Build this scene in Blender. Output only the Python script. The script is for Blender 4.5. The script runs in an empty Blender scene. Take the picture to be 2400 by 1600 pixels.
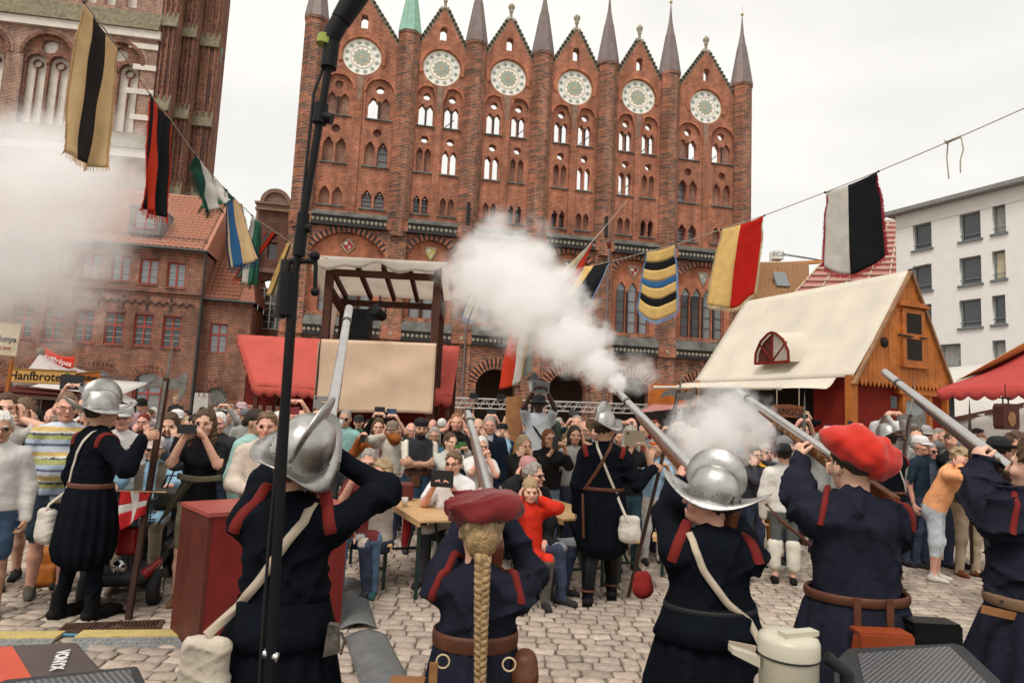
import bpy, math, random
import numpy as np
from mathutils import Vector, Matrix
random.seed(7)
PI = math.pi
R = math.radians
SC = bpy.context.scene
COL = SC.collection
# ---------------------------------------------------------------- camera
FPX, HC = 1540.0, 1.85          # focal length in photo pixels (2400 wide), eye height
PITCH, ROLL = R(6.1), R(2.63)
_r0, _u0 = Vector((1, 0, 0)), Vector((0, -math.sin(PITCH), math.cos(PITCH)))
CF = Vector((0, math.cos(PITCH), math.sin(PITCH)))
CR = math.cos(ROLL)*_r0 + math.sin(ROLL)*_u0
CU = -math.sin(ROLL)*_r0 + math.cos(ROLL)*_u0
cam = bpy.data.objects.new('camera', bpy.data.cameras.new('camera'))
COL.objects.link(cam)
mw = Matrix((CR, CU, -CF)).transposed().to_4x4()
mw.translation = (0, 0, HC)
cam.matrix_world = mw
cam.data.sensor_width = 36.0
cam.data.lens = 36.0*FPX/2400
cam.data.clip_start = 0.05
cam.data.clip_end = 3000
cam.data.dof.use_dof = True
cam.data.dof.focus_distance = 6.5
cam.data.dof.aperture_fstop = 6.3
SC.camera = cam
# ---------------------------------------------------------------- world: closed bright cloud cover over a hazy sky
wd = bpy.data.worlds.new('World'); SC.world = wd; wd.use_nodes = True
nt = wd.node_tree; N = nt.nodes; L = nt.links
bg = N['Background']
sky = N.new('ShaderNodeTexSky'); sky.sky_type = 'NISHITA'; sky.sun_disc = False
SUN_EL, SUN_AZ = R(58), R(205)
sky.sun_elevation = SUN_EL; sky.sun_rotation = SUN_AZ
sc_ = N.new('ShaderNodeVectorMath'); sc_.operation = 'SCALE'; sc_.inputs['Scale'].default_value = 0.10
L.new(sky.outputs[0], sc_.inputs[0])
tc = N.new('ShaderNodeTexCoord'); mp = N.new('ShaderNodeMapping'); mp.inputs['Scale'].default_value = (1.2, 1.2, 3.2)
nz = N.new('ShaderNodeTexNoise'); nz.inputs['Scale'].default_value = 1.7; nz.inputs['Detail'].default_value = 6; nz.inputs['Roughness'].default_value = .5
L.new(tc.outputs['Generated'], mp.inputs[0]); L.new(mp.outputs[0], nz.inputs[0])
cr = N.new('ShaderNodeValToRGB')
cr.color_ramp.elements[0].position = .36; cr.color_ramp.elements[0].color = (.79, .77, .73, 1)
cr.color_ramp.elements[1].position = .62; cr.color_ramp.elements[1].color = (.93, .895, .83, 1)
L.new(nz.outputs[0], cr.inputs[0])
mx = N.new('ShaderNodeMix'); mx.data_type = 'RGBA'; mx.inputs[0].default_value = .93
L.new(sc_.outputs[0], mx.inputs[6]); L.new(cr.outputs[0], mx.inputs[7]); L.new(mx.outputs[2], bg.inputs[0])
bg.inputs[1].default_value = .83
# ---------------------------------------------------------------- soft sun through the cloud
sl = bpy.data.lights.new('sun', 'SUN'); sl.energy = 1.5; sl.angle = R(24); sl.color = (1, .95, .88)
so = bpy.data.objects.new('sun', sl); COL.objects.link(so)
_sd = Vector((math.cos(SUN_EL)*math.sin(SUN_AZ), math.cos(SUN_EL)*math.cos(SUN_AZ), math.sin(SUN_EL)))
so.rotation_euler = _sd.to_track_quat('Z', 'Y').to_euler()
so.location = (0, 0, 60)
vs = SC.view_settings
vs.view_transform = 'Standard'; vs.look = 'None'; vs.exposure = 0.56; vs.gamma = 1.0; vs.use_curve_mapping = False
cy = SC.cycles
cy.use_denoising = True
cy.max_bounces = 12; cy.diffuse_bounces = 3; cy.glossy_bounces = 3; cy.transmission_bounces = 4; cy.volume_bounces = 10; cy.transparent_max_bounces = 12
cy.use_adaptive_sampling = True; cy.adaptive_threshold = .02
cy.volume_step_rate = 2.0; cy.volume_max_steps = 128
cy.caustics_reflective = False; cy.caustics_refractive = False
# ---------------------------------------------------------------- pixel geometry (photo pixels -> place)
CAM = Vector((0, 0, HC))
def ray(px, py): return CF + CR*((px-1200)/FPX) + CU*((800-py)/FPX)
def at(px, py, Y):                     # the point at world distance Y in front of the camera
    d = ray(px, py); return CAM + d*(Y/d.y)
def gnd(px, py, z=0.0):                # where the ground lies behind that pixel
    d = ray(px, py); return CAM + d*((z-HC)/d.z)
def onplane(px, py, p0, n):
    d = ray(px, py); n = Vector(n); return CAM + d*((Vector(p0)-CAM).dot(n)/d.dot(n))
# ---------------------------------------------------------------- materials
MATS = {}
def _new(name):
    m = bpy.data.materials.new(name); m.use_nodes = True
    return m, m.node_tree.nodes, m.node_tree.links, m.node_tree.nodes['Principled BSDF']
def mat(name, col, rough=.8, metal=0., var=.18, scale=6., bump=0., bscale=None, spec=.3, sheen=0., trans=0.):
    if name in MATS: return MATS[name]
    m, N, L, b = _new(name)
    tc = N.new('ShaderNodeTexCoord'); nz = N.new('ShaderNodeTexNoise')
    nz.inputs['Scale'].default_value = scale; nz.inputs['Detail'].default_value = 5
    L.new(tc.outputs['Object'], nz.inputs['Vector'])
    mr = N.new('ShaderNodeMapRange'); mr.inputs[1].default_value = .25; mr.inputs[2].default_value = .75
    mr.inputs[3].default_value = 1-var; mr.inputs[4].default_value = 1+var
    L.new(nz.outputs[0], mr.inputs[0])
    v = N.new('ShaderNodeVectorMath'); v.operation = 'SCALE'; v.inputs[0].default_value = col[:3]
    L.new(mr.outputs[0], v.inputs['Scale']); L.new(v.outputs[0], b.inputs['Base Color'])
    b.inputs['Roughness'].default_value = rough; b.inputs['Metallic'].default_value = metal
    b.inputs['Specular IOR Level'].default_value = spec
    if sheen: b.inputs['Sheen Weight'].default_value = sheen
    if bump:
        n2 = N.new('ShaderNodeTexNoise'); n2.inputs['Scale'].default_value = bscale or scale*4; n2.inputs['Detail'].default_value = 4
        L.new(tc.outputs['Object'], n2.inputs['Vector'])
        bp = N.new('ShaderNodeBump'); bp.inputs['Strength'].default_value = min(1, bump); bp.inputs['Distance'].default_value = .02
        L.new(n2.outputs[0], bp.inputs['Height']); L.new(bp.outputs[0], b.inputs['Normal'])
    if metal > .5 and var > .15:
        n3 = N.new('ShaderNodeTexNoise'); n3.inputs['Scale'].default_value = scale*1.7; n3.inputs['Detail'].default_value = 8; n3.inputs['Roughness'].default_value = .7; L.new(tc.outputs['Object'], n3.inputs['Vector'])
        r3 = N.new('ShaderNodeMapRange'); r3.inputs[1].default_value = .35; r3.inputs[2].default_value = .7; r3.inputs[3].default_value = rough*.75; r3.inputs[4].default_value = min(1, rough+.25); L.new(n3.outputs[0], r3.inputs[0]); L.new(r3.outputs[0], b.inputs['Roughness'])
    if trans:
        tb = N.new('ShaderNodeBsdfTranslucent'); ms = N.new('ShaderNodeMixShader'); ms.inputs[0].default_value = trans
        L.new(v.outputs[0], tb.inputs[0]); L.new(b.outputs[0], ms.inputs[1]); L.new(tb.outputs[0], ms.inputs[2]); L.new(ms.outputs[0], N['Material Output'].inputs['Surface'])
    MATS[name] = m; return m
def brick_mat(name, c1, c2, mortar, bw=.27, bh=.088, ms=.011, bias=0., stain=.35, stain_col=(.09, .075, .06), off=0.):
    if name in MATS: return MATS[name]
    m, N, L, b = _new(name)
    tc = N.new('ShaderNodeTexCoord'); sp = N.new('ShaderNodeSeparateXYZ'); L.new(tc.outputs['Object'], sp.inputs[0])
    ad = N.new('ShaderNodeMath'); ad.operation = 'ADD'; L.new(sp.outputs[0], ad.inputs[0]); L.new(sp.outputs[1], ad.inputs[1])
    cb = N.new('ShaderNodeCombineXYZ'); L.new(ad.outputs[0], cb.inputs[0]); L.new(sp.outputs[2], cb.inputs[1])
    bt = N.new('ShaderNodeTexBrick'); L.new(cb.outputs[0], bt.inputs['Vector'])
    bt.inputs['Scale'].default_value = 1; bt.inputs['Mortar Size'].default_value = ms; bt.inputs['Bias'].default_value = bias
    bt.inputs['Brick Width'].default_value = bw; bt.inputs['Row Height'].default_value = bh
    bt.inputs['Color1'].default_value = (*c1, 1); bt.inputs['Color2'].default_value = (*c2, 1); bt.inputs['Mortar'].default_value = (*mortar, 1)
    nz = N.new('ShaderNodeTexNoise'); nz.inputs['Scale'].default_value = .45; nz.inputs['Detail'].default_value = 7; nz.inputs['Roughness'].default_value = .65
    L.new(tc.outputs['Object'], nz.inputs['Vector'])
    mr = N.new('ShaderNodeMapRange'); mr.inputs[1].default_value = .52; mr.inputs[2].default_value = .75; mr.inputs[3].default_value = 0; mr.inputs[4].default_value = stain
    L.new(nz.outputs[0], mr.inputs[0])
    mx = N.new('ShaderNodeMix'); mx.data_type = 'RGBA'; L.new(mr.outputs[0], mx.inputs[0]); L.new(bt.outputs[0], mx.inputs[6]); mx.inputs[7].default_value = (*stain_col, 1)
    mp = N.new('ShaderNodeMapping'); mp.inputs['Scale'].default_value = (1., 1., .16); L.new(tc.outputs['Object'], mp.inputs[0])
    n4 = N.new('ShaderNodeTexNoise'); n4.inputs['Scale'].default_value = 1.6; n4.inputs['Detail'].default_value = 6; L.new(mp.outputs[0], n4.inputs['Vector'])
    m4 = N.new('ShaderNodeMapRange'); m4.inputs[1].default_value = .3; m4.inputs[2].default_value = .72; m4.inputs[3].default_value = 1.22; m4.inputs[4].default_value = .62; L.new(n4.outputs[0], m4.inputs[0])
    n2 = N.new('ShaderNodeTexNoise'); n2.inputs['Scale'].default_value = 2.2; n2.inputs['Detail'].default_value = 5
    L.new(tc.outputs['Object'], n2.inputs['Vector'])
    m2 = N.new('ShaderNodeMapRange'); m2.inputs[1].default_value = .3; m2.inputs[2].default_value = .7; m2.inputs[3].default_value = .78; m2.inputs[4].default_value = 1.25
    L.new(n2.outputs[0], m2.inputs[0])
    v = N.new('ShaderNodeVectorMath'); v.operation = 'SCALE'; L.new(mx.outputs[2], v.inputs[0]); m5 = N.new('ShaderNodeMath'); m5.operation = 'MULTIPLY'; L.new(m2.outputs[0], m5.inputs[0]); L.new(m4.outputs[0], m5.inputs[1]); L.new(m5.outputs[0], v.inputs['Scale'])
    L.new(v.outputs[0], b.inputs['Base Color'])
    b.inputs['Roughness'].default_value = .9; b.inputs['Specular IOR Level'].default_value = .15
    bp = N.new('ShaderNodeBump'); bp.inputs['Strength'].default_value = .5; bp.inputs['Distance'].default_value = .015
    iv = N.new('ShaderNodeMath'); iv.operation = 'SUBTRACT'; iv.inputs[0].default_value = 1; L.new(bt.outputs['Fac'], iv.inputs[1])
    L.new(iv.outputs[0], bp.inputs['Height']); L.new(bp.outputs[0], b.inputs['Normal'])
    MATS[name] = m; return m
def glass_mat(name, col, rough=.08):
    if name in MATS: return MATS[name]
    m, N, L, b = _new(name)
    b.inputs['Base Color'].default_value = (*col, 1); b.inputs['Roughness'].default_value = rough
    b.inputs['Specular IOR Level'].default_value = .8
    tc = N.new('ShaderNodeTexCoord'); n2 = N.new('ShaderNodeTexNoise'); n2.inputs['Scale'].default_value = 1.6
    L.new(tc.outputs['Object'], n2.inputs['Vector'])
    bp = N.new('ShaderNodeBump'); bp.inputs['Strength'].default_value = .08; L.new(n2.outputs[0], bp.inputs['Height']); L.new(bp.outputs[0], b.inputs['Normal'])
    MATS[name] = m; return m
def attr_mat(name, cloth_bump=.35, scale=26, rough=.95):
    """reads the object's own colours (attribute Col); alpha says skin (1) or cloth (0)"""
    if name in MATS: return MATS[name]
    m, N, L, b = _new(name)
    at_ = N.new('ShaderNodeAttribute'); at_.attribute_name = 'Col'
    tc = N.new('ShaderNodeTexCoord'); nz = N.new('ShaderNodeTexNoise'); nz.inputs['Scale'].default_value = 9; nz.inputs['Detail'].default_value = 5
    L.new(tc.outputs['Object'], nz.inputs['Vector'])
    mr = N.new('ShaderNodeMapRange'); mr.inputs[1].default_value = .25; mr.inputs[2].default_value = .75; mr.inputs[3].default_value = .84; mr.inputs[4].default_value = 1.16
    L.new(nz.outputs[0], mr.inputs[0])
    v = N.new('ShaderNodeVectorMath'); v.operation = 'SCALE'; L.new(at_.outputs['Color'], v.inputs[0]); L.new(mr.outputs[0], v.inputs['Scale'])
    L.new(v.outputs[0], b.inputs['Base Color'])
    r = N.new('ShaderNodeMapRange'); r.inputs[3].default_value = rough; r.inputs[4].default_value = .52; L.new(at_.outputs['Alpha'], r.inputs[0]); L.new(r.outputs[0], b.inputs['Roughness'])
    sp0 = N.new('ShaderNodeMapRange'); sp0.inputs[3].default_value = .06; sp0.inputs[4].default_value = .32; L.new(at_.outputs['Alpha'], sp0.inputs[0]); L.new(sp0.outputs[0], b.inputs['Specular IOR Level'])
    n2 = N.new('ShaderNodeTexNoise'); n2.inputs['Scale'].default_value = scale*.35; n2.inputs['Detail'].default_value = 4; n2.inputs['Distortion'].default_value = .5
    L.new(tc.outputs['Object'], n2.inputs['Vector'])
    s = N.new('ShaderNodeMath'); s.operation = 'SUBTRACT'; s.inputs[0].default_value = 1; L.new(at_.outputs['Alpha'], s.inputs[1])
    s2 = N.new('ShaderNodeMath'); s2.operation = 'MULTIPLY'; s2.inputs[1].default_value = cloth_bump; L.new(s.outputs[0], s2.inputs[0])
    bp = N.new('ShaderNodeBump'); bp.inputs['Distance'].default_value = .05; L.new(s2.outputs[0], bp.inputs['Strength']); L.new(n2.outputs[0], bp.inputs['Height']); L.new(bp.outputs[0], b.inputs['Normal'])
    MATS[name] = m; return m
# ---------------------------------------------------------------- object helpers
def tag(o, label=None, cat=None, group=None, kind=None):
    if label: o['label'] = label
    if cat: o['category'] = cat
    if group: o['group'] = group
    if kind: o['kind'] = kind
    return o
def empty(name, loc=(0, 0, 0), rz=0., label=None, cat=None, group=None):
    o = bpy.data.objects.new(name, None); COL.objects.link(o)
    o.location = loc; o.rotation_euler = (0, 0, rz); o.empty_display_size = .1
    return tag(o, label, cat, group)
def link(name, me, parent=None, m=None, loc=None, rot=None):
    o = bpy.data.objects.new(name, me); COL.objects.link(o)
    if parent is not None: o.parent = parent
    if m is not None and not me.materials: me.materials.append(m)
    if loc is not None: o.location = loc
    if rot is not None: o.rotation_euler = rot
    return o
def mesh(name, vs, fs, smooth=False):
    me = bpy.data.meshes.new(name); me.from_pydata([tuple(v) for v in vs], [], [tuple(f) for f in fs]); me.update()
    if smooth: me.polygons.foreach_set('use_smooth', [True]*len(me.polygons))
    return me
def frame(d, up=(0, 0, 1)):
    z = Vector(d).normalized(); u = Vector(up)
    if abs(z.dot(u)) > .98: u = Vector((0, 1, 0))
    x = u.cross(z).normalized(); return x, z.cross(x), z
class MB:
    """collects boxes, tubes, lathes; build() links them as ONE mesh object"""
    def __init__(s): s.v = []; s.f = []; s.sm = []
    def add(s, vs, fs, sm=False):
        o = len(s.v); s.v += [tuple(v) for v in vs]; s.f += [tuple(i+o for i in f) for f in fs]; s.sm += [sm]*len(fs); return s
    def box(s, c, d, rz=0., m=None):
        hx, hy, hz = d[0]/2, d[1]/2, d[2]/2
        vs = [Vector((x*hx, y*hy, z*hz)) for z in (-1, 1) for x, y in ((-1, -1), (1, -1), (1, 1), (-1, 1))]
        if m is not None: vs = [m @ v for v in vs]
        elif rz: vs = [Matrix.Rotation(rz, 3, 'Z') @ v for v in vs]
        c = Vector(c)
        return s.add([v+c for v in vs], [(3, 2, 1, 0), (4, 5, 6, 7), (0, 1, 5, 4), (1, 2, 6, 5), (2, 3, 7, 6), (3, 0, 4, 7)])
    def bx(s, a, b):
        return s.box([(a[i]+b[i])/2 for i in range(3)], [abs(b[i]-a[i]) for i in range(3)])
    def beam(s, a, b, w, h=None, up=(0, 0, 1)):
        a, b = Vector(a), Vector(b); h = h or w; x, y, z = frame(b-a, up); l = (b-a).length
        return s.box((a+b)/2, (w, h, l), m=Matrix((x, y, z)).transposed())
    def tube(s, pts, r, n=8, caps=True, sm=True):
        pts = [Vector(p) for p in pts]; k = len(pts); rs = list(r) if hasattr(r, '__len__') else [r]*k
        vs = []; fs = []; px = None
        for i, p in enumerate(pts):
            d = pts[min(i+1, k-1)]-pts[max(i-1, 0)]
            if px is None: x, y, z = frame(d)
            else:
                z = d.normalized(); x = px-z*px.dot(z); x = x.normalized() if x.length > 1e-6 else frame(d)[0]; y = z.cross(x)
            px = x
            vs += [p+(x*math.cos(2*PI*j/n)+y*math.sin(2*PI*j/n))*rs[i] for j in range(n)]
        for i in range(k-1):
            for j in range(n): fs.append((i*n+j, i*n+(j+1) % n, (i+1)*n+(j+1) % n, (i+1)*n+j))
        s.add(vs, fs, sm)
        if caps: s.add(vs[:n], [tuple(range(n-1, -1, -1))]); s.add(vs[-n:], [tuple(range(n))])
        return s
    def lathe(s, prof, n=24, c=(0, 0, 0), m=None, sm=True, arc=1.):
        vs = []; fs = []; k = len(prof); nn = n if arc >= 1 else n+1
        for (r, z) in prof:
            for j in range(nn):
                a = 2*PI*arc*j/n; v = Vector((r*math.cos(a), r*math.sin(a), z)); vs.append((m @ v if m is not None else v)+Vector(c))
        for i in range(k-1):
            for j in range(n if arc >= 1 else n): fs.append((i*nn+j, i*nn+(j+1) % nn, (i+1)*nn+(j+1) % nn, (i+1)*nn+j))
        return s.add(vs, fs, sm)
    def prism(s, poly, o, ux, uy, dn):
        """polygon (2D list) in frame o,ux,uy pushed along dn"""
        o, ux, uy, dn = Vector(o), Vector(ux), Vector(uy), Vector(dn); n = len(poly)
        vs = [o+ux*p[0]+uy*p[1] for p in poly]; vs += [v+dn for v in vs]
        return s.add(vs, [tuple(range(n)), tuple(range(2*n-1, n-1, -1))]+[(j, j+n, (j+1) % n+n, (j+1) % n) for j in range(n)])
    def ell(s, c, r, n=12, k=8, m=None):
        prof = [(math.sin(PI*i/k), -math.cos(PI*i/k)) for i in range(k+1)]
        mm = Matrix.Diagonal(Vector(r)) if not hasattr(r, 'real') else Matrix.Diagonal(Vector((r, r, r)))
        if m is not None: mm = m @ mm
        return s.lathe(prof, n, c, mm)
    def mesh(s, name):
        me = mesh(name, s.v, s.f); me.polygons.foreach_set('use_smooth', s.sm); me.update(); return me
    def build(s, name, m, parent=None, loc=None, rot=None):
        return link(name, s.mesh(name), parent, m, loc, rot)
def fill2d(name, outer, holes, depth, m, parent=None, y=0.):
    """a wall: 2D outline in x,z with real openings, pushed back by depth along +y"""
    cu = bpy.data.curves.new(name, 'CURVE'); cu.dimensions = '2D'; cu.fill_mode = 'BOTH'; cu.extrude = depth/2
    for pts in [outer]+list(holes):
        sp = cu.splines.new('POLY'); sp.points.add(len(pts)-1); sp.use_cyclic_u = True
        for i, p in enumerate(pts): sp.points[i].co = (p[0], p[1], 0, 1)
    t = bpy.data.objects.new('t', cu); COL.objects.link(t)
    me = bpy.data.meshes.new_from_object(t.evaluated_get(bpy.context.evaluated_depsgraph_get()))
    bpy.data.objects.remove(t); bpy.data.curves.remove(cu)
    me.transform(Matrix(((1, 0, 0, 0), (0, 0, 1, y+depth/2), (0, 1, 0, 0), (0, 0, 0, 1))))
    me.flip_normals()
    me.materials.clear(); me.name = name
    return link(name, me, parent, m)
def copy_thing(root, loc=None, rz=None, label=None, group=None):
    r = root.copy(); COL.objects.link(r)
    if loc is not None: r.location = loc
    if rz is not None: r.rotation_euler[2] = rz
    if label: r['label'] = label
    if group: r['group'] = group
    for ch in root.children:
        c = ch.copy(); COL.objects.link(c); c.parent = r
        for g in ch.children:
            d = g.copy(); COL.objects.link(d); d.parent = c
    return r
# ---------------------------------------------------------------- smooth solids (bodies, bags, berets) as one skin
class Solid:
    def __init__(s): s.p = []
    def cone(s, a, b, ra, rb, c=0, k=.03, flat=None, sub=False):
        s.p.append(('c', np.array(a, float), np.array(b, float), ra, rb, c, k, flat, sub)); return s
    def ell(s, c0, r, c=0, k=.03, rot=None, sub=False):
        s.p.append(('e', np.array(c0, float), np.array(r, float), rot, None, c, k, None, sub)); return s
    def box(s, c0, hlf, c=0, k=.02, rot=None, rnd=.02, sub=False):
        s.p.append(('b', np.array(c0, float), np.array(hlf, float), rot, rnd, c, k, None, sub)); return s
    def grid(s, h, noise=None):
        lo = []; hi = []; bb = []
        for p in s.p:
            if p[0] == 'c':
                r = max(p[3], p[4]); f = max(1, p[7][1]) if p[7] else 1
                a = np.minimum(p[1], p[2])-r*f; b = np.maximum(p[1], p[2])+r*f
            else:
                e = p[2] if p[3] is None else np.full(3, np.linalg.norm(p[2]))
                if p[0] == 'b': e = e+p[4]
                a = p[1]-e; b = p[1]+e
            bb.append((a, b))
            if not p[8]: lo.append(a); hi.append(b)
        lo = np.min(lo, 0)-3*h; hi = np.max(hi, 0)+3*h
        n = np.ceil((hi-lo)/h).astype(int)+1
        D = np.full(n, 1e3, np.float32); best = np.full(n, 1e3, np.float32); C = np.zeros(n, np.int16)
        ax = [lo[i]+h*np.arange(n[i]) for i in range(3)]
        for p, (a, b) in zip(s.p, bb):
            k = max(p[6], 1e-4); m = k+2.5*h
            i0 = np.maximum(0, np.floor((a-m-lo)/h).astype(int)); i1 = np.minimum(n, np.ceil((b+m-lo)/h).astype(int)+1)
            if (i1 <= i0).any(): continue
            sl_ = tuple(slice(i0[i], i1[i]) for i in range(3))
            X = ax[0][sl_[0]][:, None, None]; Y = ax[1][sl_[1]][None, :, None]; Z = ax[2][sl_[2]][None, None, :]
            if p[0] == 'c':
                ba = p[2]-p[1]; l2 = max(ba@ba, 1e-9)
                qx, qy, qz = X-p[1][0], Y-p[1][1], Z-p[1][2]
                t = np.clip((qx*ba[0]+qy*ba[1]+qz*ba[2])/l2, 0, 1)
                ex, ey, ez = qx-t*ba[0], qy-t*ba[1], qz-t*ba[2]
                d2 = ex*ex+ey*ey+ez*ez
                if p[7]:
                    nn, f = p[7]; w = ex*nn[0]+ey*nn[1]+ez*nn[2]; d2 = d2+w*w*(1/f**2-1)
                d = np.sqrt(np.maximum(d2, 0))-(p[3]+(p[4]-p[3])*t)
            else:
                qx, qy, qz = X-p[1][0], Y-p[1][1], Z-p[1][2]
                if p[3] is not None:
                    Q = np.array(p[3]); qx, qy, qz = (qx*Q[0][j]+qy*Q[1][j]+qz*Q[2][j] for j in range(3))
                if p[0] == 'e':
                    r = p[2]; kk = np.sqrt((qx/r[0])**2+(qy/r[1])**2+(qz/r[2])**2)
                    k1 = np.sqrt((qx/r[0]**2)**2+(qy/r[1]**2)**2+(qz/r[2]**2)**2)+1e-9
                    d = kk*(kk-1)/k1
                else:
                    hx = p[2]-p[4]
                    ax_, ay_, az_ = np.abs(qx)-hx[0], np.abs(qy)-hx[1], np.abs(qz)-hx[2]
                    d = np.sqrt(np.maximum(ax_, 0)**2+np.maximum(ay_, 0)**2+np.maximum(az_, 0)**2)+np.minimum(np.maximum(np.maximum(ax_, ay_), az_), 0)-p[4]
            d = np.broadcast_to(d, D[sl_].shape).astype(np.float32)
            o = D[sl_]
            if p[8]:
                hh = np.clip(.5-.5*(o+d)/k, 0, 1); D[sl_] = o*(1-hh)-d*hh+k*hh*(1-hh)
                u = (-d > o-.002); bs = C[sl_]; bs[u & (np.abs(d) < .02)] = p[5] if p[5] >= 0 else bs[u & (np.abs(d) < .02)]
            else:
                hh = np.clip(.5+.5*(o-d)/k, 0, 1); D[sl_] = o*(1-hh)+d*hh-k*hh*(1-hh)
                u = d < best[sl_]; bs = best[sl_]; bs[u] = d[u]; cs = C[sl_]; cs[u] = p[5]
        if noise is not None:
            X, Y, Z = np.meshgrid(*ax, indexing='ij', sparse=True); near = np.abs(D) < 6*h
            D = np.where(near, D+noise(X, Y, Z, C), D).astype(np.float32)
        return D, C, lo, h
    def surf(s, h, noise=None):
        D, C, lo, h = s.grid(h, noise)
        S = D < 0
        c = [S[i:S.shape[0]-1+i, j:S.shape[1]-1+j, k:S.shape[2]-1+k] for i in (0, 1) for j in (0, 1) for k in (0, 1)]
        cnt = sum(x.astype(np.int8) for x in c); act = (cnt > 0) & (cnt < 8)
        I = np.argwhere(act); n = len(I)
        idx = np.full(act.shape, -1, np.int32); idx[act] = np.arange(n)
        cv = np.array([[i, j, k] for i in (0, 1) for j in (0, 1) for k in (0, 1)])
        val = np.stack([D[I[:, 0]+o[0], I[:, 1]+o[1], I[:, 2]+o[2]] for o in cv], 1)
        acc = np.zeros((n, 3)); w = np.zeros(n)
        for a in range(8):
            for b in range(a+1, 8):
                if np.abs(cv[a]-cv[b]).sum() != 1: continue
                va, vb = val[:, a], val[:, b]; x = (va < 0) != (vb < 0)
                t = np.where(x, va/np.where(x, va-vb, 1), 0); t = np.clip(t, 0, 1)
                acc += np.where(x[:, None], cv[a]+t[:, None]*(cv[b]-cv[a]), 0); w += x
        loc = acc/np.maximum(w, 1)[:, None]
        V = lo+h*(I+loc)
        cols = np.stack([C[I[:, 0]+o[0], I[:, 1]+o[1], I[:, 2]+o[2]] for o in cv], 1)
        ci = cols[np.arange(n), np.argmin(np.abs(val), 1)]
        F = []
        for axd in range(3):
            o = [0, 0, 0]; o[axd] = 1
            A = S[:S.shape[0]-o[0], :S.shape[1]-o[1], :S.shape[2]-o[2]]; B = S[o[0]:, o[1]:, o[2]:]
            e = np.argwhere(A != B)
            u, v = (axd+1) % 3, (axd+2) % 3
            ok = (e[:, u] > 0) & (e[:, v] > 0) & (e[:, u] < S.shape[u]-1) & (e[:, v] < S.shape[v]-1); e = e[ok]
            def g(du, dv):
                q = e.copy(); q[:, u] -= du; q[:, v] -= dv; return idx[q[:, 0], q[:, 1], q[:, 2]]
            f = np.stack([g(1, 1), g(0, 1), g(0, 0), g(1, 0)], 1)
            fl = ~A[e[:, 0], e[:, 1], e[:, 2]]; f[fl] = f[fl][:, ::-1]
            F.append(f[(f >= 0).all(1)])
        return V, np.concatenate(F), ci
def npmesh(name, V, F, col=None, smooth=True):
    me = bpy.data.meshes.new(name); nv, nf = len(V), len(F)
    me.vertices.add(nv); me.vertices.foreach_set('co', np.asarray(V, np.float32).ravel())
    k = F.shape[1]
    me.loops.add(nf*k); me.loops.foreach_set('vertex_index', F.astype(np.int32).ravel())
    me.polygons.add(nf); me.polygons.foreach_set('loop_start', np.arange(0, nf*k, k, dtype=np.int32))
    me.update(calc_edges=True)
    if smooth: me.polygons.foreach_set('use_smooth', np.ones(nf, bool))
    if col is not None:
        a = me.color_attributes.new('Col', 'FLOAT_COLOR', 'POINT'); a.data.foreach_set('color', np.asarray(col, np.float32).ravel())
    return me
def vnoise(s, amp, seed=0):
    """cheap cloth-fold field: a few sine waves"""
    rg = np.random.default_rng(seed); W = [(rg.normal(size=3)*s, rg.uniform(0, 6.28), rg.uniform(.5, 1)) for _ in range(6)]
    def f(X, Y, Z, C):
        t = 0
        for k, p, a in W: t = t+a*np.sin(k[0]*X+k[1]*Y+k[2]*Z*.6+p+1.3*np.sin(k[2]*X-k[0]*Z))
        return t*amp/3
    return f

def folds(seed, amp, wl=.13):
    """ridged, drifting cloth folds for the near figures"""
    rg = np.random.default_rng(seed); W = []
    for i in range(5):
        d = rg.normal(size=3); d[2] *= .8; d /= np.linalg.norm(d); W.append((d*(2*np.pi/(wl*rg.uniform(.7, 1.5)))*.5, rg.uniform(0, 6.28), rg.uniform(.5, 1), rg.normal(size=3)*7, rg.uniform(0, 6.28)))
    def f(X, Y, Z, C):
        t = 0
        wx = .9*np.sin(9*X+5*Z+seed)+.7*np.sin(7*Y-8*Z+2*seed); wy = .8*np.sin(8*Z-6*X+seed)
        for k, ph, a, q, p2 in W:
            s_ = 1-np.abs(np.sin(k[0]*X+k[1]*Y+k[2]*Z+ph+wx+wy*.5)); t = t+a*s_*s_*s_*np.clip(.5+.8*np.sin(q[0]*X+q[1]*Y+q[2]*Z+p2), 0, 1)
        return (.55-t)*amp
    return f

# ---------------------------------------------------------------- people
SKIN = {'fair': (.68, .40, .285), 'pink': (.66, .345, .25), 'tan': (.50, .28, .18), 'olive': (.40, .22, .14), 'dark': (.065, .032, .02), 'pale': (.66, .43, .33)}
HAIR = {'black': (.012, .01, .01), 'dark': (.03, .02, .014), 'brown': (.085, .048, .026), 'light': (.16, .10, .058), 'blond': (.36, .255, .145), 'grey': (.30, .27, .235), 'white': (.66, .63, .58), 'red': (.16, .022, .014), 'ginger': (.26, .12, .05), 'auburn': (.16, .055, .022)}
V3 = lambda *a: Vector(a)
HAIRM = {}
def hair_mat(c):
    if c not in HAIRM:
        m = HAIRM[c] = mat('hair '+c, HAIR[c], rough=.6, var=.5, scale=1., bump=.5, bscale=1., spec=.25); N = m.node_tree.nodes; L = m.node_tree.links
        tc = [n for n in N if n.type == 'TEX_COORD'][0]; mp = N.new('ShaderNodeMapping'); mp.inputs['Scale'].default_value = (75, 75, 9); L.new(tc.outputs['Object'], mp.inputs[0])
        for n in [n for n in N if n.type == 'TEX_NOISE']: L.new(mp.outputs[0], n.inputs['Vector'])
    return HAIRM[c]
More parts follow.
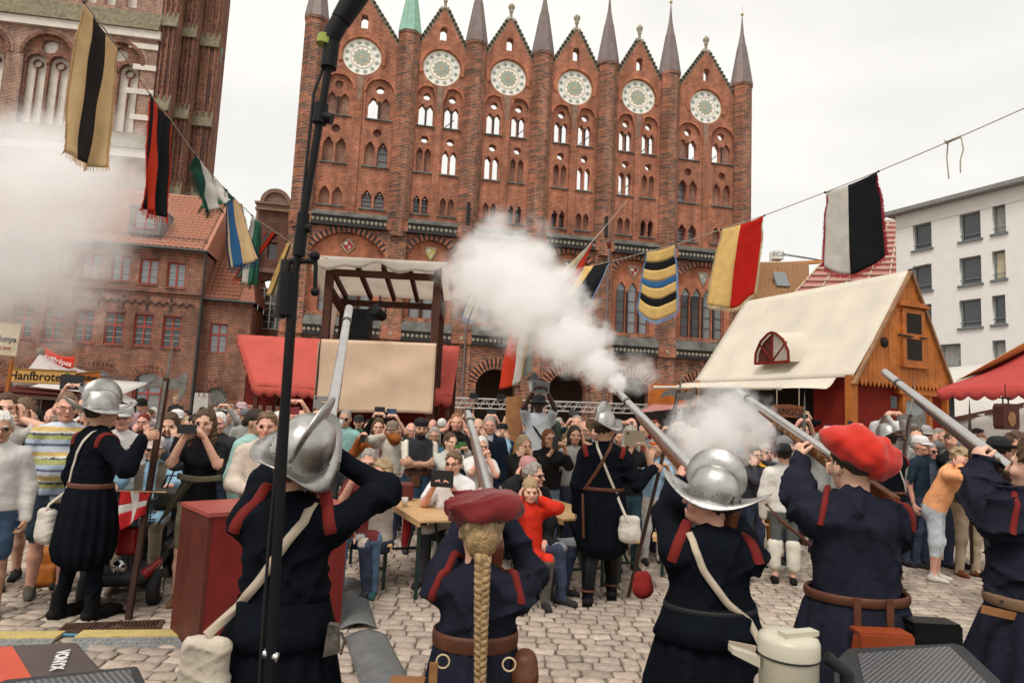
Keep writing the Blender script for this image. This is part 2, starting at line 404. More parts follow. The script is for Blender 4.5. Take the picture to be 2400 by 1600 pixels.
ARM = {  # wrist, finger direction, palm normal, elbow pole, curl   (x towards the arm's own side)
 'down': ((.25, .03, .83), (.02, .15, -1), (-1, 0, 0), (.5, -.6, -.2), .5),
 'ear': ((.125, .05, 1.545), (-.15, -.25, 1), (-1, 0, 0), (.75, .75, -.7), .2),
 'finger': ((.14, .07, 1.57), (-.5, -.2, .8), (-.8, -.2, 0), (.75, .75, -.7), 1.0),
 'cheek': ((.085, .12, 1.475), (-.12, -.15, 1), (-.5, -.8, 0), (.4, .5, -1), .2),
 'phone': ((.085, .35, 1.52), (-.5, .25, .9), (-.9, 0, -.2), (.45, -.1, -1), .75),
 'phonelow': ((.085, .34, 1.36), (-.5, .25, .9), (-.9, 0, -.2), (.45, -.1, -1), .75),
 'phonehi': ((.10, .33, 1.80), (-.5, .2, .9), (-.9, 0, 0), (.8, .2, -.6), .75),
 'up': ((.17, .30, 1.86), (-.3, .1, 1), (-.8, .3, 0), (.8, .2, -.5), .7),
 'cross': ((-.10, .19, 1.185), (-1, .12, .08), (0, -1, 0), (.7, .3, -.7), .3),
 'front': ((.07, .30, 1.08), (-.5, .8, .2), (-.6, 0, -.8), (.6, -.3, -.5), .6),
 'lap': ((.10, .33, 1.0), (-.3, 1, -.2), (0, 0, -1), (.5, -.3, -.3), .4),
 'hold': ((.20, .36, 1.22), (-.2, .3, .9), (-.6, .6, 0), (.5, -.3, -.8), 1.),
}
def ik(S, W, l1, l2, pole):
    d = W-S; L_ = d.length
    if L_ > (l1+l2)*.985: W = S+d*((l1+l2)*.985/L_); d = W-S; L_ = d.length
    a = (l1*l1-l2*l2+L_*L_)/(2*L_); h = math.sqrt(max(l1*l1-a*a, 0))
    n = d.normalized(); p = Vector(pole); p = p-n*p.dot(n)
    p = p.normalized() if p.length > 1e-5 else frame(n)[0]
    return S+n*a+p*h, W
def hand_solid(so, W, d, n, side, curl, c, sc=1., fat=1., thumbin=0.):
    d = Vector(d).normalized(); n = Vector(n); n = (n-d*n.dot(d)).normalized(); l = d.cross(n)*side
    rot = np.array([[l[i], d[i], n[i]] for i in range(3)])
    so.ell(W+d*.05*sc, (.040*sc, .056*sc, .0165*sc*fat), c, .012, rot=rot)
    so.cone(W-d*.02*sc, W+d*.03*sc, .024*sc, .026*sc, c, .015, flat=(tuple(n), .75))
    ln = (.078, .088, .082, .064)
    for i in range(4):
        b = W+d*(.090-.004*abs(i-1.3))*sc+l*(.030-.020*i)*sc
        a1 = .25+curl*1.15; a2 = a1+.2+curl*1.25
        m1 = (d*math.cos(a1)+n*math.sin(a1)+l*(.10-.07*i)*(1-curl)).normalized(); m2 = d*math.cos(a2)+n*math.sin(a2)
        k_ = b+m1*ln[i]*.52*sc; e = k_+m2*ln[i]*.48*sc
        so.cone(b-d*.012*sc, k_, .0098*sc*fat, .0090*sc*fat, c, .006); so.cone(k_, e, .0090*sc*fat, .0072*sc*fat, c, .005)
    b = W+d*.025*sc+l*.030*sc; m1 = (l*.75+d*.75+n*(.25+.5*curl)).normalized(); k_ = b+m1*.042*sc
    m2 = (d*.9+n*(.3+.8*curl)+l*(.2-.7*thumbin)).normalized(); e = k_+m2*.032*sc
    so.cone(b-m1*.01, k_, .013*sc*fat, .011*sc*fat, c, .01); so.cone(k_, e, .0105*sc*fat, .0082*sc*fat, c, .006)
def head_matrix(c, yaw, pitch, roll, s):
    m = Matrix.Rotation(R(yaw), 4, 'Z') @ Matrix.Rotation(R(pitch), 4, 'X') @ Matrix.Rotation(R(roll), 4, 'Y')
    m = m @ Matrix.Scale(s, 4); m.translation = c; return m
def hair_mesh(kind, hm, s, h, seed, neckback):
    so = Solid(); amp = .0065
    if kind in ('short', 'bald', 'crop', 'curly', 'fringe'):
        g = {'crop': .003, 'curly': .02, 'short': .009, 'fringe': .010}.get(kind, .005)
        so.ell((0, -.02, .04), (.078+g, .100+g, .094+g), 0, .01)
        so.ell((0, .125, -.030), (.10, .105, .115 if kind != 'fringe' else .085), 0, .02, sub=True)
        so.box((0, .02, -.13), (.2, .14, .085), 0, .02, sub=True)
        if kind == 'bald': so.ell((0, .0, .12), (.078, .12, .085), 0, .02, sub=True)
        if kind == 'curly': amp = .014
    else:
        so.ell((0, -.022, .038), (.090, .112, .106), 0, .01)
        if kind == 'bob':
            for q in (-1, 1): so.cone((q*.070, -.01, .02), (q*.078, -.0, -.10), .034, .028, 0, .03)
            so.cone((0, -.07, .0), (0, -.075, -.11), .065, .05, 0, .04)
        if kind == 'long':
            for q in (-1, 1):
                so.cone((q*.072, -.01, .02), (q*.085, .01, -.13), .032, .034, 0, .03); so.cone((q*.085, .01, -.13), (q*.10, .03, -.27), .036, .018, 0, .03)
            so.cone((0, -.07, .0), (0, -.095, -.26), .07, .05, 0, .04); amp = .007
        if kind in ('bun', 'pony'):
            so.ell((0, -.135, -.005 if kind == 'bun' else .01), (.042, .042, .045), 0, .02)
        if kind == 'pony': so.cone((0, -.15, .0), (0, -.14, -.20), .036, .022, 0, .02); amp = .008
        so.ell((0, .115, -.045), (.076, .09, .118), 0, .02, sub=True)
    V, F, ci = so.surf(h, folds(seed, amp*2.2, .05))
    V = np.array([hm @ Vector(v) for v in V]); return npmesh('hair', V, F)
def person(label, loc, H=1.74, face=0., lod=1, build=1., lean=0., skin='fair', top=((.5, .5, .5), .5), bottom=((.05, .06, .1), 'long'), shoe=(.03, .03, .03),
           hair=('short', 'brown'), hat=None, glasses=None, beard=None, arms=('down', 'down'), hturn=0., hpitch=0., hroll=0., sit=False, bust=False, paint=None,
           lift=0., hs=1.06, seat_h=.50, group='spectators in the crowd', step=0., cat='person', brow=None, inner=None, noise=None, hdy=0., hdz=0., twist=0., extra=None, name='person', hem=.93):
    hb, hh, hd = ((.0125, .0062, .0050), (.018, .0088, .0078), (.028, .0125, .0125))[lod]
    s = H/1.75; sk = SKIN[skin] if isinstance(skin, str) else skin
    pal = [(*sk, 1), (*top[0], 0), (*bottom[0], 0), (*shoe, .3), (*[x*.35 for x in sk], 1), (sk[0]*.72, sk[1]*.45, sk[2]*.42, 1), (.02, .017, .015, .9), (*HAIR[brow or hair[1]], .2) if hair or brow else (*[x*.5 for x in sk], 1), (*(inner or top[0]), 0)]
    lt = top[2] if len(top) > 2 else 0.
    dz = -(.93-seat_h) if sit else 0.
    LM = Matrix.Translation((0, 0, .95)) @ Matrix.Rotation(R(twist), 4, 'Z') @ Matrix.Rotation(-R(lean), 4, 'X') @ Matrix.Translation((0, 0, -.95))
    def T(x, y, z): v = LM @ Vector((x, y, z)); return Vector((v.x, v.y, v.z+dz))*s
    b = Solid(); bw = build
    fl = ((0, 1, 0), .70)
    def cn(a, c_, ra, rb, c, k=.04, flat=None): b.cone(a, c_, ra*s, rb*s, c, k*s, flat)
    g = .006+lt
    cn(T(0, 0, .97), T(0, .005, 1.13), (.158*bw+g), (.142*bw+g), 1, .05, fl)
    cn(T(0, .005, 1.13), T(0, .0, 1.34), (.142*bw+g), (.158*(.5+.5*bw)+g), 1, .05, fl)
    sw = .138*(.6+.4*bw)
    cn(T(-sw, -.005, 1.40), T(0, -.01, 1.425), .056+g*.6, .07+g*.6, 1, .05); cn(T(0, -.01, 1.425), T(sw, -.005, 1.40), .07+g*.6, .056+g*.6, 1, .05)
    cn(T(0, -.015, 1.41), T(0, -.02, 1.475), .10, .062, 1, .05)
    if bw > 1.12: b.ell(T(0, .08*bw, 1.10), (.13*bw*s, .09*bw*s, .13*s), 1, .06)
    if bust:
        for q in (-1, 1): b.ell(T(q*.068, .085, 1.285), (.066*s, .055*s, .066*s), 1, .05)
    # legs
    kind = bottom[1]; bc = 2; hip_z = .90
    b.cone(T(0, -.01, .88) if not sit else T(0, -.02, .93), T(0, 0, .98), .150*bw*s, .155*bw*s, bc, .05*s, fl)
    for q in (-1, 1):
        st = step*q
        if sit:
            hp = T(q*.09, 0, .90); kn = Vector((q*.15, .43, seat_h+.03))*s; an = Vector((q*.15, .40+.06*q, .09))*s
        else:
            hp = Vector((q*.088, 0, .90))*s; kn = Vector((q*.10, .015+st*.5, .49))*s; an = Vector((q*.11, -.02+st, .09))*s
        if kind == 'none': continue
        if kind == 'skirt' and not sit: pass
        lo = {'long': 1., 'shorts': .78, 'capri': 1.0, 'skirt': .9}[kind]
        if kind == 'shorts':
            m_ = hp.lerp(kn, .80); cn(hp, m_, .092*bw, .086*bw, bc); cn(m_, kn, .060, .052, 0, .02); cn(kn, kn.lerp(an, .35), .052, .056, 0, .03); cn(kn.lerp(an, .35), an, .056, .036, 0, .03)
        elif kind == 'capri':
            m_ = kn.lerp(an, .35); cn(hp, kn, .092*bw, .072, bc); cn(kn, m_, .070, .066, bc); cn(m_, an, .050, .036, 0, .02)
        elif kind == 'skirt':
            cn(hp, kn, .08, .055, 0); cn(kn, an, .055, .036, 0)
        else:
            cn(hp, kn, .090*bw, .070, bc); cn(kn, an, .068, .055, bc)
        f_ = Vector((q*.012, .15, -.055))*s
        cn(an+Vector((0, -.035, -.04))*s, an+f_, .044, .036, 3, .02); cn(an, an+Vector((0, .0, -.045))*s, .040, .046, 3, .02)
    if kind == 'skirt':
        if sit: cn(T(0, 0, .95), Vector((0, .36, seat_h+.03))*s, .16, .17, bc)
        else: cn(Vector((0, 0, .95))*s, Vector((0, .01, .55))*s, .15, .19, bc)
    # arms
    hands = []; wr = {}; arm = {}
    for q, pose in ((-1, arms[0]), (1, arms[1])):
        if pose is None: continue
        if isinstance(pose, str): W, fd, pn, pole, curl = ARM[pose]; ab = False
        else: W, fd, pn, pole, curl = pose[:5]; ab = True
        S = T(q*(sw+.035), -.005, 1.395)
        if ab: Wv, fd, pn, pole = Vector(W), Vector(fd), Vector(pn), Vector(pole)
        else:
            Wv = T(q*W[0], W[1], W[2]) if lean or sit or twist else Vector((q*W[0], W[1], W[2]))*s
            fd, pn, pole = V3(q*fd[0], fd[1], fd[2]), V3(q*pn[0], pn[1], pn[2]), V3(q*pole[0], pole[1], pole[2])
            if lean or twist: m3 = LM.to_3x3(); fd, pn, pole = m3 @ fd, m3 @ pn, m3 @ pole
        E_, Wv = ik(S, Wv, .30*s, .265*s, pole)
        sl_ = top[1]; ra, re, rw = .050*(.55+.45*bw), .041, .029
        if sl_ <= .01: cn(S, E_, ra*.95, re, 0); cn(E_, Wv, re, rw, 0, .02)
        elif sl_ <= .55:
            m_ = S.lerp(E_, min(1, sl_*1.5)); cn(S, m_, ra+.012+lt*.5, ra+.012+lt*.5, 1); cn(m_.lerp(S, .1), E_, ra*.86, re, 0, .012); cn(E_, Wv, re, rw, 0, .02)
        else:
            gl = .012+lt
            cn(S, E_, ra+gl, re+gl+.004, 1); m_ = E_.lerp(Wv, min(1, (sl_-.5)*2.)*.97); cn(E_, m_, re+gl+.002, rw+.012+gl*.5, 1)
            cn(m_, Wv, rw+.004, rw, 0, .01)
        dvec = (Wv-E_).normalized()
        fdv = fd.normalized() if not (isinstance(pose, str) and pose == 'down') else (dvec*.8+fd.normalized()*.4).normalized()
        hs_ = Solid(); hand_solid(hs_, Wv, fdv, pn, q, curl, 0, s*(1.02 if lod < 2 else 1.1), 1.0 if lod == 0 else (1.12 if lod == 1 else 1.4), pose[5] if ab and len(pose) > 5 else 0.)
        arm[q] = (S, E_, Wv); hands.append(hs_); wr[q] = (Wv, fdv)
    # head
    hc = T(0, .022+hdy, 1.635+hdz); hm = head_matrix(hc, hturn, hpitch, hroll, s*hs)
    hd_ = Solid(); rotm = np.array(hm.to_3x3().normalized()); ss = s*hs
    def P(x, y, z): return np.array(hm @ Vector((x, y, z)))
    def he(c0, r, c, k=.012, sub=False): hd_.ell(P(*c0), tuple(x*ss for x in r), c, k*ss, rot=rotm, sub=sub)
    he((0, -.012, .028), (.077, .097, .096), 0); he((0, .020, -.028), (.064, .074, .084), 0, .03); he((0, .042, -.088), (.040, .040, .030), 0, .03)
    hd_.cone(np.array(T(0, -.02, 1.42)), P(0, -.018, -.05), .060*s, .056*s, 0, .03*s)
    he((0, .078, .020), (.052, .020, .013), 0, .015)
    for q in (-1, 1):
        he((q*.030, .102, .000), (.019, .013, .011), 4, .008, True)
        he((q*.031, .0835, .0005), (.0105, .008, .0052), 6, .002)
        he((q*.033, .0915, .020), (.021, .007, .0048), 7, .003)
        he((q*.079, -.008, -.010), (.011, .020, .031), 0, .008); he((q*.048, .062, -.03), (.024, .024, .022), 0, .02)
    hd_.cone(P(0, .090, .005), P(0, .113, -.030), .0085*ss, .0135*ss, 0, .010*ss)
    he((0, .0905, -.0615), (.024, .0105, .0075), 5, .003); he((0, .083, -.090), (.022, .016, .014), 0, .012)
    if noise is None: noise = folds(sum(map(ord, label)) % 997, .010, .16 if lod < 2 else .22)
    parts = [b.surf(hb*max(s, .8), (lambda X, Y, Z, C: noise(X, Y, Z, C)*((C != 0) & (C != 3)))), hd_.surf(hh*max(ss, .75))]+[x.surf(hd*max(s, .75)) for x in hands]
    VV = []; FF = []; CC = []; o = 0
    for V, F, ci in parts: VV.append(V); FF.append(F+o); CC.append(ci); o += len(V)
    V = np.concatenate(VV); F = np.concatenate(FF); ci = np.concatenate(CC)
    col = np.array(pal, np.float32)[np.clip(ci, 0, len(pal)-1)]
    if kind != 'none':
        zz = (V/s-np.array((0, 0, dz))) @ np.array(LM.inverted().to_3x3()).T; zz = zz[:, 2]+(.95-.95*math.cos(R(lean)))
        nb = len(parts[0][0]); tz = np.zeros(len(V), bool); tz[:nb] = (ci[:nb] == 1) | (ci[:nb] == 2); ct = (np.abs(V[:, 0]) < .19*s*bw) & tz & (zz > .80) & (zz < 1.08)
        if sit: hem = max(hem, .96)
        col[ct & (zz >= hem)] = pal[1]; col[ct & (zz < hem)] = pal[2]
    if paint: paint(V/s, ci, col)
    me = npmesh('person', V, F, col); me.materials.append(attr_mat('skin and cloth', .35 if lod else .30))
    ob = link(name, me); ob.location = (loc[0], loc[1], lift); ob.rotation_euler = (0, 0, PI+R(face))
    tag(ob, label, cat, group)
    if hair: link('hair', hair_mesh(hair[0], hm, ss, (.007, .0105, .014)[lod], sum(map(ord, label)) % 991, 0), ob, hair_mat(hair[1]))
    if beard:
        q = Solid()
        q.ell((0, .045, -.085), (.052, .052, .045), 0, .02); q.cone((-.06, .02, -.03), (-.03, .06, -.09), .016, .02, 0, .02); q.cone((.06, .02, -.03), (.03, .06, -.09), .016, .02, 0, .02)
        q.cone((-.022, .094, -.05), (.022, .094, -.05), .008, .008, 0, .01); q.ell((0, .10, -.0625), (.02, .012, .006), 0, .004, sub=True)
        if beard[1] == 'full': q.ell((0, .055, -.125), (.04, .035, .04), 0, .02)
        if beard[1] == 'mous': q = Solid(); q.cone((-.026, .096, -.052), (.026, .096, -.052), .008, .008, 0, .01)
        bv, bf, _ = q.surf(.0085, vnoise(90, .003)); bv = np.array([hm @ Vector(v) for v in bv]); link('beard', npmesh('beard', bv, bf), ob, hair_mat(beard[0]))
    if glasses:
        g_ = MB()
        for q in (-1, 1):
            pts = [hm @ V3(q*.032+.022*math.cos(t), .103-.012*abs(math.cos(t)) * (1 if math.cos(t)*q > 0 else 0), .0+.019*math.sin(t)) for t in [2*PI*i/10 for i in range(11)]]
            g_.tube(pts, (.0020 if glasses != 'sun' else .003)*ss, 5, False)
            g_.tube([hm @ V3(q*.055, .09, .006), hm @ V3(q*.078, .0, .006)], .0024*ss, 5)
        g_.tube([hm @ V3(-.009, .106, .004), hm @ V3(.009, .106, .004)], .0024*ss, 5)
        go = g_.build('glasses', mat('spectacle frame', (.015, .014, .014), .35, var=.05), ob)
        if glasses == 'sun':
            for q in (-1, 1):
                l_ = MB(); l_.ell(hm @ V3(q*.032, .100, .0), (.025*ss, .006*ss, .020*ss), 10, 6, hm.to_3x3().normalized()); l_.build('lens', mat('dark lens', (.008, .008, .01), .12, var=.02, spec=.6), go)
    if hat: put_hat(hat, hm, ob)
    return dict(wa=(.150*bw+g)*s, arm=arm, o=ob, hm=hm, s=s, T=T, wr=wr, M=Matrix.Translation((loc[0], loc[1], lift)) @ Matrix.Rotation(PI+R(face), 4, 'Z'))
def put_hat(hat, hm, ob):
    k, c = hat[0], hat[1]; nm = {'cap': 'cap', 'capback': 'cap', 'fedora': 'hat', 'bucket': 'hat', 'broad': 'hat', 'pill': 'cap', 'bandana': 'bandana', 'bear': 'fur_hat', 'beanie': 'cap', 'band': 'headband', 'muffs': 'ear_defenders'}[k]
    m = mat('hat %s %.2f %.2f %.2f' % (k, *c), c, .85, var=.12, scale=20, bump=.2); g = MB(); tf = lambda x, y, z: hm @ V3(x, y, z)
    def dome(r, z0, h, y0=-.012, n=18, ex=.5):
        prof = [(1, 0), (1.0, .3), (.93, .6), (.78, .82), (.5, .95), (.02, 1.0)]
        m3 = hm.to_3x3() @ Matrix.Diagonal(V3(r, r*1.22, h)); g.lathe(prof, n, tf(0, y0, z0), m3)
    def brim(r0, r1, z, dz, y0=-.012, n=20, a0=0, a1=2*PI, th=.006):
        vs = []; fs = []
        for i in range(n+1):
            a = a0+(a1-a0)*i/n
            for (r, zz) in ((r0, z), (r1, z+dz), (r1, z+dz-th), (r0, z-th)): vs.append(tf(r*math.cos(a), r*1.2*math.sin(a)+y0, zz))
        for i in range(n):
            for j in range(4): fs.append((i*4+j, i*4+(j+1) % 4, i*4+4+(j+1) % 4, i*4+4+j))
        g.add(vs, fs, False)
    if k in ('cap', 'capback'):
        dome(.092, .035, .100)
        sg = 1 if k == 'cap' else -1
        vs = []; n = 8
        for i in range(n+1):
            a = PI*(.12+.76*i/n)
            for (rr, zz) in ((1., .045), (1.75, .022)): vs.append(tf(.088*math.cos(a)*(1 if rr == 1 else .95), sg*(.10*math.sin(a)*rr)-.012, zz))
        vs2 = [v+hm.to_3x3() @ V3(0, 0, -.006) for v in vs]; o = len(vs); fs = []
        for i in range(n): a_, b_, c_, d_ = 2*i, 2*i+1, 2*i+3, 2*i+2; fs += [(a_, b_, c_, d_), (d_+o, c_+o, b_+o, a_+o), (b_, b_+o, c_+o, c_)]
        g.add(vs+vs2, fs, True)
    elif k == 'fedora': dome(.088, .04, .105); brim(.085, .135, .045, .008)
    elif k == 'bucket': dome(.092, .04, .095); brim(.09, .135, .05, -.045)
    elif k == 'broad': dome(.09, .04, .12); brim(.088, .21, .05, .025)
    elif k == 'pill': g.lathe([(.089, .03), (.092, .085), (.088, .098), (.0, .10)], 20, tf(0, -.012, 0), hm.to_3x3() @ Matrix.Diagonal(V3(1, 1.2, 1)))
    elif k in ('bandana', 'beanie'): dome(.090, .03, .108)
    elif k == 'bear': dome(.12, .02, .19)
    elif k == 'band': brim(.086, .088, .06, .02, th=.02)
    elif k == 'muffs':
        g.tube([tf(.088*math.cos(t), -.01, .01+.115*math.sin(t)) for t in [PI*i/12 for i in range(13)]], .008, 6)
        for q in (-1, 1): g.ell(tf(q*.092, -.008, -.008), (.024, .035, .042), 12, 8, hm.to_3x3())
    g.build(nm, m, ob)
    if k == 'muffs': pass
# held devices
def device(kind, label, P_, off=(0, .42, 1.60), yaw=0., pitch=0., roll=0., col=(.012, .012, .014)):
    w, h, t = {'phone': (.155, .078, .010), 'phoneup': (.078, .158, .010), 'tablet': (.25, .175, .011), 'camera': (.12, .08, .06)}[kind]
    e = empty({'camera': 'camera', 'tablet': 'tablet'}.get(kind, 'smartphone'), label=label, cat={'camera': 'camera', 'tablet': 'tablet'}.get(kind, 'phone'), group='phones and cameras held up')
    v = P_['M'] @ (V3(*off)*P_['s']); e.location = v
    e.rotation_euler = (R(pitch), R(roll), P_['o'].rotation_euler[2]+R(yaw))
    key = 'device %s %.2f %.2f %.2f' % (kind, *col)
    m = mat(key, col, .35, var=.05, spec=.5)
    g = MB(); ch = .009
    poly = []
    for cx, cz, a0 in ((w/2-ch, h/2-ch, 0), (-w/2+ch, h/2-ch, 90), (-w/2+ch, -h/2+ch, 180), (w/2-ch, -h/2+ch, 270)):
        poly += [(cx+ch*math.cos(R(a0+d)), cz+ch*math.sin(R(a0+d))) for d in (0, 45, 90)]
    g.prism(poly, (0, t/2, 0), (1, 0, 0), (0, 0, 1), (0, -t, 0)); g.build('case', m, e)
    if kind == 'camera':
        g = MB(); g.lathe([(.0, .0), (.030, 0), (.030, .05), (.024, .055), (0, .05)], 16, (0, .03, 0), Matrix.Rotation(-PI/2, 3, 'X')); g.build('lens', mat('lens barrel', (.01, .01, .01), .3, var=.05), e)
    else:
        g = MB(); g.box((0, -t/2-.0008, 0), (w*.94, .0012, h*.93)); g.build('screen', mat('phone screen', (.03, .035, .04), .1, var=.1, spec=.6), e)
        g = MB(); g.box((w*.36, t/2+.0015, h*.3) if w > h else (w*.22, t/2+.0015, h*.34), (.028, .003, .028)); cb = g.build('lens_block', mat('lens block', (.05, .05, .055), .2, var=.05), e)
        q = MB()
        for dx, dz in ((-.007, .006), (.007, -.006)): q.lathe([(0, .002), (.0045, .0015), (.005, 0)], 10, ((w*.36 if w > h else w*.22)+dx, t/2+.003, (h*.3 if w > h else h*.34)+dz), Matrix.Rotation(-PI/2, 3, 'X'))
        q.build('lens', mat('lens glass', (.005, .005, .006), .08, var=.02), cb)
    return e

# ================================================================ ground and paving
GRD = mat('dirt between stones', (.15, .125, .095), .95, var=.45, scale=14, bump=.5, bscale=60)
def stone_mat():
    m, N, L, b = _new('paving stone')
    oi = N.new('ShaderNodeObjectInfo'); tc = N.new('ShaderNodeTexCoord'); ge = N.new('ShaderNodeNewGeometry')
    ad = N.new('ShaderNodeMath'); ad.operation = 'ADD'; L.new(oi.outputs['Random'], ad.inputs[0]); L.new(ge.outputs['Random Per Island'], ad.inputs[1])
    fr = N.new('ShaderNodeMath'); fr.operation = 'FRACT'; L.new(ad.outputs[0], fr.inputs[0])
    cr = N.new('ShaderNodeValToRGB'); e = cr.color_ramp.elements
    e[0].position = 0; e[0].color = (.27, .215, .175, 1); e[1].position = 1; e[1].color = (.46, .385, .315, 1)
    for p, c in ((.25, (.38, .305, .25, 1)), (.5, (.33, .27, .225, 1)), (.75, (.42, .335, .27, 1))): x = e.new(p); x.color = c
    L.new(fr.outputs[0], cr.inputs[0])
    nz = N.new('ShaderNodeTexNoise'); nz.inputs['Scale'].default_value = 22; nz.inputs['Detail'].default_value = 8; nz.inputs['Roughness'].default_value = .65
    L.new(ge.outputs['Position'], nz.inputs['Vector'])
    mr = N.new('ShaderNodeMapRange'); mr.inputs[1].default_value = .25; mr.inputs[2].default_value = .75; mr.inputs[3].default_value = .70; mr.inputs[4].default_value = 1.36; L.new(nz.outputs[0], mr.inputs[0])
    v = N.new('ShaderNodeVectorMath'); v.operation = 'SCALE'; L.new(cr.outputs[0], v.inputs[0]); L.new(mr.outputs[0], v.inputs['Scale']); L.new(v.outputs[0], b.inputs['Base Color'])
    b.inputs['Roughness'].default_value = .62; b.inputs['Specular IOR Level'].default_value = .35
    bp = N.new('ShaderNodeBump'); bp.inputs['Strength'].default_value = .5; bp.inputs['Distance'].default_value = .012; L.new(nz.outputs[0], bp.inputs['Height']); L.new(bp.outputs[0], b.inputs['Normal'])
    return m
STONE = stone_mat()
g = MB(); g.add([(-900, -60, 0), (900, -60, 0), (900, 1500, 0), (-900, 1500, 0)], [(0, 1, 2, 3)])
ground = g.build('ground', GRD); tag(ground, kind='structure')
rg = np.random.default_rng(3)
def stone_geo(w, d, r):
    """one worn sett: irregular outline, bevelled shoulder, domed top (local z = top height)"""
    b = .012; pts = []
    for (x, y) in ((-1, -1), (0, -1), (1, -1), (1, 0), (1, 1), (0, 1), (-1, 1), (-1, 0)):
        k = .93 if x and y else 1.
        pts.append((x*w/2*(k if x and y else 1)+r.uniform(-.01, .01), y*d/2*(k if x and y else 1)+r.uniform(-.008, .008)))
    z = [r.uniform(-.005, .005) for _ in range(8)]
    vs = [(p[0], p[1], -.05) for p in pts]+[(p[0], p[1], .008+z[i]) for i, p in enumerate(pts)]+[(p[0]*.90, p[1]*.86, .017+z[i]) for i, p in enumerate(pts)]+[(0, 0, .019)]
    fs = [(i, (i+1) % 8, 8+(i+1) % 8, 8+i) for i in range(8)]+[(8+i, 8+(i+1) % 8, 16+(i+1) % 8, 16+i) for i in range(8)]+[(16+i, 16+(i+1) % 8, 24) for i in range(8)]
    return vs, fs
VAR = []
for w in (.13, .16, .19, .225):
    for q in range(4):
        vs, fs = stone_geo(w-.009, .134-.008, rg); me = mesh('paving_stone', vs, fs); me.polygons.foreach_set('use_smooth', [i >= 8 for i in range(len(fs))]); me.materials.append(STONE); VAR.append((w, me, np.array(vs), fs))
RZ = R(-1.5); ca, sa = math.cos(RZ), math.sin(RZ)
near = []; far = []
def in_view(x, y, m=60):
    P = Vector((x, y, 0))-CAM; d = P.dot(CF); px = 1200+FPX*P.dot(CR)/d; py = 800-FPX*P.dot(CU)/d
    return -m < px < 2400+m and py < 1600+m, px, py
row = 0; yy = 3.6
while yy < 12.5:
    xx = -10+rg.uniform(0, .2); 
    while xx < 11.5:
        w, me, V, F = VAR[rg.integers(len(VAR))]
        cx = xx+w/2; X = ca*cx-sa*yy+.05*math.sin(yy*1.3); Y = sa*cx+ca*yy+.03*math.sin(cx*.9); xx += w
        ok, px, py = in_view(X, Y)
        if not ok: continue
        rz = RZ+rg.uniform(-.05, .05); z = rg.uniform(-.004, .004)
        hid = (px < 460 and py > 1500) or (440 < px < 800 and py > 1200) or (px > 1740 and py > 1480) or (1000 < px < 1250 and py > 1220) or (1460 < px < 1760 and py > 1300) or (1850 < px < 2100 and py > 1200) or (px > 2290 and py > 1330)
        (near if not hid else far).append((Y, X, z, rz, me, V, F)) if Y < 6.6 else far.append((Y, X, z, rz, me, V, F))
    yy += .134
near.sort(key=lambda t: t[0]); far += near[300:]; near = near[:300]
for (Y, X, z, rz, me, V, F) in near: link('paving_stone', me, ground, None, (X, Y, z), (0, 0, rz))
AV = []; AF = []; o = 0
for (Y, X, z, rz, me, V, F) in far:
    c, s_ = math.cos(rz), math.sin(rz); AV.append(np.stack([X+c*V[:, 0]-s_*V[:, 1], Y+s_*V[:, 0]+c*V[:, 1], V[:, 2]+z], 1)); AF += [tuple(i+o for i in f) for f in F]; o += len(V)
AV = np.concatenate(AV); me = mesh('paving_stones', AV, AF); me.polygons.foreach_set('use_smooth', [len(f) == 3 or (k % 24) >= 8 for k, f in enumerate(AF)]); me.materials.append(STONE)
tag(link('paving_stones', me, ground), kind='stuff')
# far paving: a sheet with small setts as texture
PAVE = brick_mat('far paving', (.30, .23, .19), (.36, .28, .23), (.12, .10, .085), .2, .15, .012, stain=.3)
_n = PAVE.node_tree.nodes; _t = [x for x in _n if x.type == 'TEX_BRICK'][0]; _tc = [x for x in _n if x.type == 'TEX_COORD'][0]; PAVE.node_tree.links.new(_tc.outputs['Object'], _t.inputs['Vector'])
g = MB(); g.add([(-60, 12.4, .012), (60, 12.4, .012), (60, 60, .012), (-60, 60, .012)], [(0, 1, 2, 3)]); tag(g.build('pavement', PAVE), kind='structure')
# grass between the stones
gb = MB()
for _ in range(900):
    x, y = rg.uniform(-4.5, 5), rg.uniform(4.2, 8); k = rg.integers(2, 4)
    if rg.random() < .4: y = 4.2+(y-4.2)*.5
    for q in range(k):
        a = rg.uniform(0, 6.28); l = rg.uniform(.012, .03); dx, dy = math.cos(a)*.003, math.sin(a)*.003
        gb.add([(x-dx, y-dy, .0), (x+dx, y+dy, .0), (x+dy*5, y-dx*5, l)], [(0, 1, 2)])
tag(gb.build('grass', mat('joint grass', (.10, .12, .04), .9, var=.4)), 'tiny grass blades growing in the joints of the paving', 'grass', kind='stuff')

# ================================================================ the gabled brick town hall
YAW = R(11.2)
BR = brick_mat('red facade brick', (.42, .118, .05), (.24, .064, .034), (.46, .31, .23), stain=.42, stain_col=(.12, .08, .06))
BRB = brick_mat('banded glazed brick', (.38, .11, .05), (.026, .024, .024), (.46, .34, .26), bw=.30, bh=.095, bias=-.02, stain=.25)
BRO = brick_mat('orange infill brick', (.47, .155, .072), (.38, .11, .052), (.46, .26, .18), stain=.2)
BRN = brick_mat('pale niche brick', (.42, .17, .11), (.24, .09, .06), (.52, .42, .35), bw=.22, bh=.09, stain=.3)
SLATE = brick_mat('dark ledge tile', (.075, .078, .072), (.11, .112, .10), (.22, .215, .19), bw=.16, bh=.12, ms=.012, stain=.4, stain_col=(.13, .12, .06))
GLZ = mat('dark glazed brick', (.028, .026, .026), .45, var=.3)
SAND = mat('weathered sandstone', (.36, .32, .24), .9, var=.35, scale=3, bump=.3)
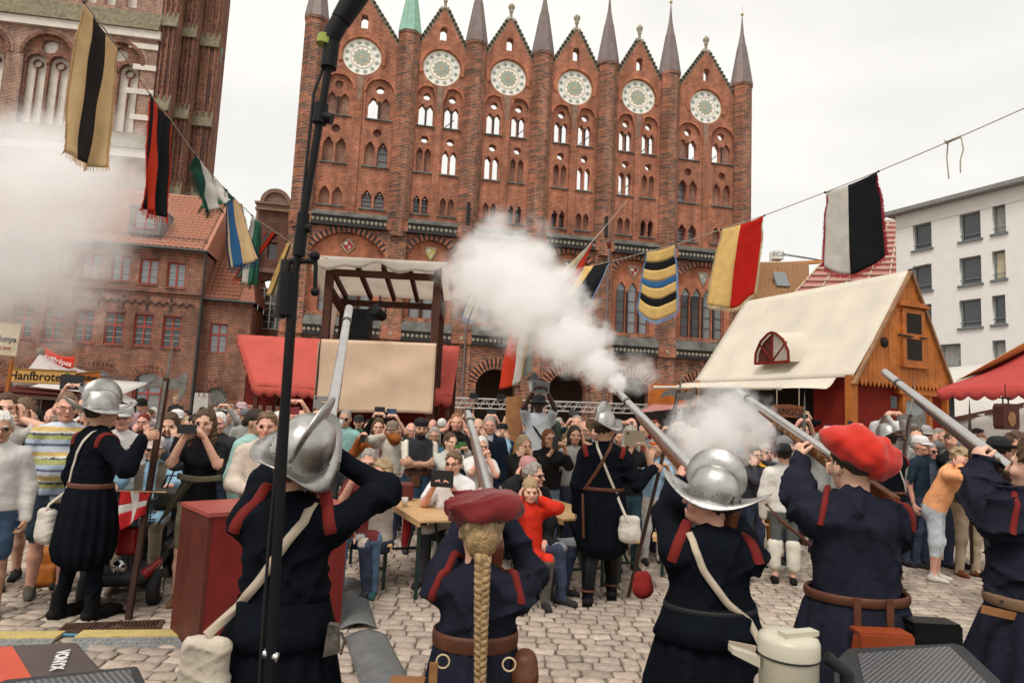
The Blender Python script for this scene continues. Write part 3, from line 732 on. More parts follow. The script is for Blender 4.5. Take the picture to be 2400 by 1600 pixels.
WST = mat('white rosette plaster', (.88, .86, .80), .7, var=.08)
TEAL = mat('grey green rosette paint', (.33, .40, .34), .7, var=.15)
GOLD = mat('tan gilding', (.60, .47, .29), .5, var=.2)
COP = mat('brown sheet copper', (.20, .155, .145), .5, metal=.25, var=.18, scale=2)
VERD = mat('verdigris copper', (.27, .48, .37), .6, var=.2, scale=2)
FRM = mat('red brown window frame', (.17, .035, .025), .6, var=.15)
GLS = glass_mat('dark window glass', (.035, .04, .042), .1)
GLSL = glass_mat('pale window glass', (.20, .22, .23), .12)
IRON = mat('black iron', (.015, .015, .015), .6, var=.2)
th = empty('town_hall', (0, 42, 0), YAW, 'tall red brick gothic town hall with six spired gables and white rosettes', 'building')
PU = [-13.56, -7.71, -3.33, 1.24, 5.9, 10.49, 16.08]
BC = [-10.62, -5.52, -1.06, 3.57, 8.18, 13.26]
def arc(c, z, r, a0, a1, n, rz=None): return [(c+r*math.cos(R(a0+(a1-a0)*i/n)), z+(rz or r)*math.sin(R(a0+(a1-a0)*i/n))) for i in range(n+1)]
def lancet(c, w, z0, z1):
    """pointed, slightly trefoil head"""
    h = w/2; zs = z1-w*.85
    return [(c-h, z0), (c+h, z0), (c+h, zs), (c+h*.92, zs+(z1-zs)*.35), (c+h*.6, zs+(z1-zs)*.55), (c+h*.42, zs+(z1-zs)*.8), (c, z1), (c-h*.42, zs+(z1-zs)*.8), (c-h*.6, zs+(z1-zs)*.55), (c-h*.92, zs+(z1-zs)*.35), (c-h, zs)]
def roundtop(c, w, z0, z1, n=8): h = w/2; return [(c-h, z0)]+arc(c, z1-h, h, 0, 180, n)[:0]+[(c+h, z0)]+arc(c, z1-h, h, 0, 180, n)
def circ(c, z, r, n=16): return arc(c, z, r, 0, 360-360/n, n-1)
def ring(b, c, z, r0, r1, a0, a1, y0, y1, n):
    vs = []; fs = []
    for i in range(n+1):
        a = R(a0+(a1-a0)*i/n)
        for (r, y) in ((r0, y0), (r1, y0), (r1, y1), (r0, y1)): vs.append((c+r*math.cos(a), y, z+r*math.sin(a)))
    for i in range(n): fs += [(i*4+j, i*4+(j+1) % 4, i*4+4+(j+1) % 4, i*4+4+j) for j in range(4)]
    if abs(a1-a0) < 359: fs += [(3, 2, 1, 0), (n*4, n*4+1, n*4+2, n*4+3)]
    b.add(vs, fs)
def star(c, z, r0, r1, n, y0, y1, b, ph=90):
    p = []
    for i in range(2*n): a = R(ph+180*i/n); r = r0 if i % 2 == 0 else r1; p.append((c+r*math.cos(a), z+r*math.sin(a)))
    b.prism(p, (0, y1, 0), (1, 0, 0), (0, 0, 1), (0, y0-y1, 0))
# what each pair of lights is: o open to the sky, b bricked up, g glazed; oculus o/b
R1 = [('bb', 'b', 'ob', 'o'), ('oo', 'o', 'oo', 'o'), ('oo', 'o', 'oo', 'o'), ('oo', 'o', 'oo', 'o'), ('oo', 'o', 'oo', 'o'), ('bo', 'o', 'ob', 'o')]
R2 = [('bb', 'b', 'bg', 'b'), ('bb', 'o', 'oo', 'o'), ('oo', 'o', 'bb', 'o'), ('bb', 'o', 'oo', 'o'), ('oo', 'o', 'bb', 'o'), ('gb', 'b', 'bb', 'b')]
R3 = [('bb', None, 'gg', None), ('gg', None, 'bb', None), ('bb', None, 'gg', None), ('gg', None, 'bb', None), ('bb', None, 'gg', None), ('gg', None, 'bb', None)]
def bar_window(par, c, w, z0, z1, y, glz=GLS, bars=2):
    f = MB(); t = .035
    for x in (c-w/2+t/2, c+w/2-t/2): f.bx((x-t/2, y, z0), (x+t/2, y+.05, z1))
    f.bx((c-w/2, y+.001, z0), (c+w/2, y+.049, z0+t))
    for i in range(1, bars+1): z = z0+(z1-z0)*i/(bars+1); f.bx((c-w/2+t, y+.002, z-.012), (c+w/2-t, y+.046, z+.012))
    fo = f.build('window_frame', FRM, par)
    p = MB(); p.bx((c-w/2, y+.055, z0), (c+w/2, y+.075, z1)); p.build('pane', glz, par)
for i in range(6):
    a, b_ = PU[i], PU[i+1]; c = BC[i]; outer = i in (0, 5); off = 1.28 if outer else .835; lw = .62 if outer else .40; gp = .16 if outer else .12
    zf = 24.05; za = 28.15
    out = [(a, 13.0), (b_, 13.0), (b_, zf), (c, za), (a, zf)]
    hA, hB, hC = [], [], []; hA.append(circ(c, 24.0, 1.25, 28)); hB.append(circ(c, 24.0, 1.22, 28)); hC.append(circ(c, 24.0, 1.1, 20))
    for h in (hA, hB, hC): h.append(roundtop(c, .46, 25.9, 26.85, 6))
    glazed = []; cols = []; sills = []
    for (row, z0, z1, zo) in ((R1[i], 19.95, 21.45, 21.98), (R2[i], 16.85, 18.45, 19.03), (R3[i], 14.1, 15.28, None)):
        for sgn, (lt, oc) in ((-1, row[:2]), (1, row[2:])):
            gc = c+sgn*off
            if zo and zo > 20: hA.append(roundtop(gc, 2*lw+gp+.34, z0, 22.62, 10))
            for k in (0, 1):
                lc = gc+(k-.5)*(lw+gp); pl = lancet(lc, lw, z0, z1)
                if not (zo and zo > 20): hA.append(pl)
                hB.append(pl)
                if lt[k] != 'b': hC.append(pl)
                if lt[k] == 'g': glazed.append((lc, lw, z0, z1))
            if zo:
                r = .25 if not outer else .27; ci = circ(gc, zo, r, 14)
                if zo < 20: hA.append(ci)
                hB.append(ci)
                if oc == 'o': hC.append(ci)
            cols.append((gc, z0, z1)); sills.append((gc, 2*lw+gp+.3, z0))
    gA = fill2d('gable_wall', out, hA, .14, BR, th, 0.)
    fill2d('niche_wall', out, hB, .20, BR, gA, .143); fill2d('backing_wall', out, hC, .25, BRN, gA, .346)
    for (lc, lw_, z0, z1) in glazed: bar_window(gA, lc, lw_, z0, z1-.08, .42, GLSL if outer else GLS, 3 if z1 < 16 else 2)
    for (gc, z0, z1) in cols: m = MB(); m.tube([(gc, .10, z0), (gc, .10, z1-.35)], .055, 8); m.box((gc, .10, z1-.33), (.16, .16, .08)); m.build('colonnette', GLZ, gA)
    for (gc, w, z0) in sills: m = MB(); m.prism([(-.10, -.10), (.05, -.10), (.05, .05), (-.10, -.03)], (gc-w/2, 0, z0), (0, 1, 0), (0, 0, 1), (w, 0, 0)); m.build('sill', SLATE, gA)
    # arch mouldings
    for gc in (c-off, c+off):
        m = MB(); rr = lw+gp/2+.17; ring(m, gc, 22.62-rr, rr+.004, rr+.15, 0, 180, -.05, .02, 18); m.build('arch_moulding', BRO, gA)
    m = MB(); ring(m, c, 24.0, 1.262, 1.5, -20, 200, -.08, .03, 36); m.build('arch_moulding', BRO, gA)
    # middle strip
    m = MB(); m.bx((c-.22, -.10, 13.4), (c+.22, -.001, 21.6)); m.prism([(-.22, 21.6), (.22, 21.6), (.5, 22.6), (-.5, 22.6)], (c, -.06, 0), (1, 0, 0), (0, 0, 1), (0, .05, 0)); m.build('lesene', BR, gA)
    m = MB(); m.prism([(-.08, 21.0), (.08, 21.0), (.24, 22.66), (-.24, 22.66)], (c, -.105, 0), (1, 0, 0), (0, 0, 1), (0, .04, 0)); m.build('plaster_patch', mat('grey weathered plaster', (.25, .16, .12), .9, var=.4, scale=2), gA)
    # coping, crockets, finial
    for (x0, z0) in ((a, zf), (b_, zf)):
        m = MB(); m.beam((x0, .15, z0+.05), (c, .15, za+.08), .55, .12, up=(0, 1, 0)); m.build('coping', SAND, gA)
        k = MB(); d = Vector((c-x0, 0, za-z0)); n = int(d.length/.30); nx = Vector((-d.z, 0, d.x)).normalized()*(1 if x0 < c else -1)
        for j in range(1, n):
            p = Vector((x0, .02, z0+.05))+d*(j/n)+nx*.13; k.box(p, (.10, .14, .16))
            k.box(p+nx*.09+Vector((0, 0, -.02)), (.15, .11, .07))
        tag(k.build('crockets', mat('dark crocket stone', (.085, .08, .06), .9, var=.3), gA), kind='stuff')
    m = MB(); m.lathe([(0, 0), (.14, 0), (.12, .1), (.09, .5), (.16, .58), (.10, .66), (.22, .84), (.24, 1.0), (.15, 1.12), (.1, 1.18), (0, 1.25)], 10, (c, .15, za)); m.build('finial', SAND, gA)
    # rosette
    ro = MB(); ro.lathe([(0, 0), (1.24, 0), (1.24, .06), (0, .06)], 40, (c, .18, 24.0), Matrix.Rotation(PI/2, 3, 'X'), False); rs = ro.build('rosette', WST, th)
    m = MB(); ring(m, c, 24, 1.18, 1.235, 0, 360, .085, .125, 40); m.build('rim', GOLD, rs)
    m = MB(); ring(m, c, 24, .71, .75, 0, 360, .095, .125, 32); m.build('ring', GOLD, rs)
    m = MB(); star(c, 24, .62, .50, 12, .106, .123, m); m.build('ring', GOLD, rs)
    m = MB(); star(c, 24, .57, .38, 12, .092, .108, m); m.build('star', TEAL, rs)
    m = MB(); ring(m, c, 24, .14, .19, 0, 360, .076, .094, 16); ring(m, c, 24, .0, .08, 0, 360, .07, .092, 12); m.build('boss', GOLD, rs)
    me0 = None
    for j in range(12):
        t = R(15+30*j)
        if me0 is None: m = MB(); star(0, 0, .15, .075, 8, .09, .123, m); me0 = m.mesh('star'); me0.materials.append(TEAL)
        link('star', me0, rs, None, (c+.965*math.cos(t), 0, 24+.965*math.sin(t)))
# octagonal turrets with spires
for i, u in enumerate(PU):
    n = 8; m = MB(); r = .72
    m.lathe([(r, 12.4), (r, 25.75), (r+.06, 25.82), (r+.06, 25.98), (0, 25.98)], 8, (u, .12, 0), Matrix.Rotation(PI/8, 3, 'Z'), False); t = m.build('turret', BRB, th)
    for j in range(8):
        aa = 2*PI*j/8+PI/8+PI/8; 
    m = MB(); m.lathe([(.80, 25.985), (.78, 26.05), (.60, 27.2), (.30, 29.0), (.13, 30.0), (.05, 31.0), (.02, 31.5)], 8, (u, .12, 0), Matrix.Rotation(PI/8, 3, 'Z'), False); s_ = m.build('spire', VERD if i == 1 else COP, t)
    m = MB()
    for j in range(8):
        aa = 2*PI*j/8+PI/8; m.tube([(u+.785*math.cos(aa), .12+.785*math.sin(aa), 26.05), (u+.605*math.cos(aa), .12+.605*math.sin(aa), 27.2), (u+.305*math.cos(aa), .12+.305*math.sin(aa), 29.0)], .018, 4)
    m.build('standing_seam', VERD if i == 1 else COP, t)
    m = MB(); m.ell((u, .12, 31.5), .12, 10, 8); m.tube([(u, .12, 31.5), (u, .12, 32.2)], .015, 5); m.build('ball', GOLD, t)
# upper cornice: sloped tile ledge + diamond frieze; lower cornice the same
def cornice(zt, zb, y_, nm):
    for i in range(6):
        a, b_ = PU[i]+.62, PU[i+1]-.62
        m = MB(); m.prism([(0, zt), (0, zb), (-.42, zb), (-.42, zb+.06)], (a, y_, 0), (0, 1, 0), (0, 0, 1), (b_-a, 0, 0)); l = m.build('ledge', SLATE, th)
        m = MB(); m.bx((a, y_-.30, zb-.50), (b_, y_-.003, zb-.003)); fb = m.build('frieze', GLZ, th)
        k = MB(); n = int((b_-a)/.27)
        for j in range(n):
            x = a+(b_-a)*(j+.5)/n
            k.prism([(0, -.13), (.11, 0), (0, .13), (-.11, 0)], (x, y_-.335, zb-.25), (1, 0, 0), (0, 0, 1), (0, .034, 0))
            for dx in (-.06, .06):
                k.box((x+dx, y_-.345, zb-.25), (.05, .03, .05))
        tag(k.build('frieze_diamonds', SAND, fb), kind='stuff')
        m = MB(); m.bx((a, y_-.36, zb-.58), (b_, y_-.004, zb-.503)); m.build('string_course', GLZ, th)
cornice(13.68, 13.3, -.12, 'u')
cornice(7.15, 6.5, -.12, 'l')
# piers below
for i, u in enumerate(PU):
    m = MB(); m.bx((u-.62, -.30, 0), (u+.62, .8, 12.42)); p = m.build('pier', BRB, th)
    for zz in (13.3, 6.5):
        m = MB(); m.bx((u-.66, -.46, zz-.56), (u+.66, -.303, zz+.10)); c_ = m.build('capital', BR, p)
        m = MB(); m.prism([(0, -.15), (.13, 0), (0, .15), (-.13, 0)], (u, -.50, zz-.2), (1, 0, 0), (0, 0, 1), (0, .038, 0)); m.build('diamond', SAND, p)
    if i in (2, 4):
        m = MB(); m.tube([(u+.25, -.52, 13.1), (u+.25, -.52, 6.0), (u+.25, -.42, 5.6), (u+.25, -.42, .1)], .07, 8); m.build('drainpipe', COP, p)
        m = MB(); m.lathe([(.0, -.2), (.08, -.2), (.18, .15), (.18, .25), (0, .25)], 8, (u+.25, -.54, 13.1)); m.build('rain_hopper', FRM, p)
        m = MB(); m.bx((u-.12, -.62, 13.6), (u+.12, -.60, 15.0)); m.build('vent_slit', IRON, p)
# the state-room storey: arched bays with three lights
def segarch(c, hw, z0, zs, za, n=14):
    rad = (hw*hw+(za-zs)**2)/(2*(za-zs)); zc = za-rad; t = math.degrees(math.asin(hw/rad))
    return [(c-hw, z0), (c+hw, z0)]+[(c+rad*math.sin(R(t-2*t*i/n)), zc+rad*math.cos(R(t-2*t*i/n))) for i in range(n+1)], (rad, zc, t)
for i in range(6):
    a, b_ = PU[i], PU[i+1]; c = (a+b_)/2; hw = (b_-a)/2-.72; zs, za = 11.2, 12.42
    pl, (rad, zc, t) = segarch(c, hw, 7.35, zs, za)
    w1 = fill2d('storey_wall', [(a, 6.45), (b_, 6.45), (b_, 13.0), (a, 13.0)], [pl], .30, BRB, th, -.115)
    nl = 4 if i in (0, 5) else 3; lw = .62; gp = .20; ls = [c+(k-(nl-1)/2)*(lw+gp) for k in range(nl)]
    fill2d('arch_infill', [(a, 6.45), (b_, 6.45), (b_, 13.0), (a, 13.0)], [lancet(x, lw, 7.45, 10.9) for x in ls], .3, BRO, w1, .19)
    for x in ls:
        bar_window(w1, x, lw, 7.45, 10.35, .33, GLSL if random.random() < .6 else GLS, 3)
        p = MB(); p.prism([(q[0]-x, q[1]) for q in lancet(x, lw-.02, 10.36, 10.88)], (x, .36, 0), (1, 0, 0), (0, 0, 1), (0, .02, 0)); p.build('pane', GLSL, w1)
    m = MB()
    for x in ls[:-1]: xx = x+(lw+gp)/2; m.tube([(xx, .15, 7.45), (xx, .15, 10.2)], .05, 6)
    for j in range(20):
        for x in ls: 
            for q in (-1, 1): m.box((x+q*(lw/2+.04), .175, 7.6+j*.14), (.06, .05, .07))
    tag(m.build('jamb_bricks', GLZ, w1), kind='stuff')
    dk = MB(); rd = MB(); n = int(2*R(t)*rad/.14)
    for j in range(n):
        a0 = 90+t-2*t*j/n; a1 = 90+t-2*t*(j+1)/n
        ring(dk if j % 2 else rd, c, zc, rad+.005, rad+.42, a0-.1, a1+.1, -.165-(.01 if j % 2 else 0), -.05, 1)
    tag(dk.build('voussoirs', GLZ, w1), kind='stuff'); tag(rd.build('voussoirs', BRO, w1), kind='stuff')
    m = MB(); m.prism([(-.36, .40), (.36, .40), (.34, .05), (.0, -.52), (-.34, .05)] if i else [(0, -.5), (.45, 0), (0, .5), (-.45, 0)], (c, .10, 11.62), (1, 0, 0), (0, 0, 1), (0, .085, 0)); s_ = m.build('shield', SAND, w1)
    m = MB(); cs = ((.35, .03, .03), (.5, .42, .1), (.55, .5, .45), (.1, .09, .08), (.30, .05, .04), (.3, .3, .28))[i]
    m.prism([(-.27, .30), (.27, .30), (.25, .04), (.0, -.40), (-.25, .04)] if i else [(0, -.36), (.33, 0), (0, .36), (-.33, 0)], (c, .085, 11.62), (1, 0, 0), (0, 0, 1), (0, .012, 0)); m.build('shield_field', mat('shield paint %d' % i, cs, .7), s_)
    m = MB(); m.prism([(-.22, .24), (-.02, .24), (-.02, .05), (-.22, .05)], (c, .07, 11.62), (1, 0, 0), (0, 0, 1), (0, .012, 0)); m.prism([(.02, 0), (.18, .0), (.02, -.28)], (c, .07, 11.62), (1, 0, 0), (0, 0, 1), (0, .012, 0)); m.build('charge', mat('shield white', (.6, .56, .5), .7), s_)
# ground arcade
AC = [-10.6, -5.5, -.95, 3.75, 8.15, 13.1]
hol = []; inf = []
for c in AC:
    hw = 1.28; pl, k = segarch(c, hw, .02, 3.0, 4.5, 16); hol.append(pl); inf.append((c, k))
arc_w = fill2d('arcade_wall', [(-14.3, 0), (16.8, 0), (16.8, 6.45), (-14.3, 6.45)], hol, .8, BRB, th, -.118)
for c, (rad, zc, t) in inf:
    for lv, (r0, r1, y0) in enumerate(((.004, .30, -.15), (.31, .66, -.20))):
        dk = MB(); rd = MB(); n = int(2*R(t)*rad/.10)
        for j in range(n):
            a0 = 90+t-2*t*j/n; a1 = 90+t-2*t*(j+1)/n
            ring(dk if j % 2 else rd, c, zc, rad+r0, rad+r1, a0, a1, y0-(.008 if j % 2 else 0), -.121, 1)
        tag(dk.build('voussoirs', GLZ, arc_w), kind='stuff'); tag(rd.build('voussoirs', BRO, arc_w), kind='stuff')
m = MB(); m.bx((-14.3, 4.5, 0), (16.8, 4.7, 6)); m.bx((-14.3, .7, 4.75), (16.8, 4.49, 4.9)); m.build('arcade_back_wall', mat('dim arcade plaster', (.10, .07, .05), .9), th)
m = MB(); m.bx((-14.2, .95, 5.0), (16.7, 20, 13.2)); m.bx((-14.2, 4.8, 0), (16.7, 20, 4.98)); m.build('main_block', BR, th)
m = MB()
for (x, z) in ((-5.0, 20.3), (-.2, 20.3), (2.7, 17.3), (7.4, 17.3), (-6.3, 17.4), (4.4, 20.4), (8.9, 20.4), (12.6, 20.2), (14.0, 20.2)): m.tube([(x-.5, .8, z-.4), (x+.55, .9, z+.65)], .03, 5)
tag(m.build('tie_rods', IRON, th), kind='stuff')

# ================================================================ other buildings
def on_yaw(px, py, yaw, D):
    """pixel -> (u, z) on a vertical plane through (0, D) turned by yaw"""
    n = Vector((-math.sin(yaw), math.cos(yaw), 0)); P = onplane(px, py, (0, D, 0), n)
    return P.x*math.cos(yaw)+(P.y-D)*math.sin(yaw), P.z
TILE = mat('orange clay roof tile', (.42, .19, .125), .8, var=.3, scale=9)
TILEB = mat('brown clay roof tile', (.25, .10, .06), .8, var=.35, scale=9)
HB = brick_mat('dark red house brick', (.28, .09, .052), (.14, .055, .038), (.36, .26, .20), bw=.28, bh=.09, stain=.3)
HBT = brick_mat('house brick trim', (.26, .085, .05), (.085, .05, .045), (.30, .20, .15), bw=.12, bh=.3, stain=.3)
WRED = mat('red window paint', (.36, .055, .035), .55, var=.12)
LEAD = mat('zinc gutter', (.07, .07, .07), .5, metal=.4, var=.2)
def pantiles(par, o, ux, uv, w, l, m, tw=.30, tl=.34):
    """overlapping wave tiles on a slope: o lower left corner, ux along the eave, uv up the slope"""
    ux, uv, o = Vector(ux).normalized(), Vector(uv).normalized(), Vector(o); n = ux.cross(uv); k = int(w/tw); r = int(l/tl)
    prof = [(0, .0), (.2, .045), (.45, .05), (.62, .012), (.85, -.008), (1., .0)]
    V = []; F = []
    for j in range(r):
        for i in range(k):
            b = len(V)
            for (q, hh) in prof:
                p = o+ux*((i+q)*tw)+uv*(j*tl)
                V.append(p+n*(hh+.035)); V.append(p+uv*(tl*1.04)+n*hh)
            F += [(b+2*q, b+2*q+2, b+2*q+3, b+2*q+1) for q in range(len(prof)-1)]
            V += [V[b+2*q]-n*.03 for q in range(len(prof))]; c0 = b+2*len(prof)
            F += [(c0+q, c0+q+1, b+2*q+2, b+2*q) for q in range(len(prof)-1)]
    me = npmesh('roof_tiles', np.array([tuple(v) for v in V]), np.array(F), smooth=False); me.materials.append(m)
    return tag(link('roof_tiles', me, par), kind='stuff')
def casement(par, u, z0, w, h, y, fm, gm, cols=2, rows=3, trans=None, t=.07):
    f = MB()
    f.bx((u-w/2, y, z0), (u-w/2+t, y+.09, z0+h)); f.bx((u+w/2-t, y, z0), (u+w/2, y+.09, z0+h)); f.bx((u-w/2+t, y, z0), (u+w/2-t, y+.09, z0+t)); f.bx((u-w/2+t, y, z0+h-t), (u+w/2-t, y+.09, z0+h))
    fo = f.build('window', fm, par); b = MB()
    for i in range(1, cols): x = u-w/2+w*i/cols; b.bx((x-.04, y+.003, z0+t), (x+.04, y+.08, z0+h-t))
    if trans: b.bx((u-w/2+t, y-.01, z0+trans-.045), (u+w/2-t, y+.085, z0+trans+.045))
    b.build('mullion', fm, fo); s_ = MB(); zz = [z0+t+(h-2*t)*j/rows for j in range(1, rows)]
    for z in zz: s_.bx((u-w/2+t, y+.02, z-.014), (u+w/2-t, y+.06, z+.014))
    s_.build('glazing_bar', mat('white glazing bar', (.5, .42, .38), .6), fo)
    for i in range(cols):
        g_ = MB(); x0 = u-w/2+t+(w-2*t)*i/cols; g_.bx((x0+.02, y+.062, z0+t), (x0+(w-2*t)/cols-.02, y+.075, z0+h-t)); g_.build('pane', gm, fo)
    return fo
# ---- red brick house on the left
BY = R(11.2); D1 = 41.5
h1 = empty('brick_house', (0, D1, 0), BY, 'long red brick house with orange tiled roof and red windows left of the town hall', 'building')
UR = -18.6; UL = -34.0
up = [(-20.03, 8.12), (-21.5, 8.2), (-22.98, 8.25), (-24.55, 8.28), (-26.1, 8.3), (-27.6, 8.3), (-29.2, 8.3), (-30.7, 8.3)]
lo = [(-19.97, 4.61), (-21.48, 4.62), (-23.0, 4.62), (-24.55, 4.64), (-26.1, 4.66), (-27.6, 4.68), (-29.2, 4.7), (-30.7, 4.7)]
hol = [[(u-.5, z), (u+.5, z), (u+.5, z+1.45), (u-.5, z+1.45)] for u, z in up]+[[(u-.5, z), (u+.5, z), (u+.5, z+1.8), (u-.5, z+1.8)] for u, z in lo]
ga = [(-20.95, 1.5, 3.1), (-23.6, 1.5, 3.15), (-26.4, 1.5, 3.2), (-29.2, 1.5, 3.2)]
for (u, w, z) in ga: hol.append([(u-w/2, .05), (u+w/2, .05)]+arc(u, z-.55, w/2, 0, 180, 10, .55))
w1 = fill2d('wall', [(UL, 0), (UR, 0), (UR, 10.35), (UL, 10.35)], hol, .4, HB, h1, 0)
m = MB(); m.bx((UL, .6, 0), (UR, 9, 10.3)); m.build('wall', HB, h1)
for u, z in up: casement(h1, u, z, 1.0, 1.45, .12, WRED, GLSL, 2, 3)
for u, z in lo: casement(h1, u, z, .98, 1.8, .12, WRED, GLS, 2, 5, 1.12)
for u, z in up+lo: s_ = MB(); s_.bx((u-.56, -.06, z-.10), (u+.56, -.002, z-.005)); s_.build('sill', HBT, h1); s_ = MB(); hh = 1.45 if z > 7 else 1.8; s_.bx((u-.58, -.02, z+hh+.003), (u+.58, -.002, z+hh+.3)); s_.build('lintel', HBT, h1)
for (u, w, z) in ga:
    fo = casement(h1, u, .05, w-.02, 2.4, .16, WRED, GLSL, 2, 1, 1.9, .1); m = MB(); m.prism([(q[0], q[1]) for q in arc(u, z-.55, w/2-.02, 0, 180, 10, .53)], (0, .2, 0), (1, 0, 0), (0, 0, 1), (0, .02, 0)); m.build('fanlight', GLSL, h1)
    m = MB()
    for j in range(14): ring(m, u, z-.55-.35, w/2+.25, w/2+.62, 15+j*150/14+.6, 15+(j+1)*150/14-.6, -.03, -.002, 1)
    tag(m.build('voussoirs', HBT, h1), kind='stuff')
for (z0, z1, y0) in ((7.72, 7.86, -.12), (7.56, 7.66, -.05), (9.95, 10.1, -.08), (10.12, 10.33, -.18)): m = MB(); m.bx((UL, y0, z0), (UR+.02, -.002, z1)); m.build('string_course', HBT, h1)
m = MB()
for j in range(int((UR-UL)/.42)):
    x = UL+j*.42
    m.beam((x, -.03, 7.0), (x+.21, -.03, 7.22), .06, .07, up=(0, 1, 0)); m.beam((x+.21, -.03, 7.22), (x+.42, -.03, 7.0), .06, .07, up=(0, 1, 0))
    if j % 3 == 0: m.bx((x-.05, -.05, 6.65), (x+.05, -.002, 6.98)); m.bx((x-.05, -.05, 7.25), (x+.05, -.002, 7.5))
tag(m.build('brick_ornament', mat('dark brick relief', (.07, .045, .04), .85, var=.3), h1), kind='stuff')
m = MB(); m.add([(UL, -.25, 10.36), (UR+.15, -.25, 10.36), (UR+.15, 4.6, 14.95), (UL, 4.6, 14.95), (UL, 9.4, 10.36), (UR+.15, 9.4, 10.36)], [(0, 1, 2, 3), (3, 2, 5, 4), (1, 5, 2), (0, 3, 4)]); rf = m.build('roof', TILE, h1)
pantiles(rf, (UL, -.30, 10.40), (1, 0, 0), (0, 4.85, 4.59), UR-UL+.15, 6.6, TILE)
m = MB(); m.tube([(UL, -.36, 10.34), (UR+.25, -.36, 10.30)], .09, 8); m.tube([(UR+.15, -.3, 10.2), (UR+.1, -.1, 9.6), (UR+.06, -.1, .2)], .06, 8); m.build('gutter', LEAD, rf)
m = MB()
for j in range(50): x = UR-j*.16; m.beam((x, -.1+.45, 10.95), (x, -.28+.45, 11.15), .02)
m.tube([(UR, .27, 11.12), (UR-8, .27, 11.12)], .02, 5); m.tube([(UR, .36, 10.98), (UR-8, .36, 10.98)], .02, 5); tag(m.build('snow_guard', LEAD, rf), kind='stuff')
dm = MB(); dm.bx((-22.85, .0, 11.1), (-21.15, 2.4, 11.35)); dm.bx((-22.85, .05, 11.36), (-22.6, 2.2, 12.6)); dm.bx((-21.4, .05, 11.36), (-21.15, 2.2, 12.6)); dm.bx((-22.9, -.1, 12.61), (-21.1, 2.6, 12.75)); dm.build('dormer', mat('dormer slate', (.14, .13, .12), .8, var=.3), rf)
casement(h1, -22.0, 11.4, 1.2, 1.15, .10, WRED, GLSL, 2, 3)
# ---- annex
h2 = empty('brick_annex', (0, 42.2, 0), BY, 'narrow brick annex with brown tiled roof joining the long brick house', 'building')
door = [(-18.2, .05), (-16.92, .05), (-16.92, 1.85), (-17.1, 2.25), (-17.56, 2.65), (-18.0, 2.25), (-18.2, 1.85)]
fill2d('wall', [(-18.9, 0), (-16.0, 0), (-16.0, 7.6), (-18.9, 7.6)], [[(-18.22, 4.5), (-17.24, 4.5), (-17.24, 6.25), (-18.22, 6.25)], door], .4, HB, h2, 0)
m = MB(); m.bx((-18.9, .5, 0), (-16.0, 6, 7.5)); m.build('wall', HB, h2)
casement(h2, -17.73, 4.5, .98, 1.75, .12, WRED, GLSL, 2, 4, 1.1)
m = MB(); m.prism([(q[0]*.985-.26, q[1]) for q in door], (0, .15, 0), (1, 0, 0), (0, 0, 1), (0, .03, 0)); dr = m.build('door', mat('grey door glass', (.12, .12, .11), .4), h2)
m = MB()
for k in range(-3, 4): m.beam((-17.56+k*.2, .13, 1.6), (-17.56+k*.2+.5, .13, 2.6-abs(k)*.1), .025); m.beam((-17.56+k*.2, .125, 1.6), (-17.56+k*.2-.5, .125, 2.6-abs(k)*.1), .025)
tag(m.build('lattice', mat('pale lattice', (.35, .33, .30), .6), dr), kind='stuff')
m = MB()
for j in range(16): ring(m, -17.56, 1.75, .72, 1.15, 5+j*170/16+.7, 5+(j+1)*170/16-.7, -.04, -.002, 1)
tag(m.build('voussoirs', HBT, h2), kind='stuff')
m = MB(); m.bx((-18.9, -.1, 7.35), (-15.98, -.002, 7.62)); m.build('eaves_course', HBT, h2)
m = MB(); m.add([(-18.95, -.3, 7.64), (-15.8, -.3, 7.64), (-17.2, 4.2, 13.1), (-19.6, 4.2, 13.1), (-15.8, 7, 7.64)], [(0, 1, 2, 3), (1, 4, 2)]); rf = m.build('roof', TILEB, h2)
pantiles(rf, (-18.95, -.34, 7.68), (1, 0, 0), (-.02, 4.5, 5.46), 2.4, 7.0, TILEB, .28)
m = MB(); m.tube([(-18.95, -.40, 7.62), (-15.75, -.40, 7.58)], .08, 8); m.tube([(-18.75, -.3, 7.5), (-18.75, -.12, 7.0), (-18.75, -.12, .2)], .06, 8); m.build('gutter', LEAD, rf)
wl = empty('wall_lantern', h2.matrix_world @ V3(0, 0, 0), 0, 'old iron wall lantern on the brick annex beside the red awning', 'lantern')
_p = at(570, 880, 41); wl.location = _p
m = MB(); m.lathe([(0, .55), (.06, .5), (.28, .32), (.28, .28), (.0, .28)], 6); m.tube([(0, 0, -.25), (0, 0, -1.1)], .09, 6); m.build('cap', IRON, wl); m = MB(); m.lathe([(.24, .28), (.13, -.2)], 6, sm=False); m.build('glass', mat('lantern glass', (.5, .48, .42), .3), wl)
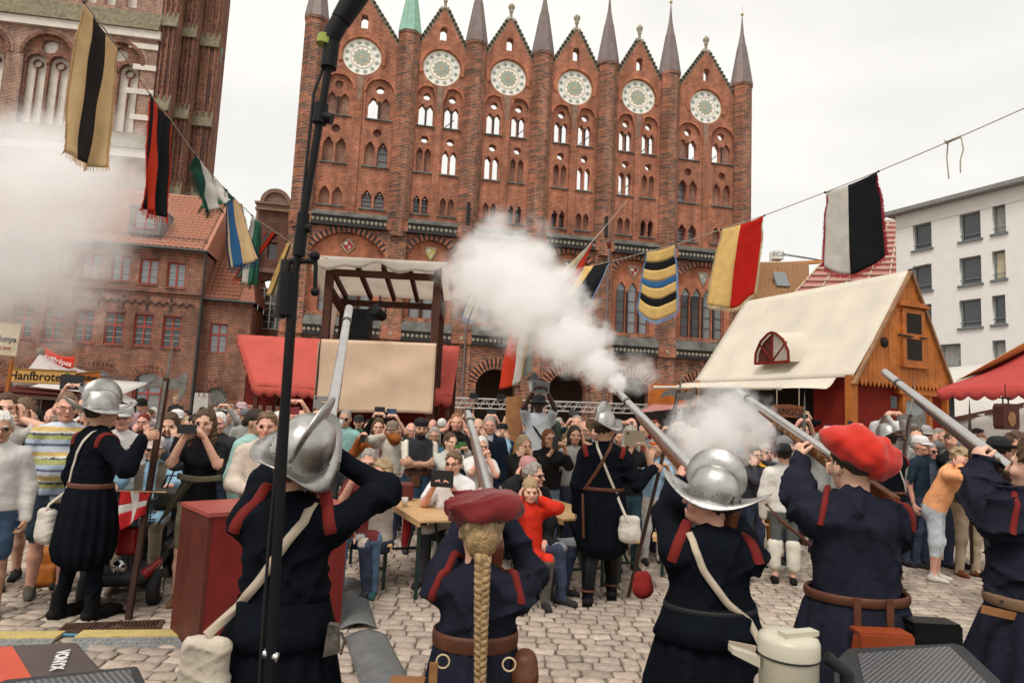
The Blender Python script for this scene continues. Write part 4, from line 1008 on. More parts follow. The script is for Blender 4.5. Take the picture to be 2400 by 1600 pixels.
# ---- gable house with volute top between annex and town hall
h3 = empty('gable_house', (0, 46, 0), BY, 'brown brick house with curved baroque gable and tall white gridded window', 'building')
STN = mat('brown render stone', (.24, .15, .11), .9, var=.25, bump=.2)
out = [(-19.5, 0), (-14.4, 0), (-14.4, 10.2), (-15.1, 10.8), (-15.3, 11.6), (-15.45, 12.4), (-15.55, 14.4), (-17.5, 14.4), (-17.55, 12.4), (-17.75, 11.4), (-18.2, 10.7), (-19.5, 10.2)]
fill2d('wall', out, [[(-17.2, 6.5)]+[(-15.5, 6.5)]+arc(-16.35, 9.3, .85, 0, 180, 8, .5), [(-16.8, 11.2), (-16.2, 11.2), (-16.2, 12.3), (-16.8, 12.3)]], .5, brick_mat('brown house brick', (.17, .06, .04), (.10, .042, .032), (.20, .14, .11), stain=.3), h3, 0)
casement(h3, -16.35, 6.5, 1.7, 2.75, .15, mat('white window paint', (.55, .50, .45), .6), GLS, 4, 6, 1.7)
m = MB(); m.bx((-17.0, .3, 11.1), (-16.0, .35, 12.4)); m.build('pane', GLS, h3)
for (a, b_, z0, z1, y) in ((-17.75, -15.3, 14.4, 14.55, -.2), (-17.7, -15.35, 14.56, 14.8, -.1), (-17.8, -15.25, 14.81, 14.95, -.25), (-18.4, -14.5, 10.2, 10.5, -.2)): m = MB(); m.bx((a, y, z0), (b_, .5, z1)); m.build('cornice', STN, h3)
m = MB(); m.prism(arc(-16.52, 14.96, .95, 0, 180, 14, .75), (0, 0, 0), (1, 0, 0), (0, 0, 1), (0, .5, 0)); ring(m, -16.52, 14.96, .72, .98, 0, 180, -.15, .0, 14); m.build('pediment', STN, h3)
for q in (-1, 1): m = MB(); m.tube([(-16.52+q*x, .0, z) for x, z in ((1.05, 14.4), (1.05, 12.8), (1.2, 11.7), (1.6, 10.9), (2.0, 10.5))], .12, 6); m.build('volute', STN, h3)
# ---- church tower far left
CY = R(8.5)
ch = empty('church', (0, 62, 0), CY, 'massive weathered brick church tower with whitewashed blind windows behind the flags', 'building')
CB = brick_mat('church brick', (.30, .105, .06), (.17, .068, .045), (.48, .39, .32), bw=.34, bh=.13, ms=.022, stain=.4, stain_col=(.13, .11, .07))
CB2 = brick_mat('eroded church brick', (.25, .085, .05), (.12, .05, .036), (.29, .20, .15), bw=.16, bh=.5, ms=.02, stain=.4)
PLA = mat('grey white plaster', (.68, .62, .54), .9, var=.15, scale=1.5)
MOS = mat('mossy stone ledge', (.20, .175, .115), .95, var=.4, scale=3)
hA = []; big = [(-42.9, 33.4, 1.95), (-48.2, 33.4, 1.95), (-37.1, 33.4, 1.95)]
for c, z, r in big: hA.append([(c-r, 25.0), (c+r, 25.0)]+arc(c, z-r, r, 0, 180, 14))
tw = [(-44.9, 1), (-43.5, 1), (-40.0, 1), (-38.4, 1), (-36.6, 1)]
for c, _ in tw: hA.append([(c-.5, 36.9), (c+.5, 36.9), (c+.5, 44), (c-.5, 44)])
cw = fill2d('wall', [(-56, 0), (-33.9, 0), (-33.9, 48), (-56, 48)], hA, .6, CB, ch, 0)
m = MB(); m.bx((-56, .603, 0), (-33.9, 3.2, 48)); m.build('wall', PLA, ch)
for c, z, r in big:
    in_ = [[(c+q*.93-.82, 25.2), (c+q*.93+.82, 25.2)]+arc(c+q*.93, 30.7, .82, 0, 180, 8, 1.0) for q in (-1, 1)]+[circ(c, 32.4, .66, 16)]
    out = [(c-r+.02, 25.02), (c+r-.02, 25.02)]+arc(c, z-r, r-.02, 0, 180, 14)
    fill2d('tracery', out, in_, .3, CB2, cw, .2)
    for q in (-1, 1):
        m = MB(); m.bx((c+q*.93-.055, .3, 25.2), (c+q*.93+.055, .5, 30.4)); m.build('mullion', CB2, cw)
        m = MB(); ring(m, c+q*.93, 30.75, .34, .41, 0, 360, .3, .55, 12); m.build('tracery_ring', CB2, cw)
        m = MB(); ring(m, c+q*.93, 30.7, .84, .98, 0, 180, .05, .25, 12); m.build('arch_moulding', CB2, cw)
    m = MB(); ring(m, c, z-r, r+.0, r+.32, 0, 180, -.15, .1, 18); m.build('arch_moulding', CB2, cw)
    m = MB(); ring(m, c, z-r, r+.34, r+.6, 0, 180, -.08, .05, 18); m.build('arch_moulding', CB, cw)
m = MB(); m.bx((-56, -.35, 34.0), (-33.7, -.003, 34.75)); m.build('string_course', PLA, ch)
m = MB(); m.prism([(0, 36.6), (0, 34.76), (-.55, 34.76), (-.5, 34.95)], (-56, 0, 0), (0, 1, 0), (0, 0, 1), (22.2, 0, 0)); m.build('ledge', MOS, ch)
m = MB(); m.prism([(0, 25.0), (0, 23.6), (-.5, 23.6), (-.45, 23.8)], (-56, 0, 0), (0, 1, 0), (0, 0, 1), (22.1, 0, 0)); m.build('ledge', MOS, ch)
m = MB(); m.bx((-56, -.3, 22.8), (-33.8, -.003, 23.55)); m.build('string_course', PLA, ch)
for (z, w) in ((33.3, 2.4), (31.3, 1.9), (29.0, 2.3), (26.6, 1.7)): m = MB(); m.bx((-33.9-w, -.12, z-.25), (-33.85, -.003, z+.25)); m.build('quoin_stone', PLA, ch)
# buttressed right flank
for k, (u0, u1, y0, y1, zt) in enumerate(((-33.87, -32.5, .2, 3.0, 48), (-32.48, -31.3, 1.7, 4.2, 50), (-31.28, -29.6, 3.0, 5.0, 52))):
    m = MB(); m.bx((u0, y0, 0), (u1, y1, zt)); b_ = m.build('buttress', CB2, ch)
    for j in range(3):
        x = u0+(u1-u0)*(j+.5)/3; m = MB(); m.bx((x-.09, y0-.16, 0), (x+.09, y0-.003, zt)); m.build('shaft', CB2, b_)
    for z in (20, 27.5, 35.5, 42): m = MB(); m.prism([(0, z+1.6), (0, z), (-.35, z), (-.35, z+.12)], (u0-.05, y0-.01, 0), (0, 1, 0), (0, 0, 1), (u1-u0+.1, 0, 0)); m.build('weathering', MOS, b_)
    for z in (24, 30):
        m = MB(); m.prism([(-.3, 0), (.3, 0), (.3, 2.2), (0, 3.0), (-.3, 2.2)], ((u0+u1)/2+.2, y0-.05, z), (1, 0, 0), (0, 0, 1), (0, .046, 0)); m.build('blind_niche', mat('dark niche', (.09, .05, .04), .9), b_)
m = MB(); m.add([(-30.3, 3.6, 29), (-30.2, 3.6, 29), (-29.4, 3.6, 36), (-30.0, 3.6, 36), (-29.8, 3.8, 36), (-30.3, 3.8, 29)], [(0, 1, 2, 3), (0, 3, 4, 5)]); m.build('copper_flashing', VERD, ch)
# ---- white apartment block, right
WY = R(-63.5)
wh = empty('apartment_block', (21.3, 36, 0), WY, 'white rendered apartment block with grey framed windows at the right edge', 'building')
WN = Vector((-math.sin(WY), math.cos(WY), 0))
def wpt(px, py): P = onplane(px, py, (21.3, 36, 0), WN)-Vector((21.3, 36, 0)); return P.x*math.cos(WY)+P.y*math.sin(WY), P.z
WHT = mat('white house render', (.80, .78, .75), .9, var=.05, scale=2, bump=.05)
GRYF = mat('grey window frame', (.17, .19, .19), .5, var=.1)
wins = []
Z_ = lambda x, y: (1800+x*.4464, 200+y*.4464)
for (x0, y0, x1, y1) in ((760, 718, 860, 850), (1004, 660, 1118, 800), (1176, 630, 1250, 768), (760, 943, 861, 1072), (1004, 903, 1122, 1036), (1176, 880, 1250, 1012), (762, 1165, 861, 1285), (1004, 1135, 1122, 1265), (1176, 1115, 1250, 1250), (905, 1382, 1015, 1500), (1178, 1362, 1252, 1490)):
    a = wpt(*Z_(x0, y0)); b_ = wpt(*Z_(x1, y1)); wins.append((a[0], b_[1], b_[0], max(a[1], b_[1]+1.0)))
rows = sorted(set(round(w[1], 0) for w in wins))
WW = []
for (u0, z0, u1, z1) in wins: WW.append((u0, z0, u1, z0+1.42))
ztop = wpt(*Z_(706, 680))[1]
fill2d('wall', [(0, 0), (14, 0), (14, ztop), (0, ztop)], [[(a, b_), (c, b_), (c, d), (a, d)] for a, b_, c, d in WW], .3, WHT, wh, 0)
m = MB(); m.bx((0, .6, 0), (14, 9, ztop-.02)); m.build('wall', WHT, wh); m = MB(); m.bx((-.02, .0, 0), (.0, .6, ztop)); m.build('wall', WHT, wh)
for k, (a, b_, c, d) in enumerate(WW):
    u = (a+c)/2; w = c-a; f = MB(); t = .09
    f.bx((a, .16, b_), (a+t, .22, d)); f.bx((c-t, .16, b_), (c, .22, d)); f.bx((a+t, .16, b_), (c-t, .22, b_+t)); f.bx((a+t, .16, d-t), (c-t, .22, d))
    if w > 1.4: f.bx((a+w*.38-.05, .155, b_+t), (a+w*.38+.05, .21, d-t))
    fo = f.build('window', GRYF, wh); g_ = MB(); g_.bx((a+t, .225, b_+t), (c-t, .24, d-t))
    g_.build('pane', [GLS, mat('cream blind', (.50, .45, .31), .8), mat('lace curtain', (.30, .30, .28), .8, var=.4, scale=9)][{2: 2, 5: 1, 9: 2, 10: 2}.get(k, 0)], fo)
    m = MB(); m.bx((a-.1, -.10, b_-.10), (c+.1, .15, b_-.004)); m.build('sill', GRYF, fo); m = MB(); m.tube([(a, .05, b_+.28), (c, .05, b_+.28)], .025, 5); m.build('guard_rail', GRYF, fo)
m = MB(); m.bx((0, -.04, ztop-.75), (14, -.003, ztop-.70)); m.build('string_course', WHT, wh)
m = MB(); m.bx((-.4, -.55, ztop+.003), (14.2, 9.2, ztop+.22)); m.build('roof', mat('zinc roof edge', (.24, .235, .23), .6), wh)
# ---- tiled houses behind the stall
def far_roof(name, pts, Yn, Yf, m, label):
    (ex0, ey0), (ex1, ey1), (rx0, ry0), (rx1, ry1) = pts
    E0, E1, R0, R1_ = at(ex0, ey0, Yn), at(ex1, ey1, Yn), at(rx0, ry0, Yf), at(rx1, ry1, Yf)
    h = empty(name, (E0.x, E0.y, 0), 0, label, 'building'); o = Vector(h.location)
    b = MB(); b.add([E0-o, E1-o, R1_-o, R0-o], [(0, 1, 2, 3)]); b.add([R0-o, R1_-o, R1_-o+V3(0, 6, -5), R0-o+V3(0, 6, -5)], [(0, 1, 2, 3)]); rf = b.build('roof', m, h)
    w = MB(); a, c = E0-o+V3(0, .3, 0), E1-o+V3(0, .3, 0); z = min(a.z, c.z)
    w.bx((a.x, a.y, -.0), (c.x, a.y+8, z)); w.build('wall', HB, h); return h, rf, (E0-o, E1-o, R0-o, R1_-o)
hh, rf, q = far_roof('tiled_house', ((1740, 722), (1900, 722), (1755, 618), (1905, 648)), 46, 52, TILEB, 'brown tiled house roof with a skylight beyond the wooden stall')
TB2 = mat('ochre brown tile', (.36, .20, .10), .85, var=.3, scale=8); pantiles(rf, q[0]+V3(0, -.1, .1), q[1]-q[0], q[2]-q[0]-(q[1]-q[0])*.0, 5.0, (q[2]-q[0]).length, TB2, .3, .35)
sk_ = at(1825, 664, 49.0)-Vector(hh.location); m = MB(); m.box(sk_+V3(0, -.4, .2), (.95, .2, 1.5), m=Matrix.Rotation(R(-35), 3, 'X')); m.build('skylight', GLSL, hh)
hh, rf, q = far_roof('roof_under_repair', ((1850, 700), (2130, 700), (2010, 520), (2130, 520)), 42, 46, mat('pink roof membrane', (.50, .20, .17), .8), 'pink roof under repair covered with pale battens behind the stall')
nB = 15
for j in range(nB):
    t = j/(nB-1); a = q[0].lerp(q[2], t)+V3(0, -.12, .06); b_ = q[1].lerp(q[3], t)+V3(0, -.12, .06); m = MB(); m.beam(a, b_, .13, .08); m.build('batten', mat('pale roof batten', (.62, .50, .40), .8), hh)
for j in range(6):
    t = j/5; m = MB(); m.beam(q[0].lerp(q[1], t)+V3(0, -.06, .03), q[2].lerp(q[3], t)+V3(0, -.06, .03), .08, .06); m.build('rafter', mat('pale roof batten', (.62, .50, .40), .8), hh)
# ---- crane
cr_ = empty('tower_crane', at(1800, 640, 110), 0, 'orange tower crane with white counterweight box above the tiled roofs', 'crane'); o = Vector(cr_.location)
def cp(px, py, Y=110): return at(px, py, Y)-o
CRM = mat('crane orange', (.55, .22, .05), .6); m = MB(); m.beam(cp(1770, 622), cp(1935, 613), .9, .5); m.build('jib', CRM, cr_)
m = MB(); m.beam(cp(1810, 624), cp(1812, 1000), 1.6); m.build('mast', CRM, cr_)
m = MB(); a, b_ = cp(1808, 590), cp(1832, 610); m.bx((a.x, a.y-1, b_.z), (b_.x, a.y+1, a.z)); bx_ = m.build('machine_box', mat('crane white', (.7, .68, .65), .6), cr_)
m = MB(); m.tube([cp(1835, 597), cp(1935, 612)], .09, 5); m.tube([cp(1835, 594), cp(1935, 611)], .06, 5); m.build('tie_bar', LEAD, cr_)
def text_mesh(s, size, m, par, loc, rot=(PI/2, 0, 0), ext=.004, align='CENTER', shear=0, bold=0., name='lettering'):
    cu = bpy.data.curves.new('t', 'FONT'); cu.body = s; cu.size = size; cu.extrude = ext; cu.align_x = align; cu.align_y = 'CENTER'; cu.shear = shear; cu.offset = bold; cu.resolution_u = 3
    t = bpy.data.objects.new('t', cu); COL.objects.link(t); me = bpy.data.meshes.new_from_object(t.evaluated_get(bpy.context.evaluated_depsgraph_get())); bpy.data.objects.remove(t); bpy.data.curves.remove(cu); me.materials.clear()
    return link(name, me, par, m, loc, rot)
c_ = (a+b_)/2; text_mesh('EC-B', .95, mat('black letters', (.02, .02, .02), .6), cr_, (c_.x, a.y-1.02, c_.z))

# ================================================================ market stalls and street things
WOOD = mat('orange stained plank', (.41, .125, .022), .6, var=.35, scale=3, bump=.25, bscale=30)
WOODD = mat('dark brown timber', (.075, .026, .014), .7, var=.3, scale=4, bump=.2)
CANV = mat('cream canvas', (.80, .73, .62), .9, var=.09, scale=1.2, bump=.25, bscale=4, trans=.25)
REDW = mat('oxblood painted board', (.17, .016, .010), .75, var=.2, scale=3, spec=.12, bump=.1)
BLK = mat('black rubber', (.012, .012, .013), .6, var=.2)
BLKM = mat('black powder coat', (.006, .006, .007), .6, var=.1, spec=.2)
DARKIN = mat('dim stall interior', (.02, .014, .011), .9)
def cloth(name, fn, nu, nv, m, par, th=.004):
    """a sheet fn(u,v)->point with a little thickness"""
    P = [[Vector(fn(i/nu, j/nv)) for j in range(nv+1)] for i in range(nu+1)]; V = []; F = []
    for s_ in (0, 1):
        for i in range(nu+1):
            for j in range(nv+1):
                a = P[min(i+1, nu)][j]-P[max(i-1, 0)][j]; b = P[i][min(j+1, nv)]-P[i][max(j-1, 0)]; n = a.cross(b); n = n.normalized() if n.length > 1e-9 else V3(0, 0, 1)
                V.append(P[i][j]+n*(th/2 if s_ else -th/2))
    w = nv+1; o = (nu+1)*w
    for i in range(nu):
        for j in range(nv):
            a, b, c, d = i*w+j, (i+1)*w+j, (i+1)*w+j+1, i*w+j+1; F += [(a+o, b+o, c+o, d+o), (d, c, b, a)]
    for i in range(nu): F += [(i*w, (i+1)*w, (i+1)*w+o, i*w+o), (i*w+nv+o, (i+1)*w+nv+o, (i+1)*w+nv, i*w+nv)]
    for j in range(nv): F += [(j+o, j+1+o, j+1, j), (nu*w+j, nu*w+j+1, nu*w+j+1+o, nu*w+j+o)]
    return link(name, npmesh(name, np.array([tuple(v) for v in V]), np.array(F)), par, m)
# ---- timber food stall, right
st = empty('timber_stall', (8.31, 16, 0), R(23.2), 'timber food stall with cream canvas roof and orange plank gable', 'stall')
GW, GL, ZE, ZP = 3.5, 5.6, 3.12, 5.9; xm = 2.0
m = MB(); m.bx((.08, .06, 0), (GW-.08, .14, ZE)); m.build('front_wall', REDW, st)
m = MB(); m.bx((GW-.14, .14, 0), (GW-.08, GL, ZE)); m.bx((.08, GL-.1, 0), (GW-.14, GL-.04, ZE)); m.build('side_wall', REDW, st)
m = MB(); m.bx((.08, .14, 0), (.14, GL-.1, 1.1)); m.build('counter_wall', REDW, st); m = MB(); m.bx((.08, .14, 1.1), (.14, 1.2, ZE)); m.build('counter_wall', REDW, st)
m = MB(); m.bx((-.25, 1.2, 1.1), (.2, GL-.1, 1.16)); m.build('counter', WOOD, st)
m = MB(); m.bx((1.2, 1.3, .05), (1.3, GL-.2, 3.0)); m.build('inner_partition', DARKIN, st)
for (x, y) in ((.0, .0), (GW, .0), (0, GL), (GW, GL)): m = MB(); m.box((x, y, ZE/2), (.2, .2, ZE)); m.build('post', WOOD, st)
def roofz(x): return ZE-.05+(ZP-ZE)*(x/xm if x < xm else (GW-x)/(GW-xm))
npl = 24; pw = GW/npl
for i in range(npl):
    a, b_ = i*pw, (i+1)*pw-.008; c = (a+b_)/2; dp = random.uniform(-.006, .006)
    hole = abs(c-.85) < .001
    poly = [(a, ZE-.12), (c, ZE-.26), (b_, ZE-.12), (b_, max(roofz(b_), ZE-.1)), (c, max(roofz(c), ZE-.1)), (a, max(roofz(a), ZE-.1))]
    m = MB(); m.prism(poly, (0, -.13+dp, 0), (1, 0, 0), (0, 0, 1), (0, .03, 0)); m.build('plank', WOOD, st)
HX = 2.06
for (a, b_, z0, z1, y, mm, nm) in ((HX-.50, HX+.50, 3.42, 3.5, -.24, WOOD, 'hatch_sill'), (HX-.42, HX+.42, 3.5, 4.92, -.18, WOOD, 'hatch'), (HX-.28, HX+.28, 3.62, 4.16, -.186, DARKIN, 'hatch_panel'), (HX-.28, HX+.28, 4.30, 4.82, -.186, DARKIN, 'hatch_panel'), (HX-.55, HX+.55, 4.98, 5.04, -.25, WOOD, 'hatch_cornice')):
    m = MB(); m.bx((a, y, z0), (b_, -.101, z1)); m.build(nm, mm, st)
m = MB(); z = 5.05
for j in range(8): x = HX-.5+j*.125; m.prism([(x, z), (x+.125, z), (x+.0625, z+.13*(1-abs(j-3.5)/5))], (0, -.22, 0), (1, 0, 0), (0, 0, 1), (0, .05, 0))
tag(m.build('hatch_crest', WOOD, st), kind='stuff')
m = MB(); m.bx((HX-.62, -.22, 4.19), (HX-.1, -.187, 4.24)); m.bx((HX+.2, -.22, 4.20), (HX+.45, -.187, 4.23)); m.build('hasp', IRON, st)
m = MB(); m.lathe([(0, 0), (.13, 0), (.13, .02), (0, .02)], 18, (1.0, -.135, 4.0), Matrix.Rotation(PI/2, 3, 'X')); m.build('round_hole', DARKIN, st)
for (x0, x1) in ((0., xm), (GW, xm)): m = MB(); m.beam((x0-(.12 if x0 < 1 else -.12), -.16, roofz(0)-.18), (x1, -.16, ZP+.02), .06, .10, up=(0, 1, 0)); m.build('bargeboard', mat('weathered bargeboard', (.30, .16, .08), .7, var=.3), st)
for nm, (x0, x1, z0, z1, y, mm) in (('window_frame', (1.75, 1.87, 1.2, 2.75, -.06, WOOD)), ('window_frame', (2.75, 2.87, 1.2, 2.75, -.06, WOOD)), ('window_frame', (1.6, 3.0, 2.75, 2.9, -.10, WOOD)), ('window_frame', (1.87, 2.75, 2.6, 2.749, -.05, WOOD)), ('pane', (1.87, 2.75, 1.2, 2.599, .03, GLSL))):
    m = MB(); m.bx((x0, y, z0), (x1, .059, z1)); m.build(nm, mm, st)
ang = lambda v: .05*math.sin(PI*v)
cloth('canvas_roof', lambda u, v: (xm*(1-v)-.10*v+.03*math.sin(9*u+4*v)*v*(1-v)*2, -.12+(GL+.3)*u, ZP+.05-(ZP-ZE+.1)*v-.16*math.sin(PI*v)*math.sin(PI*u)-.05*math.sin(PI*v)), 24, 18, CANV, st)
cloth('canvas_roof', lambda u, v: (xm+(GW+.1-xm)*v, -.12+(GL+.3)*u, ZP+.045-(ZP-ZE+.1)*v-.05*math.sin(PI*v)), 14, 10, CANV, st)
cloth('awning_flap', lambda u, v: (-.10-1.0*v*(.35+.65*min(1, u*1.4)), .35+(GL+.3)*u, ZE-.06-.30*v*(1-.3*u)-.05*math.sin(PI*v)+.02*math.sin(14*u)*v), 26, 6, CANV, st)
for uu in (.22, .5, .78):
    m = MB(); m.tube([(xm*(1-v)-.10*v+.03*math.sin(9*uu+4*v)*v*(1-v)*2, -.12+(GL+.3)*uu, ZP+.056-(ZP-ZE+.1)*v-.16*math.sin(PI*v)*math.sin(PI*uu)-.05*math.sin(PI*v)) for v in [k/18 for k in range(19)]], .008, 5); m.build('canvas_seam', CANV, st)
m = MB(); m.tube([(-.75, 1.5, 2.78), (-1.12, GL+.9, 2.86)], .05, 8); m.build('awning_roller', CANV, st)
for y in (1.6, 3.4, 5.2): m = MB(); m.beam((.05, y, 2.6), (-.9, y, 2.75), .03); m.build('awning_arm', IRON, st)
# canvas dormer
dz0, dx0, dy0 = 3.55, .32, 2.55
prof = [(-.62, 0), (-.60, .35), (-.42, .72), (-.15, .95), (0, 1.0), (.15, .95), (.42, .72), (.60, .35), (.62, 0)]
V = [(dx0-.34, dy0+p[0], dz0+p[1]*.86) for p in prof]+[(dx0+.25+.62*p[1]*1.05, dy0+p[0]*1.12, dz0+.03+p[1]*.92) for p in prof]
m = MB(); m.add(V, [(i, i+1, i+10, i+9) for i in range(8)], True); m.build('dormer_hood', CANV, st)
m = MB(); m.tube([V3(*v) for v in V[:9]], .035, 6); m.beam((dx0-.34, dy0-.62, dz0), (dx0-.34, dy0+.62, dz0), .07); m.tube([(dx0-.32, dy0, dz0), (dx0-.32, dy0, dz0+.86)], .03, 6); m.build('dormer_frame', REDW, st)
for q in (-1, 1): m = MB(); m.tube([(dx0-.31, dy0, dz0+.05), (dx0-.29, dy0+q*.5, dz0+.55)], .025, 6); m.build('dormer_strut', REDW, st)
m = MB(); m.add([(dx0-.30, dy0+p[0]*.96, dz0+p[1]*.82) for p in prof[:5]]+[(dx0-.30, dy0, dz0)], [(0, 1, 2, 3, 4, 5)]); m.build('dormer_pane', mat('misty film', (.40, .34, .28), .3), st)
m = MB(); m.add([(dx0-.25, dy0+p[0]*.96, dz0+p[1]*.82) for p in prof[4:]]+[(dx0-.25, dy0, dz0)], [(0, 1, 2, 3, 4, 5)]); m.build('dormer_opening', mat('dark red inside', (.10, .02, .015), .8), st)
m = MB(); m.tube([(xm, -.1, ZP+.06), (xm, -.55, ZP+.09)], .03, 6); m.ell((xm, -.6, ZP+.09), (.05, .09, .05)); m.build('ridge_finial', LEAD, st)
# hanging boards
for k, (px, py, Y, s_) in enumerate(((1847, 965, 16.2, 1.), (1660, 960, 19.0, 1.05))):
    b_ = empty('hanging_sign', at(px, py, Y), R(10), ('wooden board reading LANGOS hanging under the stall awning', 'far wooden LANGOS board hanging half hidden in white smoke')[k], 'sign', 'hanging stall boards')
    pl = [(-.42, -.13), (.42, -.13), (.48, 0), (.42, .15), (0, .19), (-.42, .15), (-.48, 0)]
    m = MB(); m.prism(pl, (0, .02, 0), (1, 0, 0), (0, 0, 1), (0, -.04, 0)); m.build('board', mat('carved sign wood', (.17, .06, .025), .7, var=.3), b_)
    text_mesh('LANGOS', .22, mat('burnt letters', (.012, .008, .006), .8), b_, (0, -.024, 0))
    m = MB(); [m.tube([(x, 0, .15), (x, 0, .6)], .012, 5) for x in (-.3, .3)]; m.build('hanging_rope', mat('hemp cord', (.45, .38, .28), .9), b_)
# ---- sound tower with beige front
sw = empty('sound_tower', (-3.05, 15, 0), R(2), 'dark timber tower with beige cloth front, canopy and stage lamp', 'tower')
X0, X1, DY = -1.25, 1.25, 1.7
for (x, y, z) in ((X0, 0, 5.15), (X1, 0, 5.15), (X0, DY, 4.55), (X1, DY, 4.55)): m = MB(); m.box((x, y+.1, z/2), (.17, .17, z)); m.build('post', WOODD, sw)
for (a, b_) in (((X0, .1, 4.88), (X1, .1, 4.88)), ((X0, DY+.1, 4.45), (X1, DY+.1, 4.45)), ((X0, .1, 4.5), (X0, DY+.1, 4.2)), ((X1, .1, 4.5), (X1, DY+.1, 4.2))): m = MB(); m.beam(a, b_, .16, .14); m.build('beam', WOODD, sw)
for x in (X0, -.6, 0, .6, X1): m = MB(); m.beam((x, -.1, 5.05), (x, DY+.25, 4.62), .09, .12); m.build('rafter', WOODD, sw)
CAN2 = mat('tower canvas', (.82, .77, .70), .9, var=.10, scale=2, bump=.3, bscale=5, trans=.6)
cloth('canopy', lambda u, v: (X0-.2+(X1-X0+.4)*u, -.3+(DY+.7)*v, 5.16-.47*v+.03*math.sin(7*u)*math.sin(PI*v)-(.0 if v > .06 else .0)), 20, 12, CAN2, sw)
cloth('canopy_valance', lambda u, v: (X0-.22+(X1-X0+.44)*u, -.31-.02*math.sin(9*u)*v, 5.17-(.22+.08*math.sin(11*u)+.06*math.sin(23*u))*v), 30, 3, CAN2, sw)
cloth('canopy_valance', lambda u, v: (X0-.21-.12*v, -.3+(DY+.7)*u, 5.16-.47*u-(.3+1.1*u*u)*v), 10, 4, CAN2, sw)
BEI = mat('beige cloth', (.66, .475, .335), .9, var=.08, scale=2, bump=.35, bscale=4)
cloth('front_cloth', lambda u, v: (X0-.05+(X1-X0+.12)*u, -.03-.015*math.sin(5*u+9*v)-.02*math.exp(-((v-.45)*9)**2)*math.sin(12*u), 3.30-1.62*v+.03*u-.02*math.sin(6*u)*v), 30, 20, BEI, sw)
cloth('side_cloth', lambda u, v: (X0-.12, .0+(DY+.2)*u, 3.25-3.2*v), 6, 6, mat('pale plank side', (.66, .50, .37), .8, var=.1), sw)
m = MB(); m.bx((X0+.05, .05, 1.72), (X1-.05, DY, 1.8)); m.build('platform', WOODD, sw); m = MB(); m.bx((X0+.05, .05, 2.3), (X1-.05, DY, 2.36)); m.build('platform', WOODD, sw)
pa = empty('line_array_speaker', sw.matrix_world @ V3(0, 0, 0), 0, 'black stacked loudspeakers inside the timber tower', 'speaker'); pa.location = at(840, 770, 16.2)
for k in range(4): m = MB(); m.box((0, 0, -.35+k*.24), (.62, .4, .22), m=Matrix.Rotation(R(-6+3*k), 3, 'X')); m.build('cabinet', BLK, pa)
lp = empty('stage_lamp', at(888, 735, 14.9), R(-20), 'black stage spotlight clamped to the tower beam', 'lamp')
m = MB(); m.lathe([(0, -.2), (.11, -.18), (.12, .1), (.15, .22), (.0, .16)], 16, (0, 0, 0), Matrix.Rotation(R(75), 3, 'X')); m.build('housing', BLKM, lp)
m = MB(); m.tube([(-.16, 0, 0), (-.17, 0, .2), (.17, 0, .2), (.16, 0, 0)], .015, 6); m.tube([(0, 0, .2), (0, 0, .42)], .02, 6); m.build('yoke', BLKM, lp)
m = MB(); m.box((-.2, .1, .0), (.35, .02, .28)); m.build('barn_door', BLKM, lp)
# ---- red awning stall behind the tower
ra = empty('red_awning_stall', (-4.6, 18, 0), 0, 'market stall under a wide red cloth awning behind the sound tower', 'stall')
REDC = mat('red awning cloth', (.68, .135, .105), .85, var=.12, scale=2, bump=.25, bscale=5, trans=.35)
lx, rx = -2.95, 3.17
def scal(u, n=22): return .10*abs(math.sin(PI*n*u))
cloth('awning', lambda u, v: (lx+1.15*v*(1-u)+(rx-lx)*u, 0-1.5*v, 3.62-.05*u-1.42*v-.06*math.sin(PI*v)+.015*math.sin(25*u)*v), 40, 10, REDC, ra)
cloth('valance', lambda u, v: (lx+1.15+(rx-lx-1.15)*u, -1.5, 2.2-.05*u-(.16+scal(u, 18))*v), 110, 2, REDC, ra)
cloth('valance', lambda u, v: (lx-.01+1.15*u, -1.5*u, 3.6-1.4*u-(.14+scal(u, 7))*v), 40, 2, REDC, ra)
for x in (lx+1.2, 0, rx-.1): m = MB(); m.box((x, -1.4, 1.1), (.1, .1, 2.2)); m.build('post', WOODD, ra); m = MB(); m.box((x, .05, 1.8), (.1, .1, 3.5)); m.build('post', WOODD, ra)
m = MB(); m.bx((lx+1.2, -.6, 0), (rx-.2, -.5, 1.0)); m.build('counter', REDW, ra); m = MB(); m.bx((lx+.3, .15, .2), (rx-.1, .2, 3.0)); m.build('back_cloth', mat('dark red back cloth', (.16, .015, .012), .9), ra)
# ---- faded red tent right of centre
rt = empty('faded_tent', at(1590, 960, 24), 0, 'faded red tent roof beside the timber stall', 'tent'); FT = mat('faded red tarp', (.42, .19, .17), .9, var=.12, bump=.1)
o = Vector(rt.location)
A_, B_, C_, D_ = at(1490, 968, 22)-o, at(1680, 945, 22)-o, at(1690, 905, 25)-o, at(1600, 908, 25)-o
cloth('roof', lambda u, v: A_.lerp(B_, u).lerp(D_.lerp(C_, u), v)+V3(0, 0, -.15*math.sin(PI*u)*math.sin(PI*v)), 10, 8, FT, rt)
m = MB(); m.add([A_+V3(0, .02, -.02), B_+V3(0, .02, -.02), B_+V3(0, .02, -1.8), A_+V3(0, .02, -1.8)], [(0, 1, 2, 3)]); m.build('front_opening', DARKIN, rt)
for p in (A_, B_, (A_+B_)/2): m = MB(); m.tube([p+V3(0, -.05, 0), V3(p.x, p.y-.05, -o.z)], .04, 6); m.build('pole', IRON, rt)
